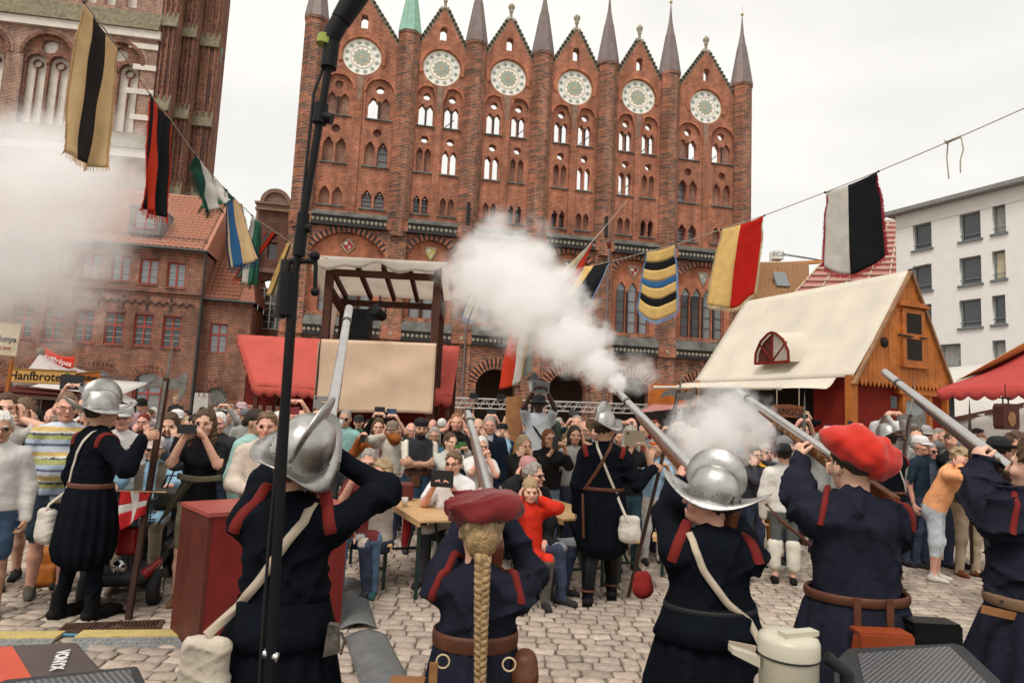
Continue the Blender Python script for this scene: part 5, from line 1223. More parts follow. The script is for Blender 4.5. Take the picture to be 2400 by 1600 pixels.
wb = at(1600, 925, 23.0); m = MB(); m.bx((-1.2, 0, -.5), (1.6, .05, .35)); tag(m.build('plank_screen', WOOD, None, wb), 'orange plank screen between the brick arcade and the stall awning', 'screen')
# ---- striped awning at the right edge
sa_ = empty('striped_awning_stall', at(2420, 900, 10.5), 0, 'red, yellow and green striped awning with scalloped edge at the right edge', 'stall'); o = Vector(sa_.location)
def panel(nm, p, m, n=(24, 8)):
    A, B, C, D = [q-o for q in p]
    return cloth(nm, lambda u, v: A.lerp(B, u).lerp(D.lerp(C, u), v)+V3(0, 0, -.05*math.sin(PI*u)*math.sin(PI*v)), n[0], n[1], m, sa_)
AWR = mat('awning red', (.58, .085, .075), .85, var=.1, bump=.2, trans=.3); AWY = mat('awning yellow', (.66, .50, .20), .85, var=.08); AWG = mat('awning green', (.12, .36, .28), .85, var=.08)
e0, e1 = at(2195, 912, 10.8), at(2560, 905, 9.4)
panel('awning_red', (e0, e1, at(2560, 738, 11.5), at(2305, 873, 12.4)), AWR)
panel('awning_yellow', (at(2240, 893, 11.6), at(2305, 873, 12.42), at(2560, 738, 11.52), at(2560, 712, 11.7)), AWY)
panel('awning_green', (at(2298, 866, 12.3), at(2300, 861, 12.35), at(2560, 705, 11.75), at(2560, 713, 11.7)), AWG)
cloth('valance', lambda u, v: e0.lerp(e1, u)-o+V3(0, -.01, -(.12+.07*abs(math.sin(PI*9*u)))*v), 90, 2, AWR, sa_)
m = MB(); m.tube([at(2230, 925, 11)-o, V3((at(2230, 925, 11)-o).x, (at(2230, 925, 11)-o).y, -o.z)], .04, 8); m.build('pole', LEAD, sa_); m = MB(); m.tube([e1-o, V3((e1-o).x, (e1-o).y, -o.z)], .04, 8); m.build('pole', LEAD, sa_)
# white tent behind it
wt = empty('white_tent', at(2330, 980, 19), 0, 'white canvas tent behind the striped awning', 'tent'); o = Vector(wt.location); WC = mat('white tent canvas', (.74, .71, .66), .9, var=.06, scale=1.5, bump=.2, bscale=4, trans=.3)
q = [at(2205, 862, 21)-o, at(2560, 830, 19)-o, at(2560, 915, 17.2)-o, at(2222, 985, 18.4)-o]
cloth('roof', lambda u, v: q[0].lerp(q[1], u).lerp(q[3].lerp(q[2], u), v)+V3(0, 0, -.25*math.sin(PI*v)-.06*math.sin(14*u)*v), 16, 12, WC, wt)
q2 = [q[3], at(2560, 985, 17.2)-o]
cloth('wall', lambda u, v: q[3].lerp(q[2], u).lerp(V3(q[3].lerp(q[2], u).x, q[3].lerp(q[2], u).y+.3, -o.z), v)+V3(0, .05*math.sin(20*u), 0), 24, 8, mat('grey tent wall', (.45, .42, .38), .9, var=.08), wt)
m = MB(); m.beam(q[3], q[2], .08, .12); m.build('eave_beam', WOODD, wt)
# hanging lantern
hl = empty('hanging_lantern', at(2358, 975, 8.5), R(8), 'dark wooden painted lantern box hanging from the striped awning', 'lantern')
m = MB(); m.prism([(-.10, -.17), (.10, -.17), (.115, -.12), (.115, .12), (.09, .16), (-.09, .16), (-.115, .12), (-.115, -.12)], (0, .08, 0), (1, 0, 0), (0, 0, 1), (0, -.16, 0)); m.build('case', mat('dark red lantern wood', (.07, .02, .012), .5), hl)
m = MB(); m.prism(circ(0, -.02, .055, 12), (0, -.081, 0), (1, 0, .0), (0, 0, 1.7), (0, -.006, 0)); m.build('painted_panel', mat('ochre painted panel', (.26, .13, .05), .6, var=.8, scale=30), hl)
m = MB(); m.box((0, 0, .235), (.13, .06, .02)); [m.tube([(x, 0, .15), (x, 0, .23)], .01, 5) for x in (-.04, .04)]; m.tube([(0, 0, .245), (0, 0, .42)], .006, 5); m.build('hanger', IRON, hl)
# ---- left: food stalls with boards
ls = empty('bread_stall', at(120, 900, 15), R(4), 'food stall with brown awning beams behind the crowd at far left', 'stall'); o = Vector(ls.location)
BRB_ = mat('red brown awning beam', (.13, .03, .022), .6, var=.2)
def lp_(px, py, Y=15): return ls.matrix_world.inverted() @ at(px, py, Y)
bpy.context.view_layer.update()
for (a, b_, w) in (((0, 912), (250, 931), .13), ((40, 906), (185, 921), .07), ((0, 920), (245, 938), .08)): m = MB(); m.beam(lp_(*a), lp_(*b_), .1, w); m.build('awning_beam', BRB_, ls)
P0, P1 = lp_(0, 928), lp_(240, 944)
cloth('awning_roof', lambda u, v: P0.lerp(P1, u)+V3(0, 2.2*v, .55*v), 8, 5, mat('grey white tarp', (.52, .49, .46), .9, var=.08), ls)
m = MB(); m.bx((P0.x, .6, -o.z), (P1.x-.2, .7, -.2)); m.build('counter_back', mat('dark stall back', (.05, .02, .016), .9), ls)
for px in (2, 90, 160, 238): p = lp_(px, 935); m = MB(); m.box((p.x, p.y, (p.z-o.z)/2), (.1, .1, p.z+o.z)); m.build('post', mat('pale post', (.42, .38, .33), .8), ls)
for px in (45, 82): p = lp_(px, 950, 14.9); m = MB(); m.box(p, (.14, .14, .3)); m.build('hanging_lamp', mat('brown lamp', (.10, .06, .045), .7), ls)
def board(name, label, c, w, h, Y, tilt, base, txt, size, tm, extra=None, font_shear=0):
    e = empty(name, at(c[0], c[1], Y), R(3), label, 'sign'); e.rotation_euler[1] = R(tilt)
    m = MB(); m.box((0, 0, 0), (w, .03, h)); m.build('panel', base, e); m = MB(); t = .025
    for (x, z, a, b_) in ((0, h/2, w+t, t), (0, -h/2, w+t, t)): m.box((x, -.008, z), (a, .05, b_))
    m.build('frame', mat('sign frame', (.30, .18, .07), .7), e)
    if txt: text_mesh(txt, size, tm, e, (-.12*w if extra else 0, -.018, -.01), bold=.004, shear=font_shear)
    return e
YEL = mat('yellow sign paint', (.60, .34, .10), .7, var=.15, scale=3); INK = mat('black sign ink', (.02, .014, .012), .7)
e = board('sign_board', 'long yellow board reading Hanfbrote with a red fruit emblem', (101, 882), 1.37, .30, 14.6, 0, YEL, 'Hanfbrote', .27, INK, True)
m = MB(); m.prism(circ(.50, -.01, .085, 14), (0, -.017, 0), (1, 0, 0), (0, 0, 1), (0, -.006, 0)); f_ = m.build('fruit', mat('fruit red', (.48, .05, .025), .6), e); m = MB(); star(.52, .07, .07, .03, 5, -.028, -.018, m); m.build('fruit_leaf', mat('leaf green', (.10, .16, .04), .7), e)
board('sign_board', 'short carved wooden board right of the Hanfbrote board', (204, 886), .58, .27, 14.9, -8, WOOD, 'Gefülltes', .13, INK)
e = board('sign_board', 'cream Catalunya menu board at the left edge above the stalls', (8, 793), .62, .70, 13.5, 2, mat('cream sign', (.62, .52, .36), .8), 'atalunya', .17, INK)
text_mesh('C', .26, mat('sign red', (.45, .05, .03), .7), e, (-.29, -.02, .0)); text_mesh('12.00€', .10, mat('sign red', (.45, .05, .03), .7), e, (.05, -.02, -.2)); m = MB(); m.box((.22, .03, -.8), (.06, .05, 1.0)); m.build('post', WOOD, e)
# crepes banner
cb_ = empty('crepes_banner', at(140, 838, 19), 0, 'sagging red cloth banner with white Crêpes lettering', 'banner'); o = Vector(cb_.location); RB = mat('banner red', (.55, .035, .02), .8, var=.1)
a, b_, c_, d_ = at(106, 812, 19)-o, at(176, 835, 19)-o, at(171, 862, 19)-o, at(105, 838, 19)-o
cloth('cloth', lambda u, v: a.lerp(b_, u).lerp(d_.lerp(c_, u), v)+V3(0, .03*math.sin(9*u), -.12*math.sin(PI*u)), 16, 5, RB, cb_)
text_mesh('Kaffee', .14, mat('banner white', (.75, .72, .68), .8), cb_, (-.22, -.06, -.02), (PI/2, R(12), 0)); text_mesh('Crêpes', .21, mat('banner white', (.75, .72, .68), .8), cb_, (.10, -.06, -.12), (PI/2, R(12), 0))
# tents
def tent(label, apex, base, Y, dY, m):
    e = empty('market_tent', at(*apex, Y), 0, label, 'tent'); o = Vector(e.location); L0, L1 = at(*base[0], Y-dY)-o, at(*base[1], Y-dY)-o; bk = V3(0, 2*dY, 0); ap = V3(0, 0, 0)
    for (p, q) in ((L0, L1), (L1, L1+bk), (L1+bk, L0+bk), (L0+bk, L0)): cloth('roof_panel', lambda u, v, p=p, q=q: p.lerp(q, u).lerp(ap, v)+V3(0, 0, -.18*math.sin(PI*v)), 6, 6, m, e)
    for p in (L0, L1, L1+bk, L0+bk):
        k = MB(); k.tube([p, V3(p.x, p.y, -o.z)], .04, 6); k.build('pole', LEAD, e)
    cloth('valance', lambda u, v: L0.lerp(L1, u)+V3(0, -.02, -.3*v), 8, 2, m, e)
    k = MB(); k.ell((0, 0, .05), (.1, .1, .12)); k.build('tip', MOS, e); return e
GP = mat('grey pink tent cloth', (.44, .38, .37), .9, var=.08)
tent('greyish pink pointed tent roof behind the Hanfbrote board', (93, 828), ((30, 880), (165, 872)), 19, 1.6, GP)
tent('small white pointed tent beside the brick arches', (268, 905), ((225, 938), (308, 942)), 20, .8, WC)
tent('low white tent roof left of the halberd blade', (205, 920), ((140, 945), (250, 950)), 21, 1.0, WC)
# ---- crenellated toy castle fence
cf = empty('castle_fence', at(600, 965, 17), R(4), 'low white painted castle fence with red panels in front of the annex', 'fence'); o = Vector(cf.location); CW = mat('castle white', (.55, .52, .47), .8, var=.12); CRD = mat('castle red', (.48, .16, .09), .8)
m = MB(); m.bx((-1.2, 0, -o.z), (1.35, .05, -.10)); m.build('panel', mat('ochre fence', (.42, .22, .08), .8, var=.2), cf)
m = MB(); m.bx((-1.2, -.02, -.10), (1.35, .055, .03)); m.build('wall_band', CW, cf)
for k in range(11): m = MB(); x = -1.1+k*.235; m.bx((x-.06, -.02, .031), (x+.06, .05, .17)); a_ = m.build('merlon', CW, cf); m = MB(); m.bx((x-.045, -.028, .05), (x+.045, -.021, .15)); m.build('merlon_panel', CRD, cf)
m = MB(); m.bx((-1.55, -.05, -o.z), (-1.2, .2, .32)); m.build('turret', CW, cf)
for k in range(3): m = MB(); m.box((-1.5+k*.125, .07, .37), (.08, .25, .1)); m.build('merlon', CW, cf)
# ---- silver truss
tr = empty('lighting_truss', at(1250, 945, 23), R(0), 'long silver lighting truss spanning in front of the arcade', 'truss'); o = Vector(tr.location); ALU = mat('aluminium', (.62, .60, .57), .35, metal=.6, var=.1)
a, b_ = at(1010, 930, 23)-o, at(1560, 950, 25)-o; dn = V3(0, 0, -.34); bk = V3(0, .34, -.17)
m = MB(); n = 46
for p in (V3(0, 0, 0), dn): m.tube([a+p, b_+p], .03, 6)
m.tube([a+bk, b_+bk], .03, 6); m.build('chord', ALU, tr); m = MB()
for j in range(n):
    p, q = a.lerp(b_, j/n), a.lerp(b_, (j+1)/n); m.tube([p+(dn if j % 2 else V3(0, 0, 0)), q+(V3(0, 0, 0) if j % 2 else dn)], .014, 5, False); m.tube([p+bk, q], .012, 5, False)
tag(m.build('bracing', ALU, tr), kind='stuff')
for t in (.0, .98): p = a.lerp(b_, t); m = MB(); m.box(V3(p.x, p.y+.15, (p.z-o.z)/2-.2), (.3, .3, p.z+o.z-.2)); m.build('leg', ALU, tr)
for t in (.17, .28): p = a.lerp(b_, t); m = MB(); m.box(p+V3(0, 0, .1), (.28, .2, .2)); m.build('lamp', BLK, tr)
# ---- timber post, street lantern
po = at(1207, 930, 11.5); m = MB(); m.tube([(0, 0, 0), (.01, 0, 1.0), (-.01, 0, po.z)], (.165, .15, .145), 12); e = m.build('timber_post', mat('bare trunk wood', (.32, .145, .06), .8, var=.35, scale=5, bump=.5, bscale=20), None, (po.x, po.y, 0)); tag(e, 'bare round timber post standing in the crowd below the red and white flag', 'post')
sl_ = empty('street_lantern', (at(1250, 900, 20).x, 20, 0), 0, 'small glass street lantern above the man in the white polo', 'lantern'); z = at(1250, 900, 20).z
m = MB(); m.tube([(0, 0, 0), (0, 0, z-.2)], .05, 8); m.build('pole', IRON, sl_); m = MB(); m.lathe([(.10, z-.22), (.20, z+.12)], 6, sm=False); m.build('glass', mat('lantern pane', (.55, .53, .5), .2), sl_); m = MB(); m.lathe([(.24, z+.121), (.22, z+.15), (.05, z+.32), (0, z+.36)], 6); m.build('cap', IRON, sl_)
ls.location = ls.location

# ================================================================ ropes and flags
ROPE = mat('pale rope', (.42, .36, .29), .9, var=.2, scale=40, bump=.4, bscale=120)
def smooth_path(pts, n=6):
    P = [Vector(p) for p in pts]; out = []
    for i in range(len(P)-1):
        p0, p1, p2, p3 = P[max(i-1, 0)], P[i], P[i+1], P[min(i+2, len(P)-1)]
        for k in range(n):
            t = k/n; out.append(.5*((2*p1)+(p2-p0)*t+(2*p0-5*p1+4*p2-p3)*t*t+(3*p1-p0-3*p2+p3)*t**3))
    return out+[P[-1]]
rp = [(150, -70, 5.9), (197, 5, 6.6), (278, 113, 7.3), (352, 222, 8.2), (402, 284, 8.9), (457, 361, 10.0), (530, 446, 11.4), (600, 512, 12.7), (652, 548, 13.5), (690, 573, 14), (760, 603, 14.6), (900, 628, 15.4), (1040, 646, 15.8), (1225, 655, 15.6), (1433, 612, 14.6), (1513, 591, 14), (1585, 573, 13.3), (1690, 538, 12.6), (1793, 504, 11.9), (1933, 451, 11.1), (2060, 401, 10.4), (2230, 329, 9.6), (2400, 254, 8.9), (2560, 180, 8.3)]
m = MB(); m.tube(smooth_path([at(*p) for p in rp], 4), .0085, 6); tag(m.build('flag_rope', ROPE), 'long pale rope carrying the row of flags across the square', 'rope')
m = MB(); m.tube(smooth_path([at(1470, 470, 40), at(1388, 566, 22), at(1335, 625, 18), at(1290, 670, 16.5)], 6), .014, 6); tag(m.build('flag_rope', ROPE), 'thin rope running from a town hall window down to a red and white flag', 'rope')
m = MB(); m.tube([at(2214, 330, 9.62), at(2222, 333, 9.66), at(2219, 370, 9.66), at(2224, 419, 9.66)], .011, 6); m.tube([at(2214, 334, 9.6), at(2252, 318, 9.5), at(2258, 350, 9.5), at(2251, 375, 9.5), at(2251, 405, 9.5)], .011, 6); m.tube([at(2216, 336, 9.62), at(2252, 320, 9.5)], .018, 6); tag(m.build('rope_tie', ROPE), 'loose cord knotted round the flag rope with two dangling ends', 'cord')
FC = {'tan': (.68, .485, .26), 'black': (.016, .016, .018), 'brownblack': (.030, .023, .022), 'red': (.50, .018, .012), 'orangered': (.60, .055, .025), 'white': (.60, .565, .51), 'green': (.045, .17, .105), 'dgreen': (.02, .07, .05), 'blue': (.045, .15, .32), 'dblue': (.03, .06, .14), 'sky': (.26, .44, .66), 'yellow': (.70, .48, .18), 'cream': (.64, .52, .33), 'grey': (.22, .23, .20), 'pred': (.42, .05, .06)}
def fmat(c): return mat('flag '+c, FC[c], .85, var=.12, scale=5, bump=.45, bscale=9, trans=.28, spec=.1)
def flag(label, tl, tr, bl, br, Y, stripes, horiz=False, fringe=None, rnd=0., fold=.05, nf=2.2, ph=0., fl=.07, fsides=True, skew=None):
    """cloth hung from the rope between tl and tr; stripes = [(colour, end fraction)]"""
    A, B, C, D = at(*tl, Y[0]), at(*tr, Y[1]), at(*bl, Y[2] if len(Y) > 2 else Y[0]), at(*br, Y[3] if len(Y) > 3 else Y[1])
    e = empty('flag', A.lerp(B, .5), 0, label, 'flag', 'flags on the rope'); o = Vector(e.location)
    n = (B-A).cross(C-A).normalized(); dn = ((C-A)+(D-B)).normalized()*(((C-A).length+(D-B).length)/2)
    def fn(u, v):
        p = A.lerp(B, u).lerp(C.lerp(D, u), v); p = p+dn*(rnd*(1-(2*u-1)**2)*v)
        w = math.sin(nf*2*PI*u+ph+1.4*v)*.75+math.sin(nf*3.7*u*PI+2*ph+2.2*v)*.5+.22*math.sin(17*u+5*v+ph)+.16*math.sin(11*v-9*u+ph)
        sag = .03*math.sin(PI*u)*(1-v)
        return p+n*(fold*1.15*w*(.25+.75*v)*min(1, 6*v+.15))+(B-A)*(.10*(.5-u)*math.exp(-((v-.12)*9)**2))-V3(0, 0, sag)-o
    pos = 0.
    for c, t in stripes:
        if horiz: cloth('stripe', lambda u, v, a=pos, b=t: fn(u, a+(b-a)*v), 22, max(4, int(26*(t-pos))), fmat(c), e)
        else: cloth('stripe', lambda u, v, a=pos, b=t: fn(a+(b-a)*u, v), max(5, int(26*(t-pos))), 24, fmat(c), e)
        pos = t
    if fringe:
        m = MB(); rr = random.Random(label)
        def strand(p, d, l):
            d = d.normalized()*l*rr.uniform(.75, 1.15)+V3(rr.uniform(-.1, .1), rr.uniform(-.1, .1), 0)*l; s_ = n.cross(d).normalized()*.006
            m.add([p-s_, p+s_, p+s_*.6+d, p-s_*.6+d], [(0, 1, 2, 3)]); m.add([p-n*.005, p+n*.005, p+n*.004+d, p-n*.004+d], [(0, 1, 2, 3)])
        N_ = int((D-C).length/.011)
        for i in range(N_): u = (i+.5)/N_; p = fn(u, .995); strand(p, fn(u, 1)-fn(u, .93), fl)
        if fsides:
            for uu, sg in ((0., -1), (1., 1)):
                M_ = int((C-A).length/.013)
                for i in range(M_): v = .03+.97*(i+.5)/M_; p = fn(uu, v); strand(p, (fn(1, v)-fn(.9, v) if sg > 0 else fn(0, v)-fn(.1, v))*1.+(fn(uu, min(1, v+.05))-fn(uu, v-.03))*1.5, fl*.8)
        tag(m.build('fringe', fmat(fringe), e), kind='stuff')
    k = MB(); [k.ell(q-o, .022 if Y[0] > 9 else .018, 8, 6) for q in (A,)]; k.build('knot', IRON, e); k = MB(); k.ell(B-o, .02, 8, 6); k.build('knot', IRON, e)
    return e
flag('large tan and dark brown striped flag hanging at upper left', (197, 5), (277, 114), (158, 358), (240, 392), (6.6, 7.3, 6.6, 6.9), [('tan', .24), ('brownblack', .62), ('tan', 1)], fringe='tan', rnd=.03, fold=.06, nf=1.3, ph=.6)
flag('narrow red and black flag with orange red fringe before the tiled roof', (352, 222), (401, 283), (333, 488), (384, 512), (8.2, 8.9, 8.2, 8.5), [('black', .14), ('orangered', .34), ('black', 1)], fringe='orangered', fold=.06, nf=1.2, ph=2., fl=.10)
flag('twisted white and green flag with dark fringe', (457, 361), (524, 440), (478, 498), (528, 470), (10, 11.2, 10.2, 10.8), [('dgreen', .14), ('white', .42), ('green', .66), ('white', 1)], fringe='dgreen', fold=.13, nf=1.6, ph=1.2, fl=.12)
flag('blue and tan flag with dark blue fringe beside the curved gable', (531, 446), (566, 480), (546, 628), (612, 606), (11.4, 12.2, 11.4, 11.8), [('cream', .06), ('blue', .32), ('tan', 1)], fringe='dblue', fold=.05, nf=1.1, ph=.2, fl=.11)
flag('slim green and white flag behind the blue and tan one', (590, 505), (611, 520), (571, 664), (598, 668), (12.9, 13.2, 12.9, 13.1), [('white', .3), ('green', 1)], fringe='dgreen', fold=.06, nf=1.4, fl=.1)
flag('diagonal red and black flag blown towards the tiled roof', (630, 536), (653, 549), (553, 655), (577, 640), (13.4, 13.7, 13.4, 13.6), [('grey', .28), ('orangered', .62), ('black', 1)], fringe='orangered', fold=.05, nf=1.2, fl=.12)
flag('folded pale yellow and brown flag by the microphone stand', (672, 566), (688, 573), (625, 690), (643, 694), (14, 14.1, 13.8, 13.9), [('yellow', .45), ('brownblack', .7), ('cream', 1)], fold=.05, nf=1.3)
flag('white flag with light blue fringe half lost in smoke', (1122, 652), (1142, 653), (1086, 742), (1114, 750), (15.6, 15.7, 15.4, 15.5), [('white', 1)], fringe='sky', fold=.06, rnd=.05, fl=.1)
flag('long red, white and yellow flag hanging above the timber post', (1206, 735), (1255, 742), (1172, 912), (1246, 872), (14, 14.4, 13.8, 14.2), [('orangered', .36), ('white', .62), ('yellow', .80), ('grey', 1)], fold=.07, nf=1.2, ph=.4, rnd=.05)
flag('small red and white flag on the second rope above the smoke', (1376, 580), (1391, 566), (1306, 652), (1352, 672), (21, 21.5, 20, 20.5), [('cream', .3), ('white', .5), ('orangered', 1)], fold=.06)
flag('yellow and black flag with light blue edge flying over the smoke', (1368, 624), (1433, 612), (1322, 690), (1372, 716), (14.9, 14.6, 14.5, 14.3), [('yellow', .36), ('black', 1)], fringe='sky', fold=.06, nf=1., fl=.06)
flag('yellow flag with black and blue cross bands before the arched windows', (1514, 591), (1584, 574), (1494, 724), (1583, 728), (14, 13.3, 13.9, 13.3), [('yellow', .17), ('black', .29), ('yellow', .45), ('blue', .55), ('yellow', .70), ('black', .81), ('yellow', 1)], True, 'sky', rnd=.17, fold=.025, nf=1., fl=.09)
flag('yellow and crimson flag with cream fringe', (1690, 538), (1792, 505), (1658, 712), (1770, 690), (12.6, 11.9, 12.4, 11.9), [('yellow', .47), ('red', 1)], False, 'cream', rnd=.10, fold=.05, nf=1.1, ph=2.4, fl=.09)
flag('white and black flag with dark red fringe above the stall roof', (1934, 451), (2059, 402), (1932, 625), (2072, 598), (11.1, 10.4, 11, 10.5), [('white', .44), ('black', 1)], False, 'pred', rnd=.16, fold=.035, nf=.8, ph=1., fl=.09)

# ================================================================ the crowd
def noh(s): return s
def sp(px, py, d, label, dev=None, off=0., **k):
    if not k.get('sit'): d *= 1.15 if 780 < px < 1580 and d < 9 else (1.05 if px >= 1580 and d < 9 else 1.)
    P = at(px, py, d); lift = k.get('lift', 0.); hat = k.get('hat'); H = P.z-lift-(.035 if hat and hat[0] not in ('band', 'muffs') else .012)
    if k.get('sit'): H = k.pop('H', 1.74)
    else: H = k.pop('H', H)
    k.setdefault('lod', 1 if d < 8.2 else 2)
    if H > 2.05 or H < 1.0: print('CHECK H', label, round(H, 2))
    pp = person(label, (P.x, P.y), H, **k)
    if dev:
        kind, col, lab = dev[:3]; o_ = dev[3] if len(dev) > 3 else (0, .43, 1.62)
        device(kind, lab, pp, o_, col=col)
    return pp
W_ = (.66, .63, .60); BLK_ = (.012, .012, .013); NAVY = (.018, .026, .05); GR = (.33, .32, .31); DEN = (.06, .10, .17); DENL = (.16, .22, .30); KHA = (.22, .19, .12); BEI_ = (.46, .39, .31); MINT = (.28, .46, .42); LBL = (.22, .38, .55); RED_ = (.42, .03, .02)
PB = (.012, .012, .014)
def stripes(V, ci, col):
    t = ci == 1; z = (V[:, 2]*100) % 21; pal = [((.55, .60, .68), 4), ((.04, .05, .09), 6), ((.42, .50, .62), 10), ((.40, .42, .16), 14), ((.03, .04, .08), 15.5), ((.70, .68, .62), 17), ((.60, .42, .15), 21)]
    lo = 0
    for c, hi in pal: s_ = t & (z >= lo) & (z < hi); col[s_, :3] = c; lo = hi
def opening(c, w=.05, z0=.9):
    def f(V, ci, col): s_ = (ci == 1) & (V[:, 1] > .05) & (np.abs(V[:, 0]) < w+.02*np.sin(V[:, 2]*9)) & (V[:, 2] > z0); col[s_, :3] = c
    return f
def sleeves(c, zmin=.0):
    def f(V, ci, col): s_ = (ci == 1) & (np.abs(V[:, 0]) > .165); col[s_, :3] = c
    return f
def speck(c, p=.3):
    def f(V, ci, col):
        r = np.random.default_rng(1).random(len(V)); s_ = (ci == 1) & (r < p) & (np.abs(V[:, 0]) < .1) & (V[:, 1] > 0); col[s_, :3] = c
    return f
# --- front rows, left
sp(8, 968, 5.5, 'white haired woman in white jumper and denim shorts, finger in ear', hair=('short', 'white'), glasses='clear', top=((.68, .65, .62), 1., .015), bottom=(DEN, 'shorts'), shoe=W_, arms=('down', 'finger'), face=35, skin='tan', build=1.05, hpitch=-6)
sp(16, 924, 6.2, 'grey brown haired man behind the white haired woman, elbow raised', hair=('short', 'brown'), top=(W_, .5), arms=('ear', 'ear'), face=40, skin='fair')
sp(55, 937, 6.6, 'curly haired boy in navy T-shirt and blue shorts covering his ears', hair=('curly', 'light'), top=((.02, .03, .045), .45), bottom=((.05, .12, .27), 'shorts'), arms=('ear', 'finger'), face=18, build=.88, hpitch=-4)
sp(84, 960, 8.4, 'dark haired woman in sunglasses behind the curly haired boy', hair=('long', 'black'), glasses='sun', top=(BLK_, 1.), arms=('down', 'finger'), face=20)
sp(124, 957, 8.9, 'balding white haired man behind the striped T-shirt', hair=('bald', 'white'), top=(GR, .5), skin='pink', face=20)
sp(160, 922, 6.15, 'tall man with glasses in a colourful striped T-shirt and dark shorts', hair=('crop', 'light'), glasses='clear', top=((.5, .5, .5), .55, .012), bottom=((.035, .055, .075), 'shorts'), arms=('down', 'down'), face=38, skin='pink', build=1.18, paint=stripes, hpitch=-3, shoe=(.10, .09, .07))
sp(206, 926, 8.0, 'dark haired man holding a black tablet high above the helmet', ('tablet', PB, 'black tablet held high above the steel helmet at left', (.03, .33, 1.90)), hair=('short', 'dark'), top=(W_, .5), arms=('phonehi', 'phonehi'), face=8)
sp(266, 911, 11, 'black haired person on someone behind, hands over ears', hair=('fringe', 'black'), top=(BLK_, 1.), arms=('ear', 'ear'), face=20)
sp(214, 962, 6.5, 'man in light blue polo shirt hidden behind the steel helmet', hair=('short', 'grey'), top=(LBL, .5, .01), bottom=(DEN, 'long'), arms=('down', 'ear'), face=15, build=1.15, skin='tan')
p_ = sp(292, 945, 6.7, 'man in white T-shirt and pale cap stretching up a tattooed arm', ('phone', (.30, .31, .32), 'grey smartphone held up in a tattooed hand', (.28, .36, 1.93)), hair=('crop', 'brown'), hat=('cap', (.48, .47, .46)), top=(W_, .5, .012), arms=('down', ((.30, .30, 1.84), (.2, .1, .9), (-.5, .6, 0), (.7, .4, -.5), .6)), face=25, skin='pink', build=1.1)
sp(270, 942, 8.2, 'man with cropped brown hair behind the pale cap', hair=('crop', 'brown'), top=(BLK_, 1.), face=40)
sp(338, 970, 9.3, 'red haired woman with glasses pressing hands to her cheeks', hair=('short', 'red'), glasses='clear', top=((.15, .05, .06), 1.), arms=('cheek', 'cheek'), face=15, skin='pink', bust=True)
sp(333, 938, 16, 'small child in a big black fur hat far back', hair=None, hat=('bear', (.012, .012, .012)), top=((.5, .35, .4), 1.), face=10, brow='dark')
sp(351, 960, 15, 'curly brown haired woman far back right of the fur hat', hair=('curly', 'light'), top=((.35, .3, .3), 1.))
sp(361, 955, 15.4, 'white haired woman in sunglasses far back', hair=('bob', 'white'), glasses='sun', top=(W_, 1.))
sp(414, 931, 14, 'blond child with blue ear defenders riding on shoulders', hair=('short', 'blond'), hat=('muffs', (.06, .17, .42)), top=((.05, .05, .06), 1.), H=1.15, lift=.70, hs=1.25, face=5)
sp(417, 957, 9.2, 'man in white cap and sunglasses behind the brown haired woman', hair=('short', 'grey'), hat=('cap', (.70, .68, .66)), glasses='sun', top=((.1, .1, .11), 1.), arms=('cheek', 'down'), face=22, skin='tan')
sp(402, 968, 7.1, 'brown haired woman in black cardigan and speckled top covering her ears', hair=('long', 'brown'), top=(BLK_, 1., .01), bottom=((.02, .02, .025), 'long'), shoe=W_, arms=('cheek', 'cheek'), face=14, hpitch=-14, paint=opening((.26, .28, .32), .07), bust=True, inner=(.3, .3, .33))
sp(437, 962, 14, 'short haired man far back beside the halberd', hair=('short', 'dark'), top=(GR, 1.))
sp(441, 977, 11, 'grey blond woman behind the photographer in black', hair=('bob', 'blond'), top=((.4, .4, .42), 1.), face=30)
sp(458, 972, 10, 'dark haired man turned aside behind the photographer in black', hair=('short', 'dark'), top=((.45, .4, .35), 1.), face=60)
sp(484, 961, 6.1, 'young woman in black T-shirt and khaki shorts taking a phone picture', ('phone', PB, 'black smartphone held by the young woman in black T-shirt', (.05, .42, 1.60)), hair=('long', 'brown'), top=(BLK_, .5), bottom=(KHA, 'shorts'), shoe=(.16, .085, .045), arms=('phone', 'phone'), face=12, bust=True, build=.92)
sp(515, 968, 7.7, 'white haired man in dark jacket looking past the phone', hair=('short', 'white'), top=((.035, .035, .038), 1., .02), face=10, skin='pink', build=1.15)
sp(500, 948, 13, 'man with ruffled brown hair far back near the castle fence', hair=('short', 'brown'), top=(GR, 1.), face=60)
sp(538, 962, 12, 'man holding a dark phone crosswise below the castle fence', ('phone', PB, 'dark smartphone held crosswise near the castle fence', (0, .36, 1.72)), hair=('short', 'grey'), top=(GR, 1.), arms=('phonehi', 'phonehi'), face=5)
sp(567, 940, 13, 'man in a pale pink cap near the castle fence', hair=('short', 'dark'), hat=('cap', (.50, .36, .37)), top=(GR, 1.), face=40, skin='pink')
sp(577, 957, 11, 'man in a grey felt hat behind the dark haired woman', hair=('short', 'grey'), hat=('fedora', (.13, .14, .15)), top=((.3, .3, .28), 1.), face=25, skin='tan')
sp(550, 974, 13.5, 'child in a bright orange jacket in the middle of the crowd', hair=('short', 'dark'), top=((.62, .10, .03), 1.), face=0)
sp(600, 961, 6.8, 'dark haired woman in mint jacket with backpack seen in profile', hair=('bun', 'dark'), top=((.33, .52, .47), 1., .02), bottom=(DEN, 'long'), face=72, skin='tan', bust=True)
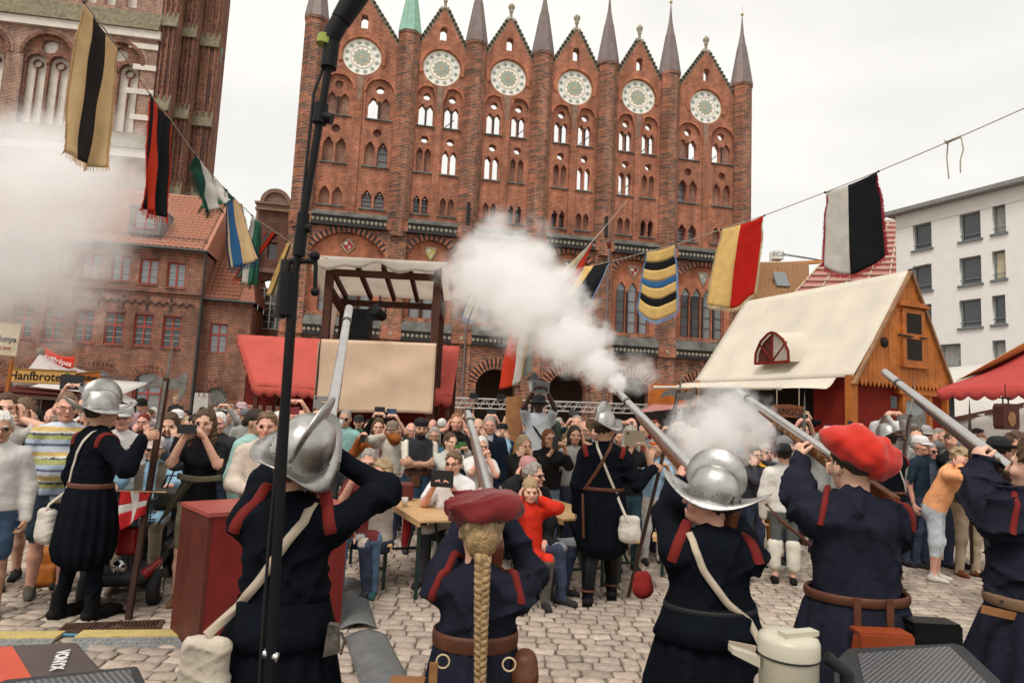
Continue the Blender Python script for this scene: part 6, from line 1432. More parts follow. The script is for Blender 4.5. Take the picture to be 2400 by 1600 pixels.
sp(628, 968, 6.1, 'frowning man in cream blazer over a red shirt', hair=('short', 'light'), top=((.55, .47, .39), 1., .022), bottom=((.2, .2, .2), 'long'), arms=('front', 'front'), face=16, skin='pink', paint=opening((.30, .05, .05), .035, 1.25), build=1.08)
sp(632, 961, 12, 'person in a small white cap behind the cream blazer', hair=('short', 'grey'), hat=('cap', (.68, .66, .64)), top=(GR, 1.))
sp(655, 966, 9, 'white haired woman half hidden by the microphone stand', hair=('bob', 'white'), top=((.3, .2, .2), 1.), face=20)
sp(708, 962, 7.6, 'white bearded man in sunglasses raising a red phone case', ('phone', (.20, .018, .02), 'dark red smartphone case held up beside the microphone stand', (.02, .40, 1.76)), hair=('bald', 'grey'), glasses='sun', beard=('white', 'short'), top=((.5, .47, .45), .5), arms=('phonehi', 'phonehi'), face=5, skin='pink')
# --- middle
sp(811, 961, 8.4, 'man in mint polo with moustache and sunglasses raising a grey tablet', ('tablet', (.24, .23, .22), 'grey tablet held up below the beige tower cloth', (.28, .34, 1.86)), hair=('crop', 'grey'), glasses='sun', beard=('white', 'mous'), top=((.27, .47, .45), .5, .015), bottom=((.06, .06, .07), 'long'), arms=('down', ((.30, .28, 1.76), (-.1, .1, 1), (-.6, .5, 0), (.8, .1, -.5), .6)), face=5, skin='tan', build=1.1)
sp(842, 976, 8.9, 'smiling boy in a black and green cap', hair=('short', 'light'), hat=('cap', (.02, .022, .02)), top=((.12, .30, .20), .5), H=1.35, lift=.32, hs=1.12, face=8)
sp(888, 981, 8.2, 'long haired woman in rust suede jacket holding a black phone', ('phoneup', PB, 'black smartphone held upright by the woman in rust jacket', (.22, .36, 1.50)), hair=('long', 'brown'), glasses='clear', top=((.28, .085, .022), 1., .015), bottom=(DEN, 'long'), arms=('ear', ((.25, .30, 1.38), (-.3, .2, .9), (-.7, .4, 0), (.5, -.2, -1), .6)), face=12, paint=opening((.60, .55, .58), .06), bust=True)
sp(921, 984, 9.4, 'man in a brown cap and pale jacket behind the rust jacket', hair=('short', 'grey'), hat=('cap', (.20, .15, .115)), top=((.50, .46, .40), 1., .01), arms=('down', 'ear'), face=0, build=1.05)
sp(898, 975, 10.2, 'person behind the rust jacket holding a dark phone overhead', ('phone', PB, 'dark smartphone held overhead above the rust jacket', (.0, .33, 1.94)), hair=('short', 'dark'), top=(BLK_, 1.), arms=('phonehi', 'phonehi'), H=1.62)
sp(935, 985, 10.4, 'person stretching up a blue phone under the tower cloth', ('phone', (.035, .07, .15), 'blue smartphone stretched up under the tower cloth', (.02, .33, 1.94)), hair=('short', 'brown'), top=(GR, .5), arms=('phonehi', 'phonehi'), H=1.60, face=-10)
def tunic(V, ci, col):
    s_ = (ci == 1) & (np.abs(V[:, 0]) < .175) & (V[:, 2] > 1.08); col[s_, :3] = (.030, .032, .036); s_ = (ci == 1) & (V[:, 2] <= 1.08) & (np.abs(V[:, 0]) < .26); col[s_, :3] = (.018, .045, .075)
bm = sp(988, 976, 7.5, 'black bearded man in dark vest with bare arms crossed', hair=('short', 'black'), hat=('pill', (.012, .012, .013)), beard=('black', 'full'), top=((.66, .60, .50), .5, .02), bottom=((.22, .02, .02), 'long'), arms=('cross', 'cross'), face=14, skin='tan', paint=tunic, hpitch=-8, build=1.12, group='costumed performers')
o_ = bm['o']; s_ = bm['s']; m = MB()
for k in range(41):
    pass
V = []; F = []; nk = 40
for j, (z, rx, ry) in enumerate(((1.10, .175, .135), (1.0, .20, .15), (.80, .245, .19), (.55, .275, .22))):
    for i in range(nk): a = 2*PI*i/nk; w = 1+.05*j*math.cos(9*a); V.append((rx*w*math.cos(a)*s_, ry*w*math.sin(a)*s_, z*s_))
for j in range(3):
    for i in range(nk): F.append((j*nk+i, j*nk+(i+1) % nk, (j+1)*nk+(i+1) % nk, (j+1)*nk+i))
link('tunic_skirt', mesh('tunic_skirt', V, F, True), o_, mat('dark teal wool', (.016, .042, .07), .9, var=.15, bump=.2))
LEA = mat('brown leather', (.10, .035, .018), .55, var=.3, scale=8, bump=.2); LEAT = mat('tan leather', (.27, .12, .045), .6, var=.25, scale=8, bump=.2)
m = MB(); m.lathe([(.182, 1.02), (.19, 1.05), (.187, 1.08)], 30, (0, 0, 0), Matrix.Diagonal(V3(s_*1.05, s_*.82, s_))); m.build('belt', LEA, o_)
m = MB(); m.box((.05*s_, .165*s_, .95*s_), (.11, .05, .13)); m.build('belt_pouch', LEA, o_)
for q in (-1, 1): cloth('coif_tie', lambda u, v, q=q: bm['hm'] @ V3(q*(.075+.01*v), .02+.02*v+.02*u, .06-.34*v), 2, 8, mat('white linen', (.62, .58, .50), .9), o_)
sp(964, 991, 10.2, 'white haired man with glasses left of the bearded man', hair=('bald', 'white'), glasses='clear', top=(BLK_, 1.), face=20, skin='pink')
sp(1015, 983, 13, 'old man far back right of the beige cloth', hair=('bald', 'grey'), top=(GR, 1.), skin='pink')
sp(1019, 1002, 9.2, 'smiling woman with grey bob right of the bearded man', hair=('bob', 'grey'), glasses='clear', top=((.06, .12, .2), 1.), skin='tan', face=5)
sp(1036, 982, 13, 'grey haired man turned away in green jacket', hair=('short', 'white'), top=((.06, .07, .05), 1.), face=150)
sp(1071, 970, 9.8, 'ginger haired man in black T-shirt with both hands on his ears', hair=('crop', 'ginger'), top=((.018, .018, .018), .5), arms=('ear', 'ear'), face=2, skin='pink', build=1.1)
sp(1056, 1015, 7.3, 'woman with curly ponytail in pale grey hoodie aiming a green phone', ('phone', (.06, .17, .035), 'green smartphone held sideways by the woman in grey hoodie', (.06, .40, 1.62)), hair=('pony', 'brown'), top=((.46, .45, .41), 1., .022), bottom=((.42, .40, .36), 'long'), arms=('phone', 'phone'), face=35, bust=True)
sp(1100, 985, 11, 'man holding binocular camera above the musket barrel', ('camera', PB, 'small camera held above the bright musket barrel', (0, .34, 1.94)), hair=('short', 'brown'), top=((.12, .13, .10), 1.), arms=('phonehi', 'phonehi'), H=1.66)
sp(1153, 982, 11, 'person in black raising a dark phone before the dark arch', ('phone', PB, 'dark smartphone raised before the dark arch', (0, .34, 1.94)), hair=('short', 'dark'), top=(BLK_, .5), arms=('phonehi', 'phonehi'), H=1.66)
sp(1121, 981, 9.4, 'bald man resting a hand on his cheek behind the barrel', hair=None, brow='brown', top=(BLK_, 1.), arms=('cheek', 'cheek'), face=5, skin='fair')
sp(1149, 977, 9.7, 'grey haired man in navy jacket looking up', hair=('short', 'grey'), top=((.015, .022, .04), 1., .02), face=2, skin='pink', paint=opening((.5, .5, .52), .03, 1.2), build=1.1)
sp(1179, 988, 8.8, 'blond boy in backwards black cap and light blue shirt', hair=('fringe', 'blond'), hat=('capback', (.012, .012, .013)), top=((.30, .48, .62), 1.), arms=('cheek', 'cheek'), face=0, H=1.40, lift=.25, hs=1.1, paint=sleeves((.02, .03, .06)))
sp(1189, 973, 14, 'bald man far back beside the timber post', hair=None, brow='brown', top=(GR, 1.), skin='pink')
sp(1128, 1024, 7.0, 'white haired woman in white shirt partly behind the barrel', hair=('bob', 'white'), glasses='clear', top=(W_, .5, .02), arms=('cheek', 'phone'), face=20, skin='pink', bust=True, build=1.1)
sp(1214, 1015, 7.5, 'laughing blonde woman in black jumper with sunglasses on her hair', hair=('long', 'blond'), top=((.014, .014, .014), 1., .015), bottom=(BLK_, 'long'), arms=('cheek', 'cheek'), face=30, hpitch=-12, hroll=12, bust=True, lean=14)
p_ = sp(1264, 922, 8.5, 'man in white polo and bucket hat standing high holding up a tablet', ('tablet', (.10, .11, .115), 'grey tablet held up by the man in bucket hat', (0, .36, 1.86)), hair=('crop', 'black'), hat=('bucket', (.015, .015, .016)), top=((.66, .69, .72), .5, .02), bottom=((.26, .23, .17), 'shorts'), arms=('phonehi', 'phonehi'), face=0, skin='dark', lift=.30, hpitch=6)
bk = MB(); bk.box((-.2, -.2, 1.22), (.26, .2, .42)); b2 = Solid().box((-.22, -.16, 1.22), (.14, .11, .23), 0, .02, rnd=.07); V, F, _ = b2.surf(.025, vnoise(14, .012)); link('backpack', npmesh('backpack', V, F), p_['o'], mat('dark green nylon', (.03, .05, .035), .6, var=.2, bump=.3))
m = MB(); m.tube([p_['T'](.17, .03, 1.46), p_['T'](.02, .135, 1.25), p_['T'](-.16, .12, 1.02)], .018, 6); m.build('chest_strap', BLK, p_['o'])
sp(1286, 1006, 7.5, 'auburn haired woman in black top with a white shoulder bag', ('phoneup', PB, 'black smartphone held upright by the auburn haired woman', (.10, .43, 1.60)), hair=('bob', 'auburn'), glasses='clear', top=((.014, .014, .015), .75, .012), bottom=(DENL, 'long'), shoe=(.5, .4, .33), arms=('phone', 'phone'), face=22, bust=True, build=1.08, skin='tan')
sp(1249, 1060, 7.0, 'grey haired person with glasses behind the pink bandana', hair=('short', 'grey'), glasses='clear', top=((.25, .25, .27), 1.), face=60, sit=True, skin='pink')
sp(1352, 973, 10, 'grey bearded man tipping his head back', hair=('short', 'grey'), beard=('white', 'short'), top=((.03, .07, .09), 1.), face=-10, hpitch=14, skin='pink')
sp(1340, 992, 10.3, 'person in teal sleeve stretching a phone up by the arcade', ('phone', (.06, .06, .065), 'dark smartphone stretched up by an arm in a teal sleeve', (.0, .34, 1.98)), hair=('bob', 'blond'), top=((.02, .07, .085), .85), arms=('phonehi', 'phonehi'), H=1.66)
sp(1347, 999, 9.0, 'young dark haired woman with a hand on her ear', hair=('bob', 'dark'), top=(GR, .5), arms=('ear', 'down'), face=5, skin='tan')
sp(1369, 987, 8.0, 'bald man with grey beard in a black T-shirt beside the officer', hair=('bald', 'grey'), beard=('grey', 'short'), glasses='clear', top=((.028, .026, .025), .5, .02), bottom=(DEN, 'long'), face=18, skin='pink', build=1.25)
sp(1325, 1018, 8.6, 'woman with long light hair behind the auburn haired woman', hair=('long', 'light'), glasses='clear', top=(BLK_, 1.), face=0)
sp(1398, 985, 10.6, 'person lifting a small camera behind the steel helmet of the officer', ('camera', PB, 'small camera lifted behind the officer helmet', (0, .34, 1.94)), hair=('short', 'dark'), top=(GR, 1.), arms=('phonehi', 'phonehi'), H=1.7)
sp(1454, 990, 9.6, 'man in black with a dark tablet above the officer shoulder', ('tablet', (.10, .095, .09), 'dark tablet held above the shoulder of the officer', (0, .36, 1.80)), hair=('short', 'grey'), top=(BLK_, 1.), arms=('phonehi', 'phonehi'), H=1.66, skin='pink')
sp(1480, 980, 11, 'white haired bald man right of the officer', hair=('bald', 'white'), top=((.3, .05, .05), 1.), skin='pink')
sp(1452, 1007, 8.9, 'grey blonde woman with glasses behind the officer arm', hair=('bob', 'grey'), glasses='clear', top=(BLK_, 1.), face=10)
sp(1477, 1000, 7.1, 'woman with long grey hair and printed black T-shirt raising a tan tablet', ('tablet', (.24, .19, .12), 'tan cased tablet raised by the long haired woman', (.07, .40, 1.64)), hair=('long', 'grey'), top=((.016, .016, .017), .5, .012), bottom=((.03, .06, .08), 'long'), arms=('phone', 'phone'), face=8, bust=True, skin='fair')
sp(1536, 1028, 7.5, 'woman with orange headband and pale blue top holding a small phone', ('phoneup', (.35, .36, .38), 'small pale phone held near the orange headband', (-.14, .34, 1.50)), hair=('bob', 'grey'), hat=('band', (.60, .14, .03)), top=((.28, .42, .56), .5, .01), bottom=(W_, 'long'), arms=('phonelow', 'cheek'), face=5, skin='tan', bust=True)
# --- right, around the small smoke
sp(1553, 1000, 9.4, 'person with a brown tablet case above the pale halberd shaft', ('tablet', (.07, .025, .018), 'dark brown tablet case held up left of the small smoke', (0, .36, 1.80)), hair=('short', 'brown'), top=(GR, 1.), arms=('phonehi', 'phonehi'), H=1.62)
sp(1580, 1000, 10.2, 'person reaching a pale phone high beside the halberd blade', ('phoneup', (.4, .42, .45), 'pale smartphone reached high beside the halberd blade', (.0, .34, 2.02)), hair=('short', 'dark'), top=((.45, .42, .4), .5), arms=('phonehi', 'phonehi'), H=1.68)
sp(1592, 1009, 8.8, 'grey blond woman in sunglasses left of the small smoke', hair=('bob', 'grey'), glasses='sun', top=((.4, .36, .33), 1.), arms=('cheek', 'down'), face=5)
sp(1625, 1005, 9.6, 'pale haired man inside the small smoke', hair=('short', 'white'), top=((.3, .3, .36), 1.), skin='pink')
sp(1660, 1012, 9.2, 'woman in pink shirt behind the small smoke', hair=('bob', 'light'), top=((.55, .35, .35), .5), arms=('ear', 'ear'))
sp(1699, 1030, 8.0, 'blonde woman aiming a dark green phone through the smoke', ('phoneup', (.03, .09, .06), 'dark green smartphone aimed through the smoke', (-.03, .42, 1.58)), hair=('bob', 'blond'), top=((.55, .45, .45), 1.), arms=('phone', 'phone'), face=-12, skin='pink')
sp(1728, 1003, 10, 'man in blue shirt behind the small smoke', hair=('short', 'brown'), top=((.15, .25, .4), 1.), skin='pink')
sp(1755, 1015, 9.2, 'grey haired man at the right end of the smoke', hair=('short', 'grey'), top=((.25, .2, .2), 1.), skin='pink')
sp(1640, 1040, 8.2, 'woman in patterned blue blouse low in the smoke', hair=('short', 'grey'), top=((.16, .20, .30), 1.), face=10, paint=speck((.5, .5, .55)), bust=True)
sp(1768, 1046, 8.3, 'person in dark headband with hand on cheek', hair=('short', 'dark'), glasses='clear', top=((.05, .05, .06), 1.), arms=('ear', 'cheek'), face=15)
def yel(V, ci, col): s_ = (ci == 1) & (V[:, 1] > .05) & (np.abs(V[:, 0]) < .05); col[s_, :3] = (.55, .50, .50)
sp(1792, 1039, 8.7, 'white haired woman in sunglasses and long mustard jacket', hair=('short', 'white'), glasses='sun', top=((.62, .30, .045), 1., .02), bottom=((.55, .25, .03), 'capri'), shoe=W_, arms=('cheek', 'cheek'), face=10, paint=yel, skin='pink', bust=True, hem=.72)
sp(1801, 998, 9.4, 'person in mauve cap and sunglasses raising both hands', ('phone', PB, 'black smartphone raised by the person in mauve cap', (0, .36, 1.80)), hair=('short', 'grey'), hat=('cap', (.22, .13, .17)), glasses='sun', top=((.3, .12, .14), 1.), arms=('phonehi', 'phonehi'), skin='pink')
sp(1838, 1019, 9.0, 'man in grey cap behind the broad black hat', hair=('short', 'grey'), hat=('beanie', (.20, .20, .20)), top=((.3, .3, .28), 1.), face=30)
bh = sp(1838, 1040, 7.5, 'costumed man in broad black hat, white shirt and grey breeches, back turned', hair=('short', 'dark'), hat=('broad', (.012, .012, .014)), top=((.64, .61, .56), 1., .03), bottom=((.10, .105, .10), 'capri'), shoe=(.012, .012, .012), arms=('down', 'front'), face=165, build=1.1, group='costumed performers')
for q in (-1, 1): s2 = Solid().cone(np.array((q*.11, .0, .50))*bh['s'], np.array((q*.11, -.01, .24))*bh['s'], .085, .075, 0, .02); V, F, _ = s2.surf(.02, vnoise(30, .01)); link('stocking', npmesh('stocking', V, F), bh['o'], mat('white linen', (.62, .58, .50), .9))
sp(1890, 934, 13, 'fair haired child in black riding on shoulders beside the LANGOS board', hair=('short', 'blond'), top=(BLK_, 1.), arms=('ear', 'ear'), H=1.2, lift=.9, hs=1.2, face=-10)
sp(1882, 992, 12.8, 'man carrying the child in black on his shoulders', hair=('short', 'dark'), top=((.2, .22, .25), 1.), skin='pink')
sp(1862, 1000, 10.5, 'man peering beneath the engraved musket with a raised arm', ('phone', PB, 'dark smartphone raised below the LANGOS board', (.02, .34, 1.92)), hair=('short', 'brown'), top=((.5, .5, .5), .5), arms=('phonehi', 'phonehi'), skin='pink')
sp(1920, 1010, 9.8, 'person holding a purple phone above the red beret', ('phone', (.20, .09, .28), 'purple smartphone held up by the red stall wall', (0, .36, 1.86)), hair=('short', 'grey'), top=((.4, .4, .38), 1.), arms=('phonehi', 'phonehi'), H=1.72)
sp(1965, 1000, 10.2, 'person holding a black phone left of the stall post', ('phoneup', PB, 'black smartphone held up left of the stall corner post', (0, .36, 1.90)), hair=('bald', 'white'), top=((.5, .48, .46), 1.), arms=('phonehi', 'phonehi'), H=1.72, skin='pink')
sp(2013, 992, 9.6, 'bald man above the red beret', hair=('bald', 'brown'), top=(GR, 1.), skin='pink')
sp(2058, 985, 9.0, 'man in pale cap reaching a phone up past the helmet', ('phoneup', (.05, .06, .065), 'grey smartphone reached up beside the second helmet', (.0, .34, 2.0)), hair=('short', 'grey'), hat=('cap', (.5, .5, .5)), top=((.40, .40, .41), 1.), arms=('phonehi', 'phonehi'), skin='pink')
sp(2100, 985, 9.2, 'person in a white hat behind the second helmet', hair=('short', 'white'), hat=('beanie', (.62, .6, .57)), top=(GR, 1.))
sp(2145, 1001, 8.9, 'brown haired young man right of the second helmet', hair=('short', 'brown'), top=((.06, .10, .14), .5), skin='fair', face=-25)
sp(2163, 994, 9.6, 'man in a grey baseball cap shading his eyes by the red wall', hair=('short', 'dark'), hat=('cap', (.33, .33, .32)), top=((.06, .06, .07), 1.), arms=('down', 'cheek'), face=5, skin='pink')
sp(2153, 1018, 9.2, 'old man in white cap looking left', hair=('short', 'white'), hat=('cap', (.68, .67, .66)), top=((.02, .035, .05), .5), face=35, skin='pink')
sp(2175, 1036, 9.3, 'grey haired woman in sunglasses left of the orange jacket', hair=('fringe', 'grey'), glasses='sun', top=((.10, .12, .16), 1.), face=15, skin='pink')
def orj(V, ci, col): s_ = (ci == 1) & (V[:, 1] > .10) & (np.abs(V[:, 0]-.03) < .05); col[s_, :3] = (.62, .56, .55)
sp(2188, 1040, 8.0, 'blonde woman in orange jacket bending forward with a hand on her ear', hair=('curly', 'blond'), glasses='clear', top=((.85, .39, .18), 1., .012), bottom=((.55, .60, .64), 'capri'), shoe=(.6, .55, .5), arms=('down', 'ear'), face=48, lean=24, H=1.70, skin='pink', bust=True, build=1.1, hpitch=-20, hroll=-14)
sp(2232, 1012, 9.2, 'man in black leather jacket behind the orange jacket', ('phoneup', PB, 'black smartphone held by the man in leather jacket', (.1, .36, 1.55)), hair=('crop', 'brown'), top=((.016, .016, .017), 1., .02), arms=('front', 'phone'), face=20, skin='pink')
sp(2262, 1028, 8.3, 'man in khaki jacket, lilac shirt and beige trousers', hair=('short', 'grey'), top=((.17, .16, .11), 1., .025), bottom=((.42, .33, .23), 'long'), shoe=(.16, .05, .02), arms=('front', 'front'), face=5, skin='pink', build=1.15, paint=opening((.48, .43, .52), .05))
sp(2300, 1030, 8.6, 'grey haired man behind the foremost long musket', hair=('short', 'grey'), top=((.30, .28, .26), 1.), bottom=((.45, .36, .26), 'long'), shoe=(.15, .05, .02), face=-5, skin='pink')
bk_ = sp(2338, 1025, 6.4, 'costumed man in black felt hat with white collar behind the last musket', hair=('short', 'dark'), hat=('broad', (.014, .015, .016)), top=((.016, .016, .018), 1., .02), bottom=((.03, .03, .03), 'long'), face=100, arms=('front', 'front'), group='costumed performers', skin='pink')
sp(2384, 1012, 6.6, 'man in maroon shirt with white straps at the right edge', hair=('crop', 'brown'), top=((.11, .025, .035), 1., .02), face=30, skin='pink', build=1.15, paint=opening((.6, .58, .55), .015, 1.1))
# far filler rows
fr = [(300, 950, 17, 'grey jacketed man deep in the crowd behind the tattooed arm', 'short', 'grey', GR), (475, 955, 16, 'woman in red top deep in the crowd near the castle fence', 'bob', 'dark', RED_), (520, 962, 16, 'man in blue top deep in the crowd by the castle turret', 'short', 'brown', (.1, .2, .35)), (690, 965, 15, 'person in dark top deep in the crowd under the red awning', 'short', 'dark', BLK_), (760, 965, 14, 'fair haired person deep in the crowd left of the mint polo', 'bob', 'blond', (.4, .3, .3)), (865, 985, 12, 'dark haired person deep in the crowd beneath the tower cloth', 'short', 'dark', (.1, .1, .12)), (1095, 990, 13, 'grey haired person deep in the crowd left of the dark arch', 'bob', 'grey', (.3, .25, .25)), (1215, 985, 13, 'dark haired person deep in the crowd right of the timber post', 'short', 'dark', (.2, .2, .25)), (1310, 980, 14, 'grey haired woman deep in the crowd right of the white polo', 'bob', 'grey', (.35, .3, .28)), (1420, 990, 13, 'fair haired person deep in the crowd behind the officer', 'short', 'light', (.4, .4, .38)), (1510, 992, 12, 'white haired man deep in the crowd below the faded tent', 'bald', 'white', (.2, .2, .22)), (1535, 985, 14, 'red capped person deep in the crowd below the faded tent', 'short', 'red', RED_), (1610, 990, 13, 'dark haired man deep in the crowd behind the smoke', 'short', 'dark', (.1, .12, .16)), (1690, 990, 13, 'fair haired woman deep in the crowd behind the smoke', 'bob', 'blond', (.3, .3, .35)), (1780, 995, 13, 'dark haired woman deep in the crowd by the stall counter', 'bob', 'dark', (.1, .05, .06)), (1945, 1005, 13, 'man in a dark top deep in the crowd along the red stall wall', 'short', 'brown', BLK_), (2125, 1000, 11.5, 'fair haired man deep in the crowd below the stall window', 'short', 'light', (.3, .35, .4)), (2200, 1005, 12, 'grey haired man deep in the crowd by the stall corner', 'short', 'grey', (.2, .2, .2)), (2290, 1005, 12, 'dark haired man deep in the crowd under the striped awning', 'short', 'dark', (.15, .12, .12))]
for i, (x, y, d, lab, hk, hc_, c) in enumerate(fr): sp(x, y, d, lab, hair=(hk, hc_), top=(c, 1.), face=random.uniform(-20, 30), arms=random.choice([('down', 'down'), ('ear', 'ear'), ('cheek', 'down')]), skin=random.choice(['pink', 'fair', 'tan']))

# ================================================================ musketeers and officers in costume
from mathutils.bvhtree import BVHTree
STEEL = mat('worn steel', (.44, .43, .41), .31, metal=1., var=.38, scale=9, bump=.12, bscale=16)
STEELD = mat('dull forged steel', (.20, .185, .165), .42, metal=.9, var=.4, scale=14, bump=.2)
BARREL = mat('bright barrel steel', (.56, .545, .525), .24, metal=1., var=.10, scale=14, bump=.05, bscale=30)
BRWN = mat('brown gun stock', (.17, .055, .024), .42, var=.35, scale=5, spec=.5)
WOOL = mat('navy wool', (.0055, .007, .0105), .97, var=.3, scale=10, bump=.5, bscale=22, spec=.06)
LINEN = mat('dark blue linen', (.017, .018, .030), .95, var=.3, scale=10, bump=.5, bscale=22, spec=.08)
TRIM = mat('red wool trim', (.155, .012, .009), .9, var=.15)
NATW = mat('natural canvas', (.52, .45, .36), .9, var=.12, bump=.3, bscale=40)
STRAP = mat('pale webbing', (.46, .38, .29), .85, var=.12)
BOOT = mat('black boot leather', (.006, .006, .006), .4, var=.2, bump=.3, bscale=14, spec=.14)
WOOLC, LINC = (.0055, .007, .0105), (.017, .018, .030)
def morion(hm, par, tilt=0., sz=1.):
    """steel comb helmet: skull, fore-and-aft comb, boat-shaped brim, rivets"""
    m4 = hm @ Matrix.Translation((0, -.01, .035)) @ Matrix.Rotation(R(tilt), 4, 'X') @ Matrix.Scale(sz, 4)
    g = MB(); n = 40; prof = [(1., 0), (.99, .25), (.93, .5), (.78, .76), (.52, .93), (.22, .995), (.0, 1.0)]
    g.lathe(prof, n, m4.translation, m4.to_3x3() @ Matrix.Diagonal(V3(.101, .126, .150))); sk_ = g.build('helmet', STEEL, par)
    g = MB(); V = []; F = []
    def bz(a): return -.012+.085*abs(math.sin(a))**3.2-.022*abs(math.cos(a))**2
    for i in range(n):
        a = 2*PI*i/n
        for (k, t) in ((0., .0), (.5, .35), (1., 1.), (1., 1.)):
            rx, ry = .100+.052*k, .125+.088*k*abs(math.sin(a))**1.5+.045*k
            V.append(m4 @ V3(rx*math.cos(a), ry*math.sin(a), bz(a)*t-(0 if k < 1 else 0)))
        V[-1] = V[-1]+m4.to_3x3() @ V3(0, 0, -.006)
        V.append(m4 @ V3(.100*math.cos(a), .125*math.sin(a), -.008))
    for i in range(n):
        for j in range(5): F.append((i*5+j, i*5+(j+1) % 5, ((i+1) % n)*5+(j+1) % 5, ((i+1) % n)*5+j))
    g.add(V, F, True); g.build('brim', STEEL, sk_)
    g = MB(); N_ = 18; V = []; F = []
    for i in range(N_+1):
        a = PI*(.06+.88*i/N_); h = .085*math.sin(PI*i/N_)**.7
        cy, cz = math.cos(a), math.sin(a)
        for (x, e) in ((-.011, -.01), (-.004, h), (.004, h), (.011, -.01)): V.append(m4 @ V3(x, .126*cy+cy*e, .150*cz+cz*e))
    for i in range(N_): F += [(i*4+j, i*4+j+1, i*4+5+j, i*4+4+j) for j in range(3)]
    g.add(V, F, True); g.build('comb', STEEL, sk_)
    g = MB()
    for i in range(16): a = 2*PI*i/16+.1; g.ell(m4 @ V3(.1015*math.cos(a), .1265*math.sin(a), .018), .0042, 6, 4)
    tag(g.build('rivets', STEELD, sk_), kind='stuff')
def loft(name, rings, par, m, n=64, pleats=22, seed=0, jit=.3):
    """rings: (x, y, z, rx, ry, pleat depth)"""
    rr = random.Random(seed); ph = [rr.uniform(0, jit*6) for _ in range(n)]; V = []; F = []
    fr_ = [rr.uniform(.7, 1.3) for _ in range(8)]
    for (x, y, z, rx, ry, p) in rings:
        for i in range(n):
            a = 2*PI*i/n; w = 1+p*(math.sin(pleats*a+.8*math.sin(3*a+seed))+.5*math.sin(pleats*.5*a*2*fr_[0]+2*z*6+seed))/1.5
            V.append((x+rx*w*math.cos(a), y+ry*w*math.sin(a), z))
    for j in range(len(rings)-1):
        for i in range(n): F.append((j*n+i, (j+1)*n+i, (j+1)*n+(i+1) % n, j*n+(i+1) % n))
    return link(name, mesh(name, V, F, True), par, m)
class Wrap:
    """drapes ribbons over a figure's back or front"""
    def __init__(s, P): me = P['o'].data; s.b = BVHTree.FromPolygons([v.co for v in me.vertices], [tuple(p.vertices) for p in me.polygons]); s.P = P
    def hit(s, x, z, side=-1, lift=.012):
        h = s.b.ray_cast(V3(x, side*1.5, z), V3(0, -side, 0))[0]
        return (h+V3(0, side*lift, 0)) if h else None
    def ribbon(s, name, path, w, m, side=-1, lift=.010, n=26, ends=()):
        pts = []
        for i in range(n+1):
            t = i/n*(len(path)-1); k = min(int(t), len(path)-2); f = t-k; x = path[k][0]*(1-f)+path[k+1][0]*f; z = path[k][1]*(1-f)+path[k+1][1]*f
            h = s.hit(x, z, side, lift)
            if h: pts.append(h)
        for _ in range(2): pts = [pts[0]]+[(pts[i-1]+pts[i]*2+pts[i+1])/4 for i in range(1, len(pts)-1)]+[pts[-1]]
        if name in ('shoulder_strap', 'sword_belt'): q = pts[0]; sx = -1 if q.x < 0 else 1; pts = [q+V3(sx*.012, .13, .055), q+V3(sx*.012, .07, .062), q+V3(sx*.006, .025, .035)]+pts
        pts = list(ends[0] if ends and ends[0] else [])+pts+list(ends[1] if ends and ends[1] else []); pts = [Vector(p) for p in pts]
        V = []; F = []
        for i, p in enumerate(pts):
            d = (pts[min(i+1, len(pts)-1)]-pts[max(i-1, 0)]).normalized(); nn = V3(0, side, 0); b = d.cross(nn).normalized()*w/2
            for q, e in ((-1, 0), (1, 0), (1, -.004), (-1, -.004)): V.append(p+b*q+nn*e)
        for i in range(len(pts)-1): F += [(i*4+j, i*4+(j+1) % 4, i*4+4+(j+1) % 4, i*4+4+j) for j in range(4)]
        return link(name, mesh(name, V, F, True), s.P['o'], m)
def seam(x0=.150, w=.026, z0=1.17, c=(.30, .022, .012), front=True):
    def f(V, ci, col):
        s_ = (ci == 1) & (np.abs(np.abs(V[:, 0])-x0-.03*np.clip((1.36-V[:, 2])*2, -.3, .6)) < w) & (V[:, 2] > z0); col[s_, :3] = c
    return f
def satchel(name, label, P, c, sz, m, strap=None, flap=False, cat='bag', rot=0., seed=1):
    s_ = Solid(); s_.box((0, 0, 0), (sz[0]/2, sz[1]/2, sz[2]/2), 0, .02, rnd=min(sz)*.42); s_.ell((0, 0, -sz[2]*.18), (sz[0]*.52, sz[1]*.62, sz[2]*.34), 0, .04)
    V, F, _ = s_.surf(max(.007, sz[0]/26), folds(seed, .006, .10)); me = npmesh(name, V, F)
    e = empty(name, P['M'] @ V3(*c), P['o'].rotation_euler[2]+rot, label, cat); link('pouch', me, e, m)
    if flap: q = MB(); q.box((0, -sz[1]*.52, sz[2]*.15), (sz[0]*1.0, .012, sz[2]*.62)); q.box((0, 0, sz[2]*.47), (sz[0]*.98, sz[1]*1.0, .012)); q.build('flap', m, e); q = MB(); q.tube([(0, -sz[1]*.56, -.02), (.01, -sz[1]*.56, -sz[2]*.3)], .004, 5); q.build('thong', LEA, e)
    return e
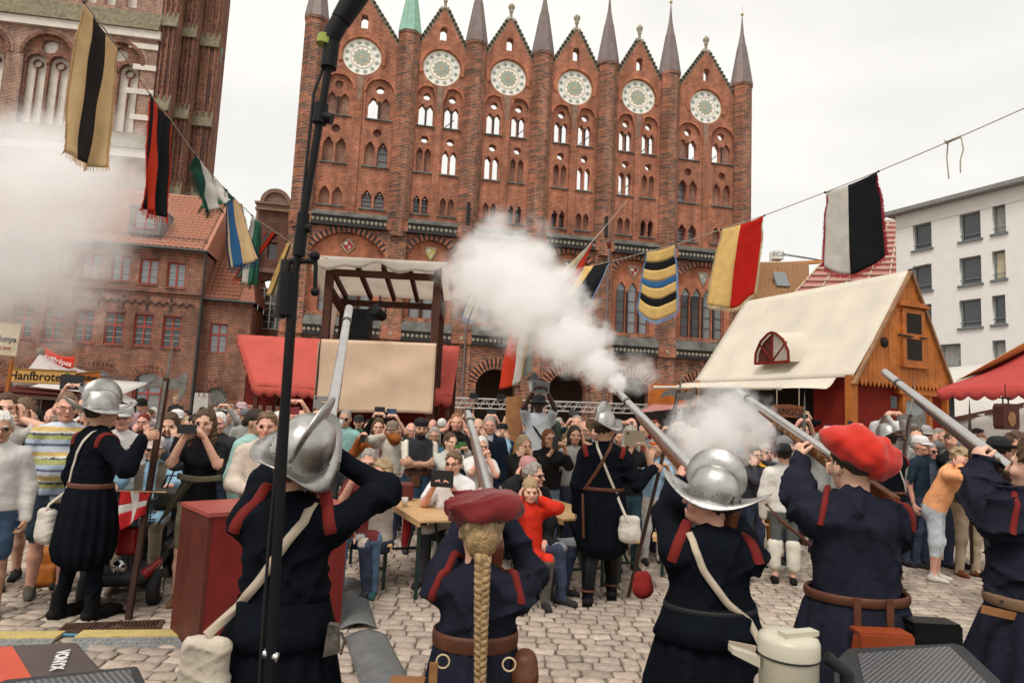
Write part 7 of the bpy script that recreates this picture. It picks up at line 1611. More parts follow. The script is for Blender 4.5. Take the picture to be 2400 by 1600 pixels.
def trims(P, w, loose):
    """red cloth rolls set into the armhole seams"""
    s_ = P['s']; bv = BVHTree.FromPolygons([v.co for v in P['o'].data.vertices], [tuple(p.vertices) for p in P['o'].data.polygons])
    for q in (-1, 1):
        S, E_, W_0 = P['arm'][q]; a = (E_-S).normalized(); c = S+V3(-q*.012, 0, -.015)*s_; n = (a*.45+V3(q*1.0, 0, .10)).normalized(); x, y, z = frame(n, (0, 1, 0)); V = []; F = []; N_ = 30
        it = max(range(N_), key=lambda i: (x*math.cos(2*PI*i/N_)+y*math.sin(2*PI*i/N_)).z)
        for k in range(-8, 9):
            t = 2*PI*(it+k)/N_; d = x*math.cos(t)+y*math.sin(t); h = bv.ray_cast(c+d*.45, -d)[0]; r = min((h-c).length, .165*s_) if h else .10*s_
            for (o_, l_) in ((-.004, -w), (.010, -w*.7), (.012, w*.7), (-.004, w)): V.append(c+d*(r+o_)+n*l_)
        F = [(i*4+j, i*4+j+1, i*4+5+j, i*4+4+j) for i in range(16) for j in range(3)]
        link('shoulder_trim', mesh('shoulder_trim', V, F, True), P['o'], TRIM)
def world2local(loc, face):
    rz = PI+R(face); Mi = (Matrix.Translation((loc[0], loc[1], 0)) @ Matrix.Rotation(rz, 4, 'Z')).inverted(); return (lambda p: Mi @ Vector(p)), (lambda d: Mi.to_3x3() @ Vector(d))
def musket(label, M_, B_, E_, stock=BRWN, r0=.019, r1=.027, carve=False, ring=True, butt=.06):
    """M_ muzzle, B_ breech, E_ butt end (world)"""
    M_, B_, E_ = Vector(M_), Vector(B_), Vector(E_); e = empty('musket', B_, 0, label, 'musket', 'matchlock muskets'); o = Vector(e.location)
    d = (M_-B_).normalized(); L_ = (M_-B_).length; x, y, z = frame(d); upv = y if y.z > 0 else -y; sd = d.cross(upv)
    g = MB(); pts = [B_-o, B_.lerp(M_, .55)-o, B_.lerp(M_, .88)-o, B_.lerp(M_, .885)-o, M_-o]; g.tube(pts, (r1, (r0+r1)/2, r0, r0+.0025, r0+.0025), 16); b = g.build('barrel', BARREL, e)
    g = MB(); g.tube([B_.lerp(M_, .86)-o, B_.lerp(M_, .875)-o], r0+.006, 16); g.build('muzzle_ring', STEELD, e)
    g = MB(); x_, y_, z_ = frame(d); mm = Matrix((x_, y_, z_)).transposed(); g.lathe([(0, .0), (r0*.72, .0), (r0*.72, .004), (0, .004)], 14, M_-o, mm); g.build('bore', IRON, b)
    # stock: runs under the barrel, then drops to the butt
    V = []; F = []; dn = -upv
    secs = [(B_.lerp(M_, .70), r0*.95, .010, .022), (B_.lerp(M_, .35), r1*.95, .008, .034), (B_.lerp(M_, .05), r1*1.05, .004, .048), (B_-d*.10, r1*.9, -.012, .050), (B_-d*.10+(E_-(B_-d*.10))*.35, r1*.8, -.02, .048), (E_, r1*.8, -.03, butt+.03)]
    for (c, w, t0, t1) in secs:
        for (a, q) in ((-1, t0), (-.75, t1*1.35), (.75, t1*1.35), (1, t0)): V.append(c+sd*w*a+dn*(q+.004)-o)
    for i in range(len(secs)-1): F += [(i*4+j, i*4+(j+1) % 4, i*4+4+(j+1) % 4, i*4+4+j) for j in range(4)]
    F += [(3, 2, 1, 0), (len(V)-4, len(V)-3, len(V)-2, len(V)-1)]
    me = mesh('stock', V, F); md = link('stock', me, e, stock); bv = md.modifiers.new('b', 'BEVEL'); bv.width = .006; bv.segments = 2
    g = MB(); lc = B_+d*.02; mr = Matrix((d, sd, upv)).transposed()
    g.box(lc+sd*(r1+.006)+dn*.025-o, (.20, .008, .045), m=mr); g.build('lock_plate', STEELD, e)
    g = MB(); g.tube([lc+sd*(r1+.012)-d*.06+dn*.02-o, lc+sd*(r1+.014)-d*.02+upv*.05-o, lc+sd*(r1+.012)+d*.04+upv*.045-o], .006, 6); g.build('serpentine', STEELD, e)
    g = MB(); g.box(lc+sd*(r1+.014)+d*.05+upv*.01-o, (.05, .03, .018), m=mr); g.build('pan', STEEL, e)
    g = MB(); q0 = B_-d*.06+dn*.05; g.tube([q0-o, q0+dn*.05-o, q0+dn*.06-d*.06-o, q0+dn*.045-d*.14-o], .005, 6); g.build('trigger_lever', STEELD, e)
    if carve:
        BONE = mat('bone inlay', (.40, .28, .16), .6)
        for k in range(9):
            c = B_.lerp(M_, .02+.06*k); g = MB()
            for q in (-1, 1):
                cc = c+sd*(r1*.93)*q+dn*.032-o; g.lathe([(.012, 0), (.014, .002), (.009, .002)], 10, cc, Matrix((d, upv, sd*q)).transposed())
            g.build('inlay', BONE, e)
    return e
# ---------------------------------------------------------------- the five shooters
def shooter(label, px, py, d, H, coat, cloth_m, arms_w, face=180, head=(0, 0, 0), hat='morion', skin='fair', hair=('short', 'brown'), lean=0, build=1.1, twist=0., hdx=None, seed=0, waist=1.06, skirt=True, tilt=0., loose=.02, sway=0.):
    P0 = at(px, py, d); loc = (P0.x, P0.y); tl, td = world2local(loc, face); A = []
    for (w, fd, pn, pole, curl) in arms_w: A.append((tl(w), td(fd), td(pn), td(pole), curl))
    P = person(label, loc, H, face=face, lod=0, build=build, skin=skin, top=(coat, 1., loose), bottom=(coat, 'none'), hair=hair, arms=A, hturn=head[0], hpitch=head[1], hroll=head[2], lean=lean, twist=twist, group='costumed musketeers firing', noise=folds(seed+3, .030 if cloth_m is LINEN else .020, .16))
    s_ = P['s']; zz = waist*s_
    if skirt:
        wa = P['wa']; rs = [(0, 0, zz+.03, wa+.006, wa*.72+.006, .0), (0, 0, zz, wa+.012, wa*.74+.01, .02), (0, 0, zz-.05, wa*1.14, wa*.90, .05), (0, 0, zz-.28, wa*1.42, wa*1.18, .085), (0, 0, zz-.58, wa*1.68, wa*1.42, .08), (0, 0, zz-.66, .25*s_, .22*s_, .05), (0, 0, zz-.68, .12*s_, .10*s_, .0)]
        loft('breeches', rs, P['o'], cloth_m, 96, 17, seed)
        lg = MB()
        for q in (-1, 1): lg.tube([(q*.10*s_, 0, zz-.6), (q*.11*s_, -.01, .12), (q*.11*s_, 0, .09)], (.07, .055, .05), 10)
        lg.build('hose', cloth_m, P['o'])
        for q in (-1, 1): b = MB(); b.ell((q*.11*s_, .05, .045), (.05, .14, .05)); b.build('shoe', BOOT, P['o'])
    if hat == 'morion': morion(P['hm'], P['o'], tilt, 1.10 if px < 1000 else .96)
    trims(P, .024 if cloth_m is WOOL else .014, loose)
    return P
def collar(P, m, z=1.47, r=.075):
    g = MB(); s_ = P['s']; g.lathe([(r, -.03), (r*.93, .0), (r*.9, .045), (r*.84, .045), (r*.86, 0)], 22, P['T'](0, -.015, z), Matrix.Diagonal(V3(s_, s_*.95, s_))); return g.build('collar', m, P['o'])
def peplum(P, m, z, build, n=5):
    s_ = P['s']; wa = P['wa']; z *= s_; return loft('coat_skirt', [(0, 0, z+.03, wa+.008, wa*.72+.012, 0), (0, 0, z, wa+.016, wa*.75+.014, 0), (0, 0, z-.05, wa*1.17, wa*.96, .02), (0, 0, z-.115, wa*1.33, wa*1.12, .035), (0, 0, z-.117, wa*1.30, wa*1.09, .035)], P['o'], m, 80, 6, n)
def belt(P, z, m, build=1.1, w=.045, lift=.012, x=0):
    s_ = P['s']; g = MB(); rx, ry = P['wa']+lift*.8, P['wa']*.72+lift; g.lathe([(1, -w/2), (1.02, -w/4), (1.02, w/4), (1, w/2), (.96, w/2), (.96, -w/2)], 40, (0, 0, z*s_), Matrix.Diagonal(V3(rx, ry, 1))); return g.build('belt', m, P['o'])
UPD = (.1, .15, -1)
# 1: helmet man left
M1, B1 = at(818, 722, 3.85), at(768, 1020, 2.95)
S1 = shooter('musketeer in navy coat and steel helmet aiming upwards beside the microphone stand', 700, 975, 2.62, 1.73, WOOLC, WOOL,
    [(B1.lerp(M1, .26)+V3(-.03, -.02, -.06), (.1, .55, .8), (.9, .2, .1), (-.8, -.2, -.8), .8), (B1+V3(.07, -.05, -.10), (-.4, .2, .9), (-.9, 0, .1), (1, -.1, -.35), .75)], head=(-6, 24, 30), seed=1, loose=.010, build=1.0, tilt=-6, hair=('short', 'brown'))
peplum(S1, WOOL, 1.09, 1.12, 3); collar(S1, WOOL)
w1_ = Wrap(S1); s_ = S1['s']
w1_.ribbon('shoulder_strap', [(.085, 1.425*s_), (.04, 1.36*s_), (-.06, 1.2*s_), (-.16, 1.08*s_)], .034, STRAP, lift=.022, ends=(None, [V3(-.20, -.20, 1.03*s_)]))
satchel('haversack', 'big cream canvas bag hanging low beside the navy coated musketeer with microphone stand', S1, (-.20, -.19, .84), (.17, .07, .34), NATW, seed=4)
pf = empty('powder_flask', S1['M'] @ V3(.22, -.10, 1.0*s_), 0, 'small steel and leather powder flask at the hip before the red cabinet', 'flask')
g = MB(); g.prism([(-.015, .06), (.02, .055), (.03, -.04), (-.025, -.055)], (0, -.02, 0), (1, 0, 0), (0, 0, 1), (0, .035, 0)); g.build('body', STEELD, pf); g = MB(); g.tube([(.03, 0, .03), (.045, 0, 0), (.035, 0, -.05)], .005, 6); g.build('hook', STEELD, pf)
musket('long bright barrelled musket pointing up before the beige tower cloth', M1, B1, B1+V3(.03, -.28, -.22), r0=.021, r1=.028)
# 2: braided woman
M2, B2 = at(1096, 968, 3.95), at(1152, 1178, 2.78)
S2 = shooter('musketeer with long blonde braid and dark red beret seen from behind', 1128, 1206, 2.5, 1.50, LINC, LINEN,
    [(B2.lerp(M2, .20)+V3(-.02, 0, -.05), (.1, .6, .7), (.8, .2, .3), (-.45, -.35, -1), .8), (B2+V3(.06, -.04, -.07), (-.4, .3, .8), (-.9, 0, .1), (.5, -.35, -1), .8)], head=(6, 8, 6), hat=None, hair=('short', 'blond'), seed=5, build=.86, waist=1.19, loose=.026)
s_ = S2['s']; hm = S2['hm']
bz_ = Solid(); bz_.ell((0, -.0, .105), (.135, .150, .056), 0, .03, rot=np.array(Matrix.Rotation(R(-22), 3, 'Y'))); bz_.ell((.075, -.06, .135), (.075, .08, .055), 0, .04); bz_.ell((-.06, .02, .085), (.10, .11, .04), 0, .04); bz_.ell((.07, -.02, .125), (.09, .11, .045), 0, .04); bz_.ell((0, -.01, .055), (.092, .115, .03), 0, .02)
V, F, _ = bz_.surf(.008, folds(3, .016, .12)); link('beret', npmesh('beret', np.array([hm @ Vector(v) for v in V]), F), S2['o'], mat('dark red wool felt', (.15, .010, .010), .9, var=.2, bump=.3, bscale=20, sheen=.2))
HBR = mat('golden braid', (.36, .235, .115), .5, var=.4, scale=45, bump=.6, bscale=110)
nape = hm @ V3(0, -.125, -.02)
br_ = Solid(); br_.ell(np.array(hm @ V3(0, -.09, .0)), (.072*s_, .05*s_, .085*s_), 0, .02); V, F, _ = br_.surf(.009, vnoise(80, .004)); link('hair', npmesh('hair', V, F), S2['o'], HBR)
for k in range(3):
    g = MB(); pts = []; rr_ = []
    for i in range(81):
        t = i/80; a = 2*PI*(t*7.0+k/3); tp = 1-.35*t; pts.append(V3(nape.x+.008+.0165*tp*math.sin(a)+.015*t, -.165-.01*t+.012*math.sin(2*a)+(-.02 if t > .2 else -.1*t), nape.z-.02-.47*t)); rr_.append(.0142*tp)
    g.tube(pts, rr_, 8); g.build('braid_strand', HBR, S2['o'])
g = MB(); pe = V3(nape.x+.025, -.19, nape.z-.49); g.tube([pe+V3(0, 0, .01), pe+V3(0, 0, -.02)], .014, 8); g.build('hair_tie', BLK, S2['o'])
g = MB(); g.tube([pe+V3(0, 0, -.02), pe+V3(.004, 0, -.08), pe+V3(.01, 0, -.17), pe+V3(.014, 0, -.22)], (.013, .022, .017, .003), 10); g.build('braid_tail', HBR, S2['o'])
belt(S2, 1.205, LEA, 1.04, .055, .02); 
for x in (-.10, .125): g = MB(); g.lathe([(.022+.003*math.cos(2*PI*i/8), .003*math.sin(2*PI*i/8)) for i in range(9)], 16, (x, -.165, 1.165*s_), Matrix.Rotation(PI/2, 3, 'X')); g.build('belt_ring', GOLD, S2['o'])
g = MB(); g.box((-.13, -.17, 1.08*s_), (.028, .008, .14)); g.build('pouch_strap', LEAT, S2['o'])
satchel('belt_pouch', 'tan suede pouch hanging from the belt of the braided musketeer', S2, (-.22, -.14, .85), (.12, .08, .14), LEAT, flap=True)
satchel('belt_pouch', 'dark leather case on the right hip of the braided musketeer', S2, (.185, -.06, .95), (.08, .10, .12), LEA)
musket('musket with red stock aimed over the tables by the braided shooter', M2, B2, B2+V3(.04, -.25, -.15), r0=.020, r1=.027)
# 3: helmet man right of centre
M3, B3 = at(1452, 922, 4.5), at(1642, 1120, 3.28)
S3 = shooter('musketeer in navy coat and comb helmet firing towards the town hall', 1668, 1100, 3.0, 1.59, WOOLC, WOOL,
    [(B3.lerp(M3, .18)+V3(-.01, -.02, -.06), (.25, .5, .8), (.8, .3, .2), (-1, -.1, -.6), .8), (B3+V3(.03, -.06, -.10), (-.5, .3, .8), (-.8, .2, .2), (.8, -.3, -1), .85)], head=(62, 12, -4), seed=9, waist=1.12, build=1.2, tilt=-4, hair=('short', 'dark'), skin='pink')
peplum(S3, WOOL, 1.14, 1.2, 7); collar(S3, WOOL)
w3 = Wrap(S3); s_ = S3['s']; w3.ribbon('shoulder_strap', [(-.10, 1.43*s_), (-.07, 1.34*s_), (.03, 1.2*s_), (.13, 1.12*s_)], .030, STRAP, lift=.022, ends=(None, [V3(.16, -.225, 1.02*s_), V3(.19, -.25, .88*s_)]))
belt(S3, 1.145, BLK, 1.2, .03, .016); g = MB(); g.box((.06, -.235, 1.05*s_), (.11, .008, .022), m=Matrix.Rotation(R(8), 3, 'Y')); g.build('belt_end', STRAP, S3['o'])
satchel('haversack', 'cream canvas bag at the hip of the firing musketeer beside the white flask', S3, (.21, -.24, .70), (.20, .11, .32), NATW, seed=8)
musket('smoking musket with red brown stock fired by the helmeted musketeer', M3, B3, at(1722, 1215, 3.02), r0=.022, r1=.030)
rc = satchel('cloth_cap', 'dark red cloth cap tucked at the waist in front of the firing musketeer', S3, (-.28, .10, 1.10), (.075, .07, .11), mat('red wool cap', (.20, .012, .010), .9, var=.2, bump=.3), cat='cap', seed=6)
# 4: red beret
M4, B4 = at(1730, 918, 4.6), at(1955, 1072, 3.42)
S4 = shooter('musketeer in a bright red beret and dark blue linen smock', 2003, 1025, 3.1, 1.79, LINC, LINEN,
    [(B4.lerp(M4, .36)+V3(.0, -.02, -.06), (.1, .5, .85), (.8, .3, .2), (-1, -.2, -.7), .8), (B4+V3(.05, -.05, -.10), (-.5, .3, .8), (-.8, .2, .2), (.8, -.4, -1), .85)], head=(8, 6, -2), hat=None, hair=('short', 'dark'), seed=13, build=1.07, loose=.03, waist=1.06)
hm = S4['hm'] @ Matrix.Translation((.02, 0, 0)) @ Matrix.Scale(.9, 4); bz_ = Solid(); bz_.ell((.0, -.03, .100), (.118, .140, .092), 0, .04, rot=np.array(Matrix.Rotation(R(10), 3, 'Y'))); bz_.ell((.03, -.07, .045), (.115, .11, .09), 0, .05); bz_.ell((-.05, .02, .12), (.11, .12, .06), 0, .05); bz_.ell((0, -.01, .03), (.093, .115, .045), 0, .02); bz_.ell((.10, -.06, .03), (.055, .07, .05), 0, .05)
V, F, _ = bz_.surf(.008, vnoise(24, .014, 9)); link('beret', npmesh('beret', np.array([hm @ Vector(v) for v in V]), F), S4['o'], mat('bright red felt', (.52, .022, .010), .9, var=.12, bump=.25, bscale=16, sheen=.2))
belt(S4, 1.075, LEA, 1.16, .04, .03); collar(S4, LINEN)
satchel('leather_bag', 'orange brown leather satchel on the back of the red beret musketeer', S4, (-.03, -.25, .92), (.22, .09, .19), mat('orange leather', (.30, .055, .014), .42, var=.2, spec=.5), flap=True)
for x in (-.10, .04): g = MB(); g.box((x, -.20, 1.05), (.03, .008, .16)); g.build('hanging_strap', LEA, S4['o'])
satchel('leather_bag', 'black leather cartridge case at the right hip of the red beret musketeer', S4, (.215, -.19, .93), (.20, .10, .24), BOOT, flap=True)
musket('engraved musket with carved brown stock held by the red beret musketeer', M4, B4, B4+V3(.14, -.3, -.18), stock=mat('carved walnut', (.20, .075, .025), .5, var=.4, scale=12, bump=.4), carve=True, r0=.021, r1=.028)
# 5: right edge
M5, B5 = at(2073, 872, 4.7), at(2400, 1124, 3.45)
S5 = shooter('musketeer in dark blue linen with tan belt at the right edge', 2440, 1035, 3.15, 1.82, LINC, LINEN,
    [(B5.lerp(M5, .32)+V3(.0, -.03, -.06), (.1, .4, .9), (.8, .3, .2), (-.8, -.3, -.9), .75), (B5+V3(.02, -.06, -.10), (-.7, .3, .6), (-.5, .2, .5), (1, -.3, -.4), .8)], head=(30, 5, 0), hat=None, hair=('short', 'brown'), seed=17, build=1.2, loose=.045, waist=1.03)
belt(S5, 1.05, mat('tan waist belt', (.19, .115, .065), .7), 1.2, .05, .03); g = MB(); g.box((-.30, -.10, 1.055), (.16, .008, .035), m=Matrix.Rotation(R(10), 3, 'Y')); g.build('belt_end', LEAT, S5['o'])
musket('very long dark musket reaching in from the right edge', M5, B5, B5+V3(.2, -.25, -.15), stock=mat('grey brown stock', (.085, .055, .045), .45, var=.2), r0=.024, r1=.034, butt=.08)
# ---------------------------------------------------------------- standing men in navy: officer, halberdier, second officer
def pike_man(label, loc, H, face, hold_w, head, build=1.12, other='down', seed=0, step=.05, boots=True):
    tl, td = world2local(loc, face); w = hold_w
    A = ((other if isinstance(other, str) else (tl(other[0]),)+tuple(td(q) for q in other[1:4])+(other[4],)), (tl(w[0]), td(w[1]), td(w[2]), td(w[3]), w[4]))
    P = person(label, loc, H, face=face, lod=0, build=build, top=(WOOLC, 1., .018), bottom=(WOOLC, 'long'), shoe=(.014, .013, .013), hair=('short', 'dark'), arms=A, hturn=head[0], hpitch=head[1], hroll=head[2], step=step, group='costumed performers', noise=folds(seed, .016, .14), skin='tan')
    s_ = P['s']; z = 1.03*s_
    wa = P['wa']; loft('breeches', [(0, 0, z+.02, wa+.006, wa*.73+.006, 0), (0, 0, z-.05, wa*1.12, wa*.88, .05), (0, 0, z-.28, wa*1.24, wa*1.02, .09), (0, 0, z-.48, wa*1.30, wa*1.10, .08), (0, 0, z-.58, wa*1.16, wa*1.0, .07), (0, 0, z-.64, .15*s_, .13*s_, .02), (0, 0, z-.62, .02, .02, 0)], P['o'], WOOL, 96, 15, seed)
    morion(P['hm'], P['o'], -4); collar(P, WOOL); trims(P, .026, .018)
    if boots:
        for q in (-1, 1):
            b = MB(); x, y = q*.105*s_, .015+step*q*.5; x2, y2 = q*.11*s_, -.02+step*q
            b.tube([(x2, y2, .10), (x2, y2-.005, .22), ((x+x2)/2, (y+y2)/2, .36), (x, y, .44), (x, y, .52)], (.058, .066, .078, .095, .122), 16, False); b.tube([(x, y, .52), (x, y, .46)], (.120, .088), 16, False)
            bo = b.build('boot', BOOT, P['o']); b = MB(); b.ell((x2+q*.01, y2+.07, .055), (.055, .15, .055), 14, 8); b.box((x2+q*.005, y2+.03, .012), (.10, .29, .024)); b.build('boot_foot', BOOT, bo)
            b = MB(); b.tube([(x2+.068*math.cos(t), y2+.075*math.sin(t), .15) for t in [2*PI*i/14 for i in range(15)]], .011, 6, False); b.build('boot_strap', LEA, bo)
    return P
def halberd(label, bot, top, blade_at, w, sidev, mirror=1, kind='axe', sh=.019):
    bot, top = Vector(bot), Vector(top); e = empty('halberd' if kind == 'axe' else 'partisan', bot, 0, label, 'halberd', 'pole weapons'); d = (top-bot).normalized(); L_ = (top-bot).length; sv = Vector(sidev); sv = (sv-d*sv.dot(d)).normalized(); nv = d.cross(sv)
    hb = d*(L_*blade_at); g = MB(); g.beam((0, 0, 0), hb+d*.05, sh*2, sh*2); g.build('shaft', mat('dark pole wood', (.045, .02, .013), .6, var=.3), e)
    for q in (-1, 1): g = MB(); g.beam(hb-d*.45+nv*sh*1.05*q, hb+d*.02+nv*sh*1.05*q, sh*1.2, .004, up=tuple(nv)); g.build('langet', STEELD, e)
    g = MB(); tip = d*L_
    g.add([hb+sv*.016, hb+nv*.012, hb-sv*.016, hb-nv*.012, tip], [(0, 1, 4), (1, 2, 4), (2, 3, 4), (3, 0, 4)]); g.build('spike', STEELD, e)
    def P(a, b): return hb+sv*a*w*mirror+d*b*w
    if kind == 'axe':
        g = MB(); poly = [(.05, .35), (.45, .30), (.95, .75), (1.05, .15), (1.0, -.35), (.8, -.85), (.65, -.2), (.35, -.25), (.05, -.35)]; g.prism(poly, hb-nv*.004, sv*w*mirror, d*w, nv*.008); g.build('blade', STEELD, e)
        g = MB(); poly = [(-.05, .30), (-.55, .22), (-.9, -.05), (-1.05, -.55), (-.7, -.25), (-.4, -.15), (-.05, -.2)]; g.prism(poly, hb-nv*.004, sv*w*mirror, d*w, nv*.008); g.build('beak', STEELD, e)
    else:
        for q in (-1, 1): g = MB(); g.prism([(0, .1), (.5*q, -.1), (.85*q, .05), (.9*q, .45), (.65*q, .2), (.3*q, .12)], hb-nv*.005, sv*w, d*w, nv*.01); g.build('lug', STEELD, e)
        g = MB(); g.prism([(-.30, 0), (.30, 0), (.24, .6), (0, (L_*(1-blade_at))/w), (-.24, .6)], hb-nv*.004, sv*w, d*w, nv*.008); g.build('blade', STEELD, e)
    return e
# officer
ol = gnd(1400, 1408); ol = (ol.x+.02, ol.y-.02); hb_, ht_ = gnd(1472, 1400), at(1606, 855, 6.9); hand = hb_.lerp(ht_, .62); hand = at(1548, 1098, 6.95)
OF = pike_man('officer in navy coat and steel helmet standing with arm stretched out', ol, 1.83, 172, (hand+V3(-.09, -.05, 0), (1, .2, .1), (0, .9, 0), (0, -.3, -1), .9), (-30, 4, 0), seed=21, step=.15)
belt(OF, 1.07, LEA, 1.12, .035, .012); wO = Wrap(OF); s_ = OF['s']
wO.ribbon('shoulder_strap', [(-.07, 1.47*s_), (.03, 1.25*s_), (.14, 1.02*s_)], .026, mat('white webbing', (.60, .54, .45), .85), ends=(None, [V3(.19, -.20, .92*s_), V3(.25, -.22, .80*s_)]))
wO.ribbon('sword_belt', [(.06, 1.47*s_), (-.06, 1.25*s_), (-.19, 1.05*s_)], .035, LEA, lift=.016)
satchel('haversack', 'white canvas bag hanging at the hip of the officer', OF, (.27, -.16, .76), (.20, .10, .26), mat('white canvas bag', (.60, .55, .48), .9, bump=.3, bscale=30), seed=11)
g = MB(); g.tube([(-.20, -.20, 1.03*s_), (-.19, -.22, .85*s_), (-.175, -.20, .62*s_)], .013, 6); g.build('scabbard', LEA, OF['o']); g = MB()
for k in range(6): g.ell(OF['wr'][1][0]+V3(-.03-.03*k, -.045, .0), .008, 6, 4)
tag(g.build('cuff_buttons', STEEL, OF['o']), kind='stuff')
halberd('tall halberd held upright by the officer at arm length', hb_, ht_, .87, .17, (1, 0, 0), 1)
# halberdier
hl_ = gnd(178, 1452); hb_, ht_ = gnd(300, 1456), at(410, 768, 5.7); hand = at(372, 1018, 5.55)
HA = pike_man('halberdier in navy coat and steel helmet seen from behind at left', (hl_.x, hl_.y), 1.80, 150, (hand+V3(-.10, -.05, -.03), (1, .1, .35), (0, .9, 0), (.2, -.4, -1), .9), (-8, 2, 0), seed=33, step=.07, boots=False)
belt(HA, 1.06, mat('reddish belt', (.12, .045, .03), .6), 1.12, .04, .014); wH = Wrap(HA); s_ = HA['s']
wH.ribbon('shoulder_strap', [(.075, 1.45*s_), (-.03, 1.22*s_), (-.15, 1.0*s_)], .028, mat('white webbing', (.60, .54, .45), .85), ends=(None, [V3(-.21, -.20, .9*s_), V3(-.26, -.22, .8*s_)]))
satchel('haversack', 'white canvas bag at the hip of the halberdier', HA, (-.28, -.17, .74), (.20, .10, .28), mat('white canvas bag', (.60, .55, .48), .9), seed=12)
for q in (-1, 1):
    b = MB(); b.ell((q*.11*s_, .03+.07*q+.06, .055), (.055, .155, .058), 14, 8); b.box((q*.11*s_, .03+.07*q+.06, .016), (.11, .31, .032)); b.tube([(q*.11*s_, -.02+.07*q, .06), (q*.11*s_, -.02+.07*q, .22)], (.062, .056), 12); b.build('boot', BOOT, HA['o'])
g = MB()
for k in range(6): g.ell(HA['wr'][1][0]+(HA['T'](.17, 0, 1.2)-HA['wr'][1][0]).normalized()*(.04+.035*k)+V3(0, -.045, -.012), .008, 6, 4)
tag(g.build('cuff_buttons', STEEL, HA['o']), kind='stuff')
halberd('tall dark halberd gripped by the halberdier at left', hb_, ht_, .80, .17, (1, .1, 0), 1, sh=.021)
# second officer
p2 = at(2082, 985, 7.8)
O2 = pike_man('second officer in navy coat and steel helmet behind the red beret', (p2.x, p2.y), 1.84, 205, (p2+V3(-.3, .35, -.7), (0, 1, 0), (1, 0, 0), (-.2, -.6, -1), .9), (-25, 0, 0), seed=44, step=.04)
Wrap(O2).ribbon('shoulder_strap', [(-.07, 1.49), (.06, 1.25), (.17, 1.05)], .022, mat('white webbing', (.60, .54, .45), .85)); belt(O2, 1.07, LEA, 1.12, .03, .012)
pt = at(2110, 1190, 8.0); halberd('halberd with notched blade beside the stall window', (pt.x-.1, pt.y, .6), at(2147, 880, 8.2), .72, .16, (1, 0, 0), 1)
pt = at(1882, 1180, 8.8); halberd('winged partisan rising before the LANGOS board', (pt.x, pt.y, .3), at(1886, 915, 8.8), .60, .14, (1, 0, 0), 1, 'spear')
pt = at(2275, 1345, 7.6); halberd('partisan spear with curled lugs before the white tent', gnd(2278, 1348), at(2272, 935, 7.6), .80, .095, (1, 0, 0), 1, 'spear')
# sword on the hat man
sw_ = empty('sword', at(1815, 1215, 7.2), 0, 'basket hilted sword worn by the costumed man in broad black hat', 'sword'); o = Vector(sw_.location)
a, b_, c_ = at(1797, 1182, 7.2)-o, at(1825, 1215, 7.2)-o, at(1878, 1258, 7.2)-o
g = MB(); g.tube([a, b_], .012, 8); g.ell(a, .02, 8, 6); g.build('grip', LEA, sw_); g = MB(); g.tube([b_+V3(-.07, 0, .05), b_, b_+V3(.05, 0, -.08)], .008, 6); g.tube([b_+V3(-.05, -.03, .03), b_.lerp(a, .5)+V3(-.03, -.05, 0), a], .006, 6); g.build('hilt', STEELD, sw_); g = MB(); g.tube([b_, c_, c_+(c_-b_)*1.2], (.02, .017, .01), 8); g.build('scabbard', LEA, sw_)

# ================================================================ furniture and stage gear
PINE = mat('varnished pine board', (.58, .36, .17), .45, var=.18, scale=3, bump=.06, spec=.45); GRN = mat('dark green steel leg', (.012, .03, .022), .45, var=.15)
def trestle(name, label, c, rz, L_, W_, H_, cat, t=.028, boards=1):
    e = empty(name, (c[0], c[1], 0), rz, label, cat, 'beer tables and benches')
    bw = W_/boards
    for k in range(boards): g = MB(); g.box((-W_/2+bw*(k+.5), 0, H_-t/2), (bw-.003, L_, t)); o_ = g.build('board', PINE, e); bv = o_.modifiers.new('b', 'BEVEL'); bv.width = .005
    for q in (-1, 1): g = MB(); g.box((q*(W_/2-.012), 0, H_-t-.018), (.022, L_-.02, .036)); g.build('edge_rail', PINE, e)
    for y in (-L_/2+.12, L_/2-.12):
        for q in (-1, 1): g = MB(); g.box((q*(W_/2-.05), y, (H_-t)/2), (.032, .032, H_-t-.002)); g.build('leg', GRN, e)
        g = MB(); g.beam((-W_/2+.05, y, .22), (W_/2-.05, y, .22), .025); g.build('stretcher', GRN, e)
        g = MB(); g.beam((0, y, .24), (0, y*.45, H_-t-.02), .022); g.build('brace', GRN, e)
    return e
def corner_table(name, label, px, py, z, rz, L_, W_, cat, boards):
    A = gnd(px, py, z); al = V3(-math.sin(rz), math.cos(rz), 0); rt = V3(math.cos(rz), math.sin(rz), 0); c = A+al*L_/2+rt*W_/2; return trestle(name, label, (c.x, c.y), rz, L_, W_, z, cat, boards=boards)
corner_table('beer_table', 'pine beer table with a brown handbag and plastic cup', 981, 1219, .77, R(24), 1.5, .62, 'table', 2)
corner_table('beer_bench', 'pine beer bench under the man in maroon T-shirt', 852, 1277, .48, R(20), 1.4, .29, 'bench', 1)
corner_table('beer_table', 'pine beer table between the boy in red and the officer', 1318, 1215, .77, R(22), 1.5, .62, 'table', 2)
corner_table('beer_bench', 'pine beer bench under the boy in red', 1228, 1270, .48, R(20), 1.4, .29, 'bench', 1)
tC = gnd(1560, 1185, .77); trestle('beer_table', 'pine beer table behind the outstretched arm of the officer', (tC.x, tC.y+.6), R(80), 1.6, .6, .77, 'table', boards=2)
corner_table('beer_bench', 'pine beer bench right of the officer', 1455, 1268, .48, R(16), 1.3, .29, 'bench', 1)
b4 = gnd(1740, 1280, .48); trestle('beer_bench', 'pine beer bench near the mustard jacket', (b4.x-.3, b4.y+.4), R(75), 1.2, .27, .48, 'bench')
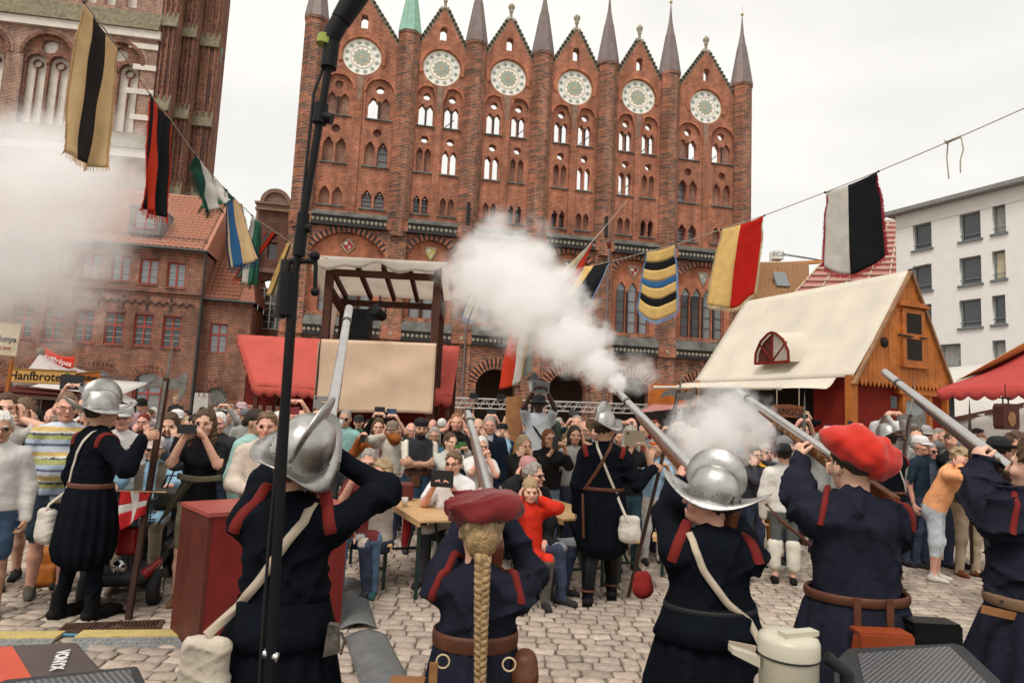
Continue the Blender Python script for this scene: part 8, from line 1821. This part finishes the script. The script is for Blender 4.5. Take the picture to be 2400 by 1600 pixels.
tD = gnd(530, 1118, .77); trestle('beer_table', 'pine beer table behind the photographer in khaki shorts', (tD.x, tD.y+.3), R(85), 1.4, .6, .77, 'table', boards=2)
hb = empty('handbag', gnd(915, 1178, .77)+V3(.06, .25, 0), R(10), 'reddish brown handbag standing on the beer table', 'bag'); s3 = Solid().box((0, 0, .11), (.16, .06, .10), 0, .02, rnd=.04); V, F, _ = s3.surf(.012); link('body', npmesh('body', V, F), hb, mat('burgundy leather', (.12, .025, .022), .4, var=.2)); g = MB(); g.tube([(-.1, 0, .2), (-.07, 0, .30), (.07, 0, .30), (.1, 0, .2)], .008, 6); g.build('handle', LEA, hb)
cup = MB(); cup.lathe([(0, .002), (.028, .002), (.038, .10), (.036, .10), (.027, .006), (0, .006)], 18); tag(cup.build('plastic_cup', mat('milky plastic', (.6, .56, .5), .3, var=.05), None, gnd(948, 1187, .77)), 'clear plastic cup on the beer table', 'cup')
# seated guests
sp(866, 1060, 6.95, 'man in maroon T-shirt and jeans seated on a bench with a phone', ('phone', (.10, .11, .11), 'dark smartphone held by the man in maroon T-shirt', (-.02, .42, 1.16)), sit=True, H=1.80, hair=('short', 'grey'), glasses='clear', top=((.13, .028, .028), .5, .015), bottom=((.10, .17, .26), 'long'), shoe=(.03, .09, .10), arms=('phone', 'phone'), face=5, skin='pink', seat_h=.52, hpitch=-8)
sp(899, 1075, 6.9, 'blonde woman with glasses seated behind the maroon T-shirt', sit=True, H=1.70, hair=('bob', 'blond'), glasses='clear', top=((.4, .35, .3), .5), arms=('ear', 'lap'), face=-25, skin='pink')
sp(1065, 1068, 7.5, 'man with glasses and white sports shirt seated behind a black tablet', ('tablet', PB, 'black tablet held up by the seated man in white', (0, .40, 1.08)), sit=True, H=1.80, hair=('short', 'light'), glasses='clear', top=((.68, .66, .65), .5, .03), bottom=((.05, .05, .06), 'long'), arms=(((-.10, .36, 1.02), (.4, .25, .9), (.9, 0, -.2), (-.6, -.1, -1), .7), ((.10, .36, 1.02), (-.4, .25, .9), (-.9, 0, -.2), (.6, -.1, -1), .7)), face=-12, skin='pink', build=1.22, seat_h=.5)
sp(1237, 1073, 7.1, 'man with pink bandana and dark jacket seated at the table', sit=True, H=1.80, hair=('crop', 'dark'), hat=('bandana', (.46, .22, .22)), top=((.02, .02, .021), 1., .025), bottom=((.1, .09, .08), 'long'), arms=('lap', 'ear'), face=18, skin='pink', hpitch=-14, build=1.1, beard=('dark', 'mous'))
sp(1243, 1108, 6.75, 'blond boy in red sweater holding both ears on the bench', sit=True, H=1.55, hair=('fringe', 'blond'), top=((.58, .035, .018), 1., .012), bottom=((.12, .11, .10), 'long'), arms=('ear', 'ear'), face=10, skin='fair', hpitch=-6, hs=1.08)
# ---- red cabinet
A_, B_ = gnd(459, 1545), gnd(797, 1474); d = (B_-A_); wd_ = d.length; rz = math.atan2(d.y, d.x)
rcab = empty('red_cabinet', A_, rz, 'dark red painted wooden cabinet behind the musketeer with microphone stand', 'cabinet')
RCB = mat('brush painted red wood', (.17, .014, .012), .5, var=.25, scale=5, bump=.12, bscale=20)
hC = 1.02
for nm, a, b_, mm in (('front_panel', (.03, .0, .05), (wd_-.03, .025, hC-.03), RCB), ('side_panel', (.0, .0, .03), (.028, .62, hC-.032), mat('brown red edge wood', (.10, .022, .014), .5, var=.3)), ('side_panel', (wd_-.028, .0, .03), (wd_, .62, hC-.032), RCB), ('back_panel', (.03, .59, .05), (wd_-.03, .62, hC-.03), RCB), ('top_panel', (-.01, -.012, hC-.03), (wd_+.01, .63, hC), mat('lighter red top', (.33, .075, .06), .45, var=.15, scale=4)), ('plinth', (.03, .02, 0), (wd_-.03, .6, .048), WOODD)):  # top panel in a lighter red than the front
    g = MB(); g.bx(a, b_); g.build(nm, mm, rcab)
# ---- cable protectors
RUB = mat('grey rubber mat', (.13, .135, .135), .45, var=.25, scale=10, bump=.5, bscale=70, spec=.5)
for k, (p0, p1, w) in enumerate((((800, 1370), (822, 1480), .19), ((838, 1498), (900, 1660), .20))):
    a, b_ = gnd(*p0), gnd(*p1); d = (b_-a); l = d.length; u = d.normalized(); n_ = V3(-u.y, u.x, 0); n_ = n_ if n_.x > 0 else -n_
    e = empty('cable_mat', a, 0, ('curved grey rubber cable cover beside the red cabinet', 'curved grey rubber cable cover at the bottom edge behind the navy skirt')[k], 'cable cover', 'cable covers')
    cloth('cover', lambda s_, t: u*(l*s_)+n_*(w*(1.6*t-.5))+V3(0, 0, .02+.05*math.sin(PI*min(1, max(0, t)))), 24, 12, RUB, e, .012)
YELR = mat('yellow checker lid', (.60, .46, .18), .5, var=.12, scale=8, bump=.8, bscale=60); GRR = mat('grey checker ramp', (.22, .225, .22), .45, var=.2, scale=8, bump=.8, bscale=55)
for k, (pl, pr) in enumerate((((-40, 1512), (128, 1510)), ((172, 1508), (447, 1505)))):
    a, b_ = gnd(*pl), gnd(*pr); d = b_-a; rz = math.atan2(d.y, d.x); l = d.length
    e = empty('cable_ramp', a, rz, ('yellow lidded cable ramp at the left edge', 'longer yellow lidded cable ramp touching the red cabinet')[k], 'cable ramp', 'cable ramps')
    g = MB(); g.bx((.0, .0, .03), (l, .15, .052)); g.build('lid', YELR, e)
    for y0, sg in ((0, -1), (.15, 1)): g = MB(); g.prism([(0, 0), (0, .045), (sg*.16, .006), (sg*.16, 0)], (0, y0, 0), (0, 1, 0), (0, 0, 1), (l, 0, 0)); g.build('ramp', GRR, e)
    g = MB()
    n_ = int(l/.045)
    for i in range(n_):
        for j in range(3): g.box((.02+i*.045, -.03-j*.045, .038-j*.011), (.03, .008, .006), m=Matrix.Rotation(R(45 if (i+j) % 2 else -45), 3, 'Z'))
    tag(g.build('tread', GRR, e), kind='stuff')
g = MB(); g.tube(smooth_path([gnd(90, 1505)+V3(0, .05, .03), gnd(150, 1500)+V3(0, .03, .03), gnd(200, 1505)+V3(0, .05, .03)]), .014, 8); tag(g.build('hose', mat('blue hose', (.06, .18, .26), .4)), 'blue hose between the two yellow cable ramps', 'hose')
ga_, gb_ = gnd(140, 1482), gnd(378, 1472); d = gb_-ga_; e = empty('drain_grate', ga_, math.atan2(d.y, d.x), 'rusty cast iron drain grate in the paving at left', 'grate'); g = MB(); RUS = mat('rusty cast iron', (.12, .065, .045), .6, metal=.4, var=.4, scale=12); l = d.length
for (x0, x1, y0, y1) in ((0, l, -.08, -.06), (0, l, .10, .12), (0, .02, -.06, .10), (l-.02, l, -.06, .10)): g.bx((x0, y0, .0), (x1, y1, .036))
g.build('frame', RUS, e)
for i in range(26): g = MB(); x = .03+i*(l-.06)/25; g.bx((x-.006, -.06, .0), (x+.006, .10, .032)); g.build('bar', RUS, e)
# ---- mobility scooter with rider
sc = gnd(300, 1408); S = empty('mobility_scooter', (sc.x-.12, sc.y+.25, 0), R(18), 'red and black mobility scooter with wire basket beside the halberd', 'scooter')   # its front looks at the camera (-y)
TY = mat('tyre rubber', (.018, .018, .019), .7, var=.2, bump=.5, bscale=40); CHR = mat('chrome', (.6, .6, .6), .2, metal=1., var=.1); SRED = mat('scooter red', (.34, .012, .012), .25, var=.08, spec=.6); SGR = mat('scooter dark plastic', (.035, .036, .04), .4, var=.15)
for (x, y) in ((-.26, -.42), (.27, -.42), (-.29, .58), (.29, .58)):
    g = MB(); mr = Matrix.Rotation(PI/2, 3, 'Y'); g.lathe([(.085, -.045), (.125, -.055), (.15, -.035), (.155, 0), (.15, .035), (.125, .055), (.085, .045)], 28, (x, y, .155), mr); w_ = g.build('wheel', TY, S)
    g = MB(); sg = -1 if x < 0 else 1; g.lathe([(0, .052*sg), (.03, .055*sg), (.04, .035*sg), (.075, .03*sg), (.085, .05*sg)], 20, (x, y, .155), mr); g.build('rim', CHR, w_)
    g = MB()
    for k in range(5): t = 2*PI*k/5; g.beam((x+sg*.045, y+.02*math.cos(t), .155+.02*math.sin(t)), (x+sg*.045, y+.08*math.cos(t), .155+.08*math.sin(t)), .014)
    tag(g.build('spokes', CHR, w_), kind='stuff')
s4 = Solid().box((0, .05, .20), (.20, .46, .045), 0, .03, rnd=.03).box((0, -.42, .27), (.23, .14, .06), 0, .05, rnd=.05).box((0, .55, .30), (.23, .20, .10), 0, .05, rnd=.06); V, F, _ = s4.surf(.018); link('body', npmesh('body', V, F), S, SGR)
for q in (-1, 1): s5 = Solid().cone((q*.20, -.52, .30), (q*.26, -.28, .34), .045, .03, 0, .02); V, F, _ = s5.surf(.012); link('fender', npmesh('fender', V, F), S, SRED)
g = MB(); g.tube([(0, -.40, .30), (0, -.30, .65), (0, -.22, .92)], (.05, .045, .035), 12); g.build('tiller', SGR, S)
s6 = Solid().box((0, -.37, .55), (.09, .045, .13), 0, .02, rnd=.04); V, F, _ = s6.surf(.014); link('tiller_shroud', npmesh('tiller_shroud', V, F), S, SRED)
g = MB(); g.lathe([(0, .0), (.05, .0), (.06, .03), (0, .035)], 16, (0, -.56, .37), Matrix.Rotation(PI/2, 3, 'X')); g.build('headlight', CHR, S)
g = MB(); g.tube([(-.30, -.12, .98), (-.2, -.2, .96), (.2, -.2, .96), (.30, -.12, .98)], .014, 8); g.build('handlebar', SGR, S)
for q in (-1, 1): g = MB(); g.tube([(q*.24, -.2, .97), (q*.30, -.22, 1.16)], .007, 6); g.ell((q*.31, -.22, 1.20), (.075, .015, .05)); g.build('mirror', SGR, S)
g = MB()
for z in (.72, .78, .84, .90): g.tube([(-.19, -.28, z), (-.19, -.52, z), (.19, -.52, z), (.19, -.28, z), (-.19, -.28, z)], .006, 5)
for k in range(12): x = -.19+.38*k/11; g.tube([(x, -.52, .70), (x, -.53, .92)], .005, 5)
g.box((0, -.40, .70), (.38, .24, .012)); g.tube([(-.2, -.27, .92), (-.2, -.54, .92), (.2, -.54, .92), (.2, -.27, .92)], .012, 6); tag(g.build('basket', SGR, S), kind='stuff')
g = MB(); g.box((0, .42, .52), (.46, .44, .10)); g.box((0, .66, .82), (.44, .09, .55)); g.build('seat', mat('black vinyl seat', (.02, .02, .022), .45), S)
fl = empty('danish_flag', S.matrix_world @ V3(0, 0, 0), 0, 'red flag with white cross hung over the scooter handlebar', 'flag'); bpy.context.view_layer.update()
TLf, TRf, BLf = at(282, 1150, 5.62), at(356, 1152, 5.62), at(283, 1243, 5.60); fl.location = TLf; ux_, uz_ = TRf-TLf, BLf-TLf
def ff(u, v): return ux_*(u*(1-.25*v))+uz_*(v*(1-.42*u))+V3(0, -.03*math.sin(7*u+3*v), 0)
RF = mat('flag bunting red', (.52, .022, .022), .8, var=.08); WF = mat('flag bunting white', (.66, .63, .60), .8, var=.06)
for (a0, a1, b0, b1, mm) in ((0, .36, 0, .36, RF), (.36, .56, 0, 1, WF), (.56, 1, 0, .36, RF), (0, .36, .36, .58, WF), (.56, 1, .36, .58, WF), (0, .36, .58, 1, RF), (.56, 1, .58, 1, RF)): cloth('field' if mm is RF else 'cross', lambda u, v, a0=a0, a1=a1, b0=b0, b1=b1: ff(a0+(a1-a0)*u, b0+(b1-b0)*v), 8, 8, mm, fl)
g = MB(); g.tube([TLf-TLf-ux_*.12, ux_*1.45+V3(0, 0, .0)], .006, 6); g.build('stick', PINE, fl)
rp_ = S.matrix_world @ V3(0, .47, 0)
person('rider of the scooter in light blue shirt, brown vest and beige trousers', (rp_.x, rp_.y), 1.72, face=18, lod=1, sit=True, seat_h=.62, top=((.26, .42, .56), 1., .02), bottom=((.30, .24, .18), 'long'), shoe=(.25, .19, .13), hair=('short', 'grey'), hat=('cap', (.6, .5, .48)), arms=(((-.25, .48, 1.0), (0, 1, 0), (0, 0, -1), (-.6, -.3, -.6), .9), ((.25, .48, 1.0), (0, 1, 0), (0, 0, -1), (.6, -.3, -.6), .9)), skin='pink', build=1.2, paint=lambda V, ci, col: col.__setitem__((np.where((ci == 1) & (np.abs(np.abs(V[:, 0])-.10) < .045) & (V[:, 1] > .03))[0], slice(0, 3)), (.13, .10, .075)))
bp_ = empty('backpack', gnd(105, 1375), R(20), 'orange backpack standing on the paving behind the halberdier', 'bag'); s7 = Solid().box((0, 0, .19), (.13, .09, .19), 0, .03, rnd=.07).box((0, -.08, .13), (.10, .04, .09), 0, .03, rnd=.03); V, F, _ = s7.surf(.015, vnoise(22, .008)); link('body', npmesh('body', V, F), bp_, mat('orange nylon', (.45, .14, .02), .6, var=.15, bump=.3)); g = MB(); g.tube([(-.08, -.1, .33), (-.09, -.13, .2), (-.08, -.1, .06)], .012, 6); g.build('strap', BLK, bp_)
hb2 = empty('handbag', at(402, 1170, 6.3), 0, 'grey black handbag slung behind the young photographer', 'bag'); s8 = Solid().box((0, 0, 0), (.15, .07, .10), 0, .02, rnd=.05); V, F, _ = s8.surf(.014, vnoise(20, .006)); link('body', npmesh('body', V, F), hb2, mat('dark olive leather', (.035, .034, .028), .5)); g = MB(); g.tube([(-.11, 0, .08), (-.06, 0, .22), (.06, 0, .22), (.11, 0, .08)], .009, 6); g.build('handle', BLK, hb2)
jk = empty('tied_jacket', at(485, 1130, 6.0), 0, 'olive jacket tied round the waist of the young photographer', 'jacket'); o = Vector(jk.location); OLV = mat('olive cotton', (.085, .075, .045), .9, var=.2, bump=.4, bscale=20)
cloth('body', lambda u, v: V3(-.16-.22*v+.10*u, -.13+.02*math.sin(9*u)+.05*v, .02-.42*v*(1-.3*u)), 10, 10, OLV, jk); cloth('sleeve', lambda u, v: V3(-.19+.38*u, -.155-.03*math.sin(PI*u), .04+.05*v-.02*math.sin(PI*u)), 14, 4, OLV, jk, .02)
# ---- near the camera: microphone stand
ms = empty('microphone_stand', gnd(628, 1690, .9), 0, 'tall slim black microphone stand with boom in front of the musketeers', 'stand'); o = Vector(ms.location); YM = 1.75
def mp_(px, py, Y=YM): return at(px, py, Y)-o
def mb(name, pts, r, n=12, mm=BLKM): g = MB(); g.tube([mp_(*p) for p in pts], r, n); return g.build(name, mm, ms)
mb('lower_tube', [(627, 1640), (640, 1450), (668, 960), (690, 640)], .0135); mb('clutch', [(672, 740), (676, 640)], .022)
mb('upper_tube', [(690, 650), (718, 470), (752, 270), (780, 100)], .0105); mb('clutch', [(748, 290), (754, 245)], .020); mb('clutch', [(770, 160), (778, 100)], .022)
mb('clutch', [(700, 600), (712, 500)], .017); mb('grip', [(655, 745), (672, 610)], .015, 12, BLK); mb('microphone_body', [(772, 95), (800, 45)], .026); mb('microphone', [(798, 50), (838, -15), (860, -60)], (.028, .034, .034))
mb('knob', [(752, 272), (778, 280)], .016); mb('knob', [(700, 535), (728, 535)], .013); mb('clamp_bar', [(680, 612), (738, 612)], .008); mb('clamp_handle', [(738, 590), (740, 625), (738, 680)], .006); g = MB(); g.ell(mp_(738, 600), .014); g.ell(mp_(738, 684), .012); tag(g.build('clamp_knobs', BLKM, ms), kind='stuff')
mb('cable', [(775, 110), (735, 220), (722, 350), (712, 440), (700, 560), (664, 900), (628, 1300), (606, 1620)], .0045, 8, BLK); mb('light_ring', [(762, 108), (768, 88)], .026, 12, mat('yellow green band', (.30, .36, .06), .5))
mb('joint', [(618, 1530), (650, 1540)], .012, 8, CHR)
# ---- stage boxes and monitors
def grille_mat():
    m, N, L, b = _new('perforated steel grille'); tc = N.new('ShaderNodeTexCoord'); vo = N.new('ShaderNodeTexVoronoi'); vo.inputs['Scale'].default_value = 72; vo.inputs['Randomness'].default_value = .0
    mp = N.new('ShaderNodeMapping'); mp.inputs['Rotation'].default_value = (0, 0, R(45)); L.new(tc.outputs['Object'], mp.inputs[0]); sp_ = N.new('ShaderNodeSeparateXYZ'); L.new(mp.outputs[0], sp_.inputs[0]); cb = N.new('ShaderNodeCombineXYZ'); L.new(sp_.outputs[0], cb.inputs[0]); L.new(sp_.outputs[1], cb.inputs[1]); L.new(cb.outputs[0], vo.inputs['Vector'])
    gt = N.new('ShaderNodeMath'); gt.operation = 'GREATER_THAN'; gt.inputs[1].default_value = .34; L.new(vo.outputs['Distance'], gt.inputs[0]); mx = N.new('ShaderNodeMix'); mx.data_type = 'RGBA'; mx.inputs[6].default_value = (.006, .006, .006, 1); mx.inputs[7].default_value = (.14, .14, .145, 1); L.new(gt.outputs[0], mx.inputs[0]); L.new(mx.outputs[2], b.inputs['Base Color']); b.inputs['Roughness'].default_value = .45
    bp = N.new('ShaderNodeBump'); bp.inputs['Distance'].default_value = .003; L.new(gt.outputs[0], bp.inputs['Height']); L.new(bp.outputs[0], b.inputs['Normal']); return m
GRI = grille_mat(); SPK = mat('textured black speaker paint', (.035, .036, .038), .6, var=.2, bump=.6, bscale=160)
def slab(par, name, pts, th, m, z):
    """polygon of photo pixels lying at height z, pushed down by th"""
    o = Vector(par.location); P = [gnd(px, py, z)-o for px, py in pts]; g = MB(); n = len(P); g.add(P+[p-V3(0, 0, th) for p in P], [tuple(range(n)), tuple(range(2*n-1, n-1, -1))]+[(j, j+n, (j+1) % n+n, (j+1) % n) for j in range(n)]); ob = g.build(name, m, par)
    bm_ = ob.data; import bmesh; b = bmesh.new(); b.from_mesh(bm_); bmesh.ops.recalc_face_normals(b, faces=b.faces); b.to_mesh(bm_); b.free()
    bv = ob.modifiers.new('b', 'BEVEL'); bv.width = .012; bv.segments = 2; return ob
vb = empty('equipment_box', gnd(120, 1560, 1.02), 0, 'cardboard stage equipment box with VONYX lettering at bottom left', 'box')
slab(vb, 'carton', [(-200, 1520), (182, 1502), (262, 1590), (300, 1680), (-200, 1760)], .5, mat('brown black print', (.075, .055, .05), .5, var=.2, scale=6), 1.02); slab(vb, 'red_print', [(-190, 1522), (30, 1513), (90, 1610), (110, 1700), (-190, 1740)], .003, mat('orange red print', (.50, .075, .04), .5, var=.1), 1.0235)
tl_ = gnd(140, 1545, 1.028)-Vector(vb.location); t_ = text_mesh('VONYX', .048, mat('white print', (.72, .70, .68), .5), vb, tl_, (0, 0, R(-62)), .0006, bold=.0015)
m1 = empty('stage_monitor', gnd(160, 1600, .96), 0, 'black stage monitor with perforated grille at bottom left', 'speaker'); slab(m1, 'cabinet', [(-100, 1640), (10, 1588), (325, 1556), (352, 1610), (360, 1800), (-100, 1900)], .4, SPK, 1.10); slab(m1, 'grille', [(-60, 1640), (40, 1596), (305, 1567), (322, 1612), (325, 1780), (-60, 1860)], .003, GRI, 1.103)
m2 = empty('stage_monitor', gnd(2140, 1600, .96), 0, 'black wedge stage monitor with perforated grille at bottom right', 'speaker'); slab(m2, 'cabinet', [(1955, 1545), (1985, 1516), (2232, 1504), (2262, 1512), (2345, 1590), (2380, 1760), (1950, 1800)], .4, SPK, 1.06); slab(m2, 'grille', [(2010, 1530), (2225, 1512), (2315, 1600), (2330, 1740), (2060, 1760)], .003, GRI, 1.0635)
g = MB(); g.lathe([(0, .012), (.012, .012), (.016, .006), (.016, 0)], 16, gnd(1975, 1555, 1.04)-Vector(m2.location)+V3(-.012, -.012, 0), Matrix.Rotation(R(70), 3, 'X')); g.build('bolt', LEAD, m2)
fk = empty('canister', at(1848, 1562, 2.0), 0, 'cream plastic lidded canister with black handle at the bottom edge', 'canister'); CRM_ = mat('cream plastic', (.52, .48, .38), .35, var=.06, spec=.5); z0 = fk.location.z
g = MB(); g.lathe([(.0, -.6), (.082, -.6), (.082, .03), (.084, .035)], 36); g.build('body', CRM_, fk); g = MB(); g.lathe([(.086, .038), (.086, .075), (.08, .088), (.06, .096), (0, .098)], 36); g.build('lid', CRM_, fk); g = MB(); g.lathe([(.0825, .0305), (.087, .033), (.087, .0365), (.0825, .0375)], 36); g.build('seal', BLK, fk)
g = MB(); g.box((.02, -.02, .102), (.12, .035, .014), m=Matrix.Rotation(R(20), 3, 'Z')); g.build('lid_handle', CRM_, fk); g = MB(); g.prism([(-.09, .0), (-.17, .035), (-.17, .05), (-.09, .03)], (0, .02, 0), (1, 0, 0), (0, 0, 1), (0, -.04, 0)); g.build('spout', CRM_, fk)
g = MB(); g.tube([(.10, -.02, .04), (.155, -.03, .0), (.155, -.03, -.2), (.10, -.02, -.24)], .02, 10); g.build('handle', BLK, fk)

# ================================================================ gun smoke: soft noisy volumes
def smoke_mat(name, dens, col=(.997, .996, .992), scale=2.2, rough=.6, edge=.5, seed=0.):
    m = bpy.data.materials.new(name); m.use_nodes = True; N = m.node_tree.nodes; L = m.node_tree.links; N.remove(N['Principled BSDF']); out = N['Material Output']
    pv = N.new('ShaderNodeVolumePrincipled'); pv.inputs['Color'].default_value = (*col, 1); pv.inputs['Anisotropy'].default_value = .1; L.new(pv.outputs[0], out.inputs['Volume'])
    tc = N.new('ShaderNodeTexCoord'); ln = N.new('ShaderNodeVectorMath'); ln.operation = 'LENGTH'; L.new(tc.outputs['Object'], ln.inputs[0])
    mp = N.new('ShaderNodeMapping'); mp.inputs['Location'].default_value = (seed, seed*1.7, seed*.6); L.new(tc.outputs['Object'], mp.inputs[0])
    nz = N.new('ShaderNodeTexNoise'); nz.inputs['Scale'].default_value = scale; nz.inputs['Detail'].default_value = 4; nz.inputs['Roughness'].default_value = rough; L.new(mp.outputs[0], nz.inputs['Vector'])
    a = N.new('ShaderNodeMath'); a.operation = 'SUBTRACT'; a.inputs[0].default_value = 1.; L.new(ln.outputs['Value'], a.inputs[1])      # 1 at the centre, 0 at the hull
    b = N.new('ShaderNodeMath'); b.operation = 'MULTIPLY_ADD'; b.inputs[1].default_value = 2.3; b.inputs[2].default_value = -1.15-.12; L.new(nz.outputs[0], b.inputs[0])
    c = N.new('ShaderNodeMath'); c.operation = 'ADD'; L.new(a.outputs[0], c.inputs[0]); L.new(b.outputs[0], c.inputs[1])
    r = N.new('ShaderNodeMapRange'); r.interpolation_type = 'SMOOTHSTEP'; r.inputs[1].default_value = .0; r.inputs[2].default_value = edge; r.inputs[3].default_value = 0; r.inputs[4].default_value = dens; L.new(c.outputs[0], r.inputs[0])
    f = N.new('ShaderNodeMapRange'); f.inputs[1].default_value = 0; f.inputs[2].default_value = .18; L.new(a.outputs[0], f.inputs[0]); mu = N.new('ShaderNodeMath'); mu.operation = 'MULTIPLY'; L.new(r.outputs[0], mu.inputs[0]); L.new(f.outputs[0], mu.inputs[1]); L.new(mu.outputs[0], pv.inputs['Density'])
    return m
_ps = MB().ell((0, 0, 0), 1., 20, 12).mesh('puff')
def smoke(label, puffs):
    e = empty('smoke_cloud', at(*puffs[0][:2], puffs[0][2]), 0, label, 'smoke'); e['kind'] = 'stuff'; o = Vector(e.location)
    for i, (px, py, Y, r, dens, asp) in enumerate(puffs):
        me = _ps.copy(); me.materials.clear(); me.materials.append(smoke_mat('smoke', dens, seed=i*3.3+len(label), scale=2.0, rough=.66, edge=.45))
        rad = r*Y/FPX; p = link('puff', me, e); p.location = at(px, py, Y)-o; p.scale = (rad*asp, rad, rad); tag(p, kind='stuff')
    return e
smoke('large white gun smoke cloud drifting before the brick house at left', [(20, 520, 11.5, 280, .6, 1.1), (170, 420, 12.0, 210, .6, 1.2), (90, 660, 11.5, 200, .5, 1.3), (290, 500, 12.5, 130, .22, 1.2), (60, 360, 12.5, 150, .5, 1.3)])
smoke('dense white plume shooting up from the fired musket across the arcade', [(1447, 898, 4.75, 32, 24, 1.), (1408, 864, 5.2, 58, 13, 1.1), (1350, 805, 5.9, 95, 7, 1.15), (1275, 730, 6.8, 135, 4.2, 1.15), (1185, 670, 7.6, 150, 3.6, 1.2), (1190, 600, 8.2, 125, 2.2, 1.25), (1100, 640, 8.2, 95, 1.8, 1.1)])
smoke('small grey wisp beside the muzzle of the fired musket', [(1490, 875, 5.4, 62, 3.0, 1.1)])
smoke('small white puff of lock smoke above the comb helmet', [(1650, 1035, 4.3, 85, 8, 1.2), (1735, 995, 4.5, 105, 6, 1.0), (1690, 955, 4.9, 75, 4, 1.1), (1625, 990, 4.7, 65, 3.5, 1.2)])
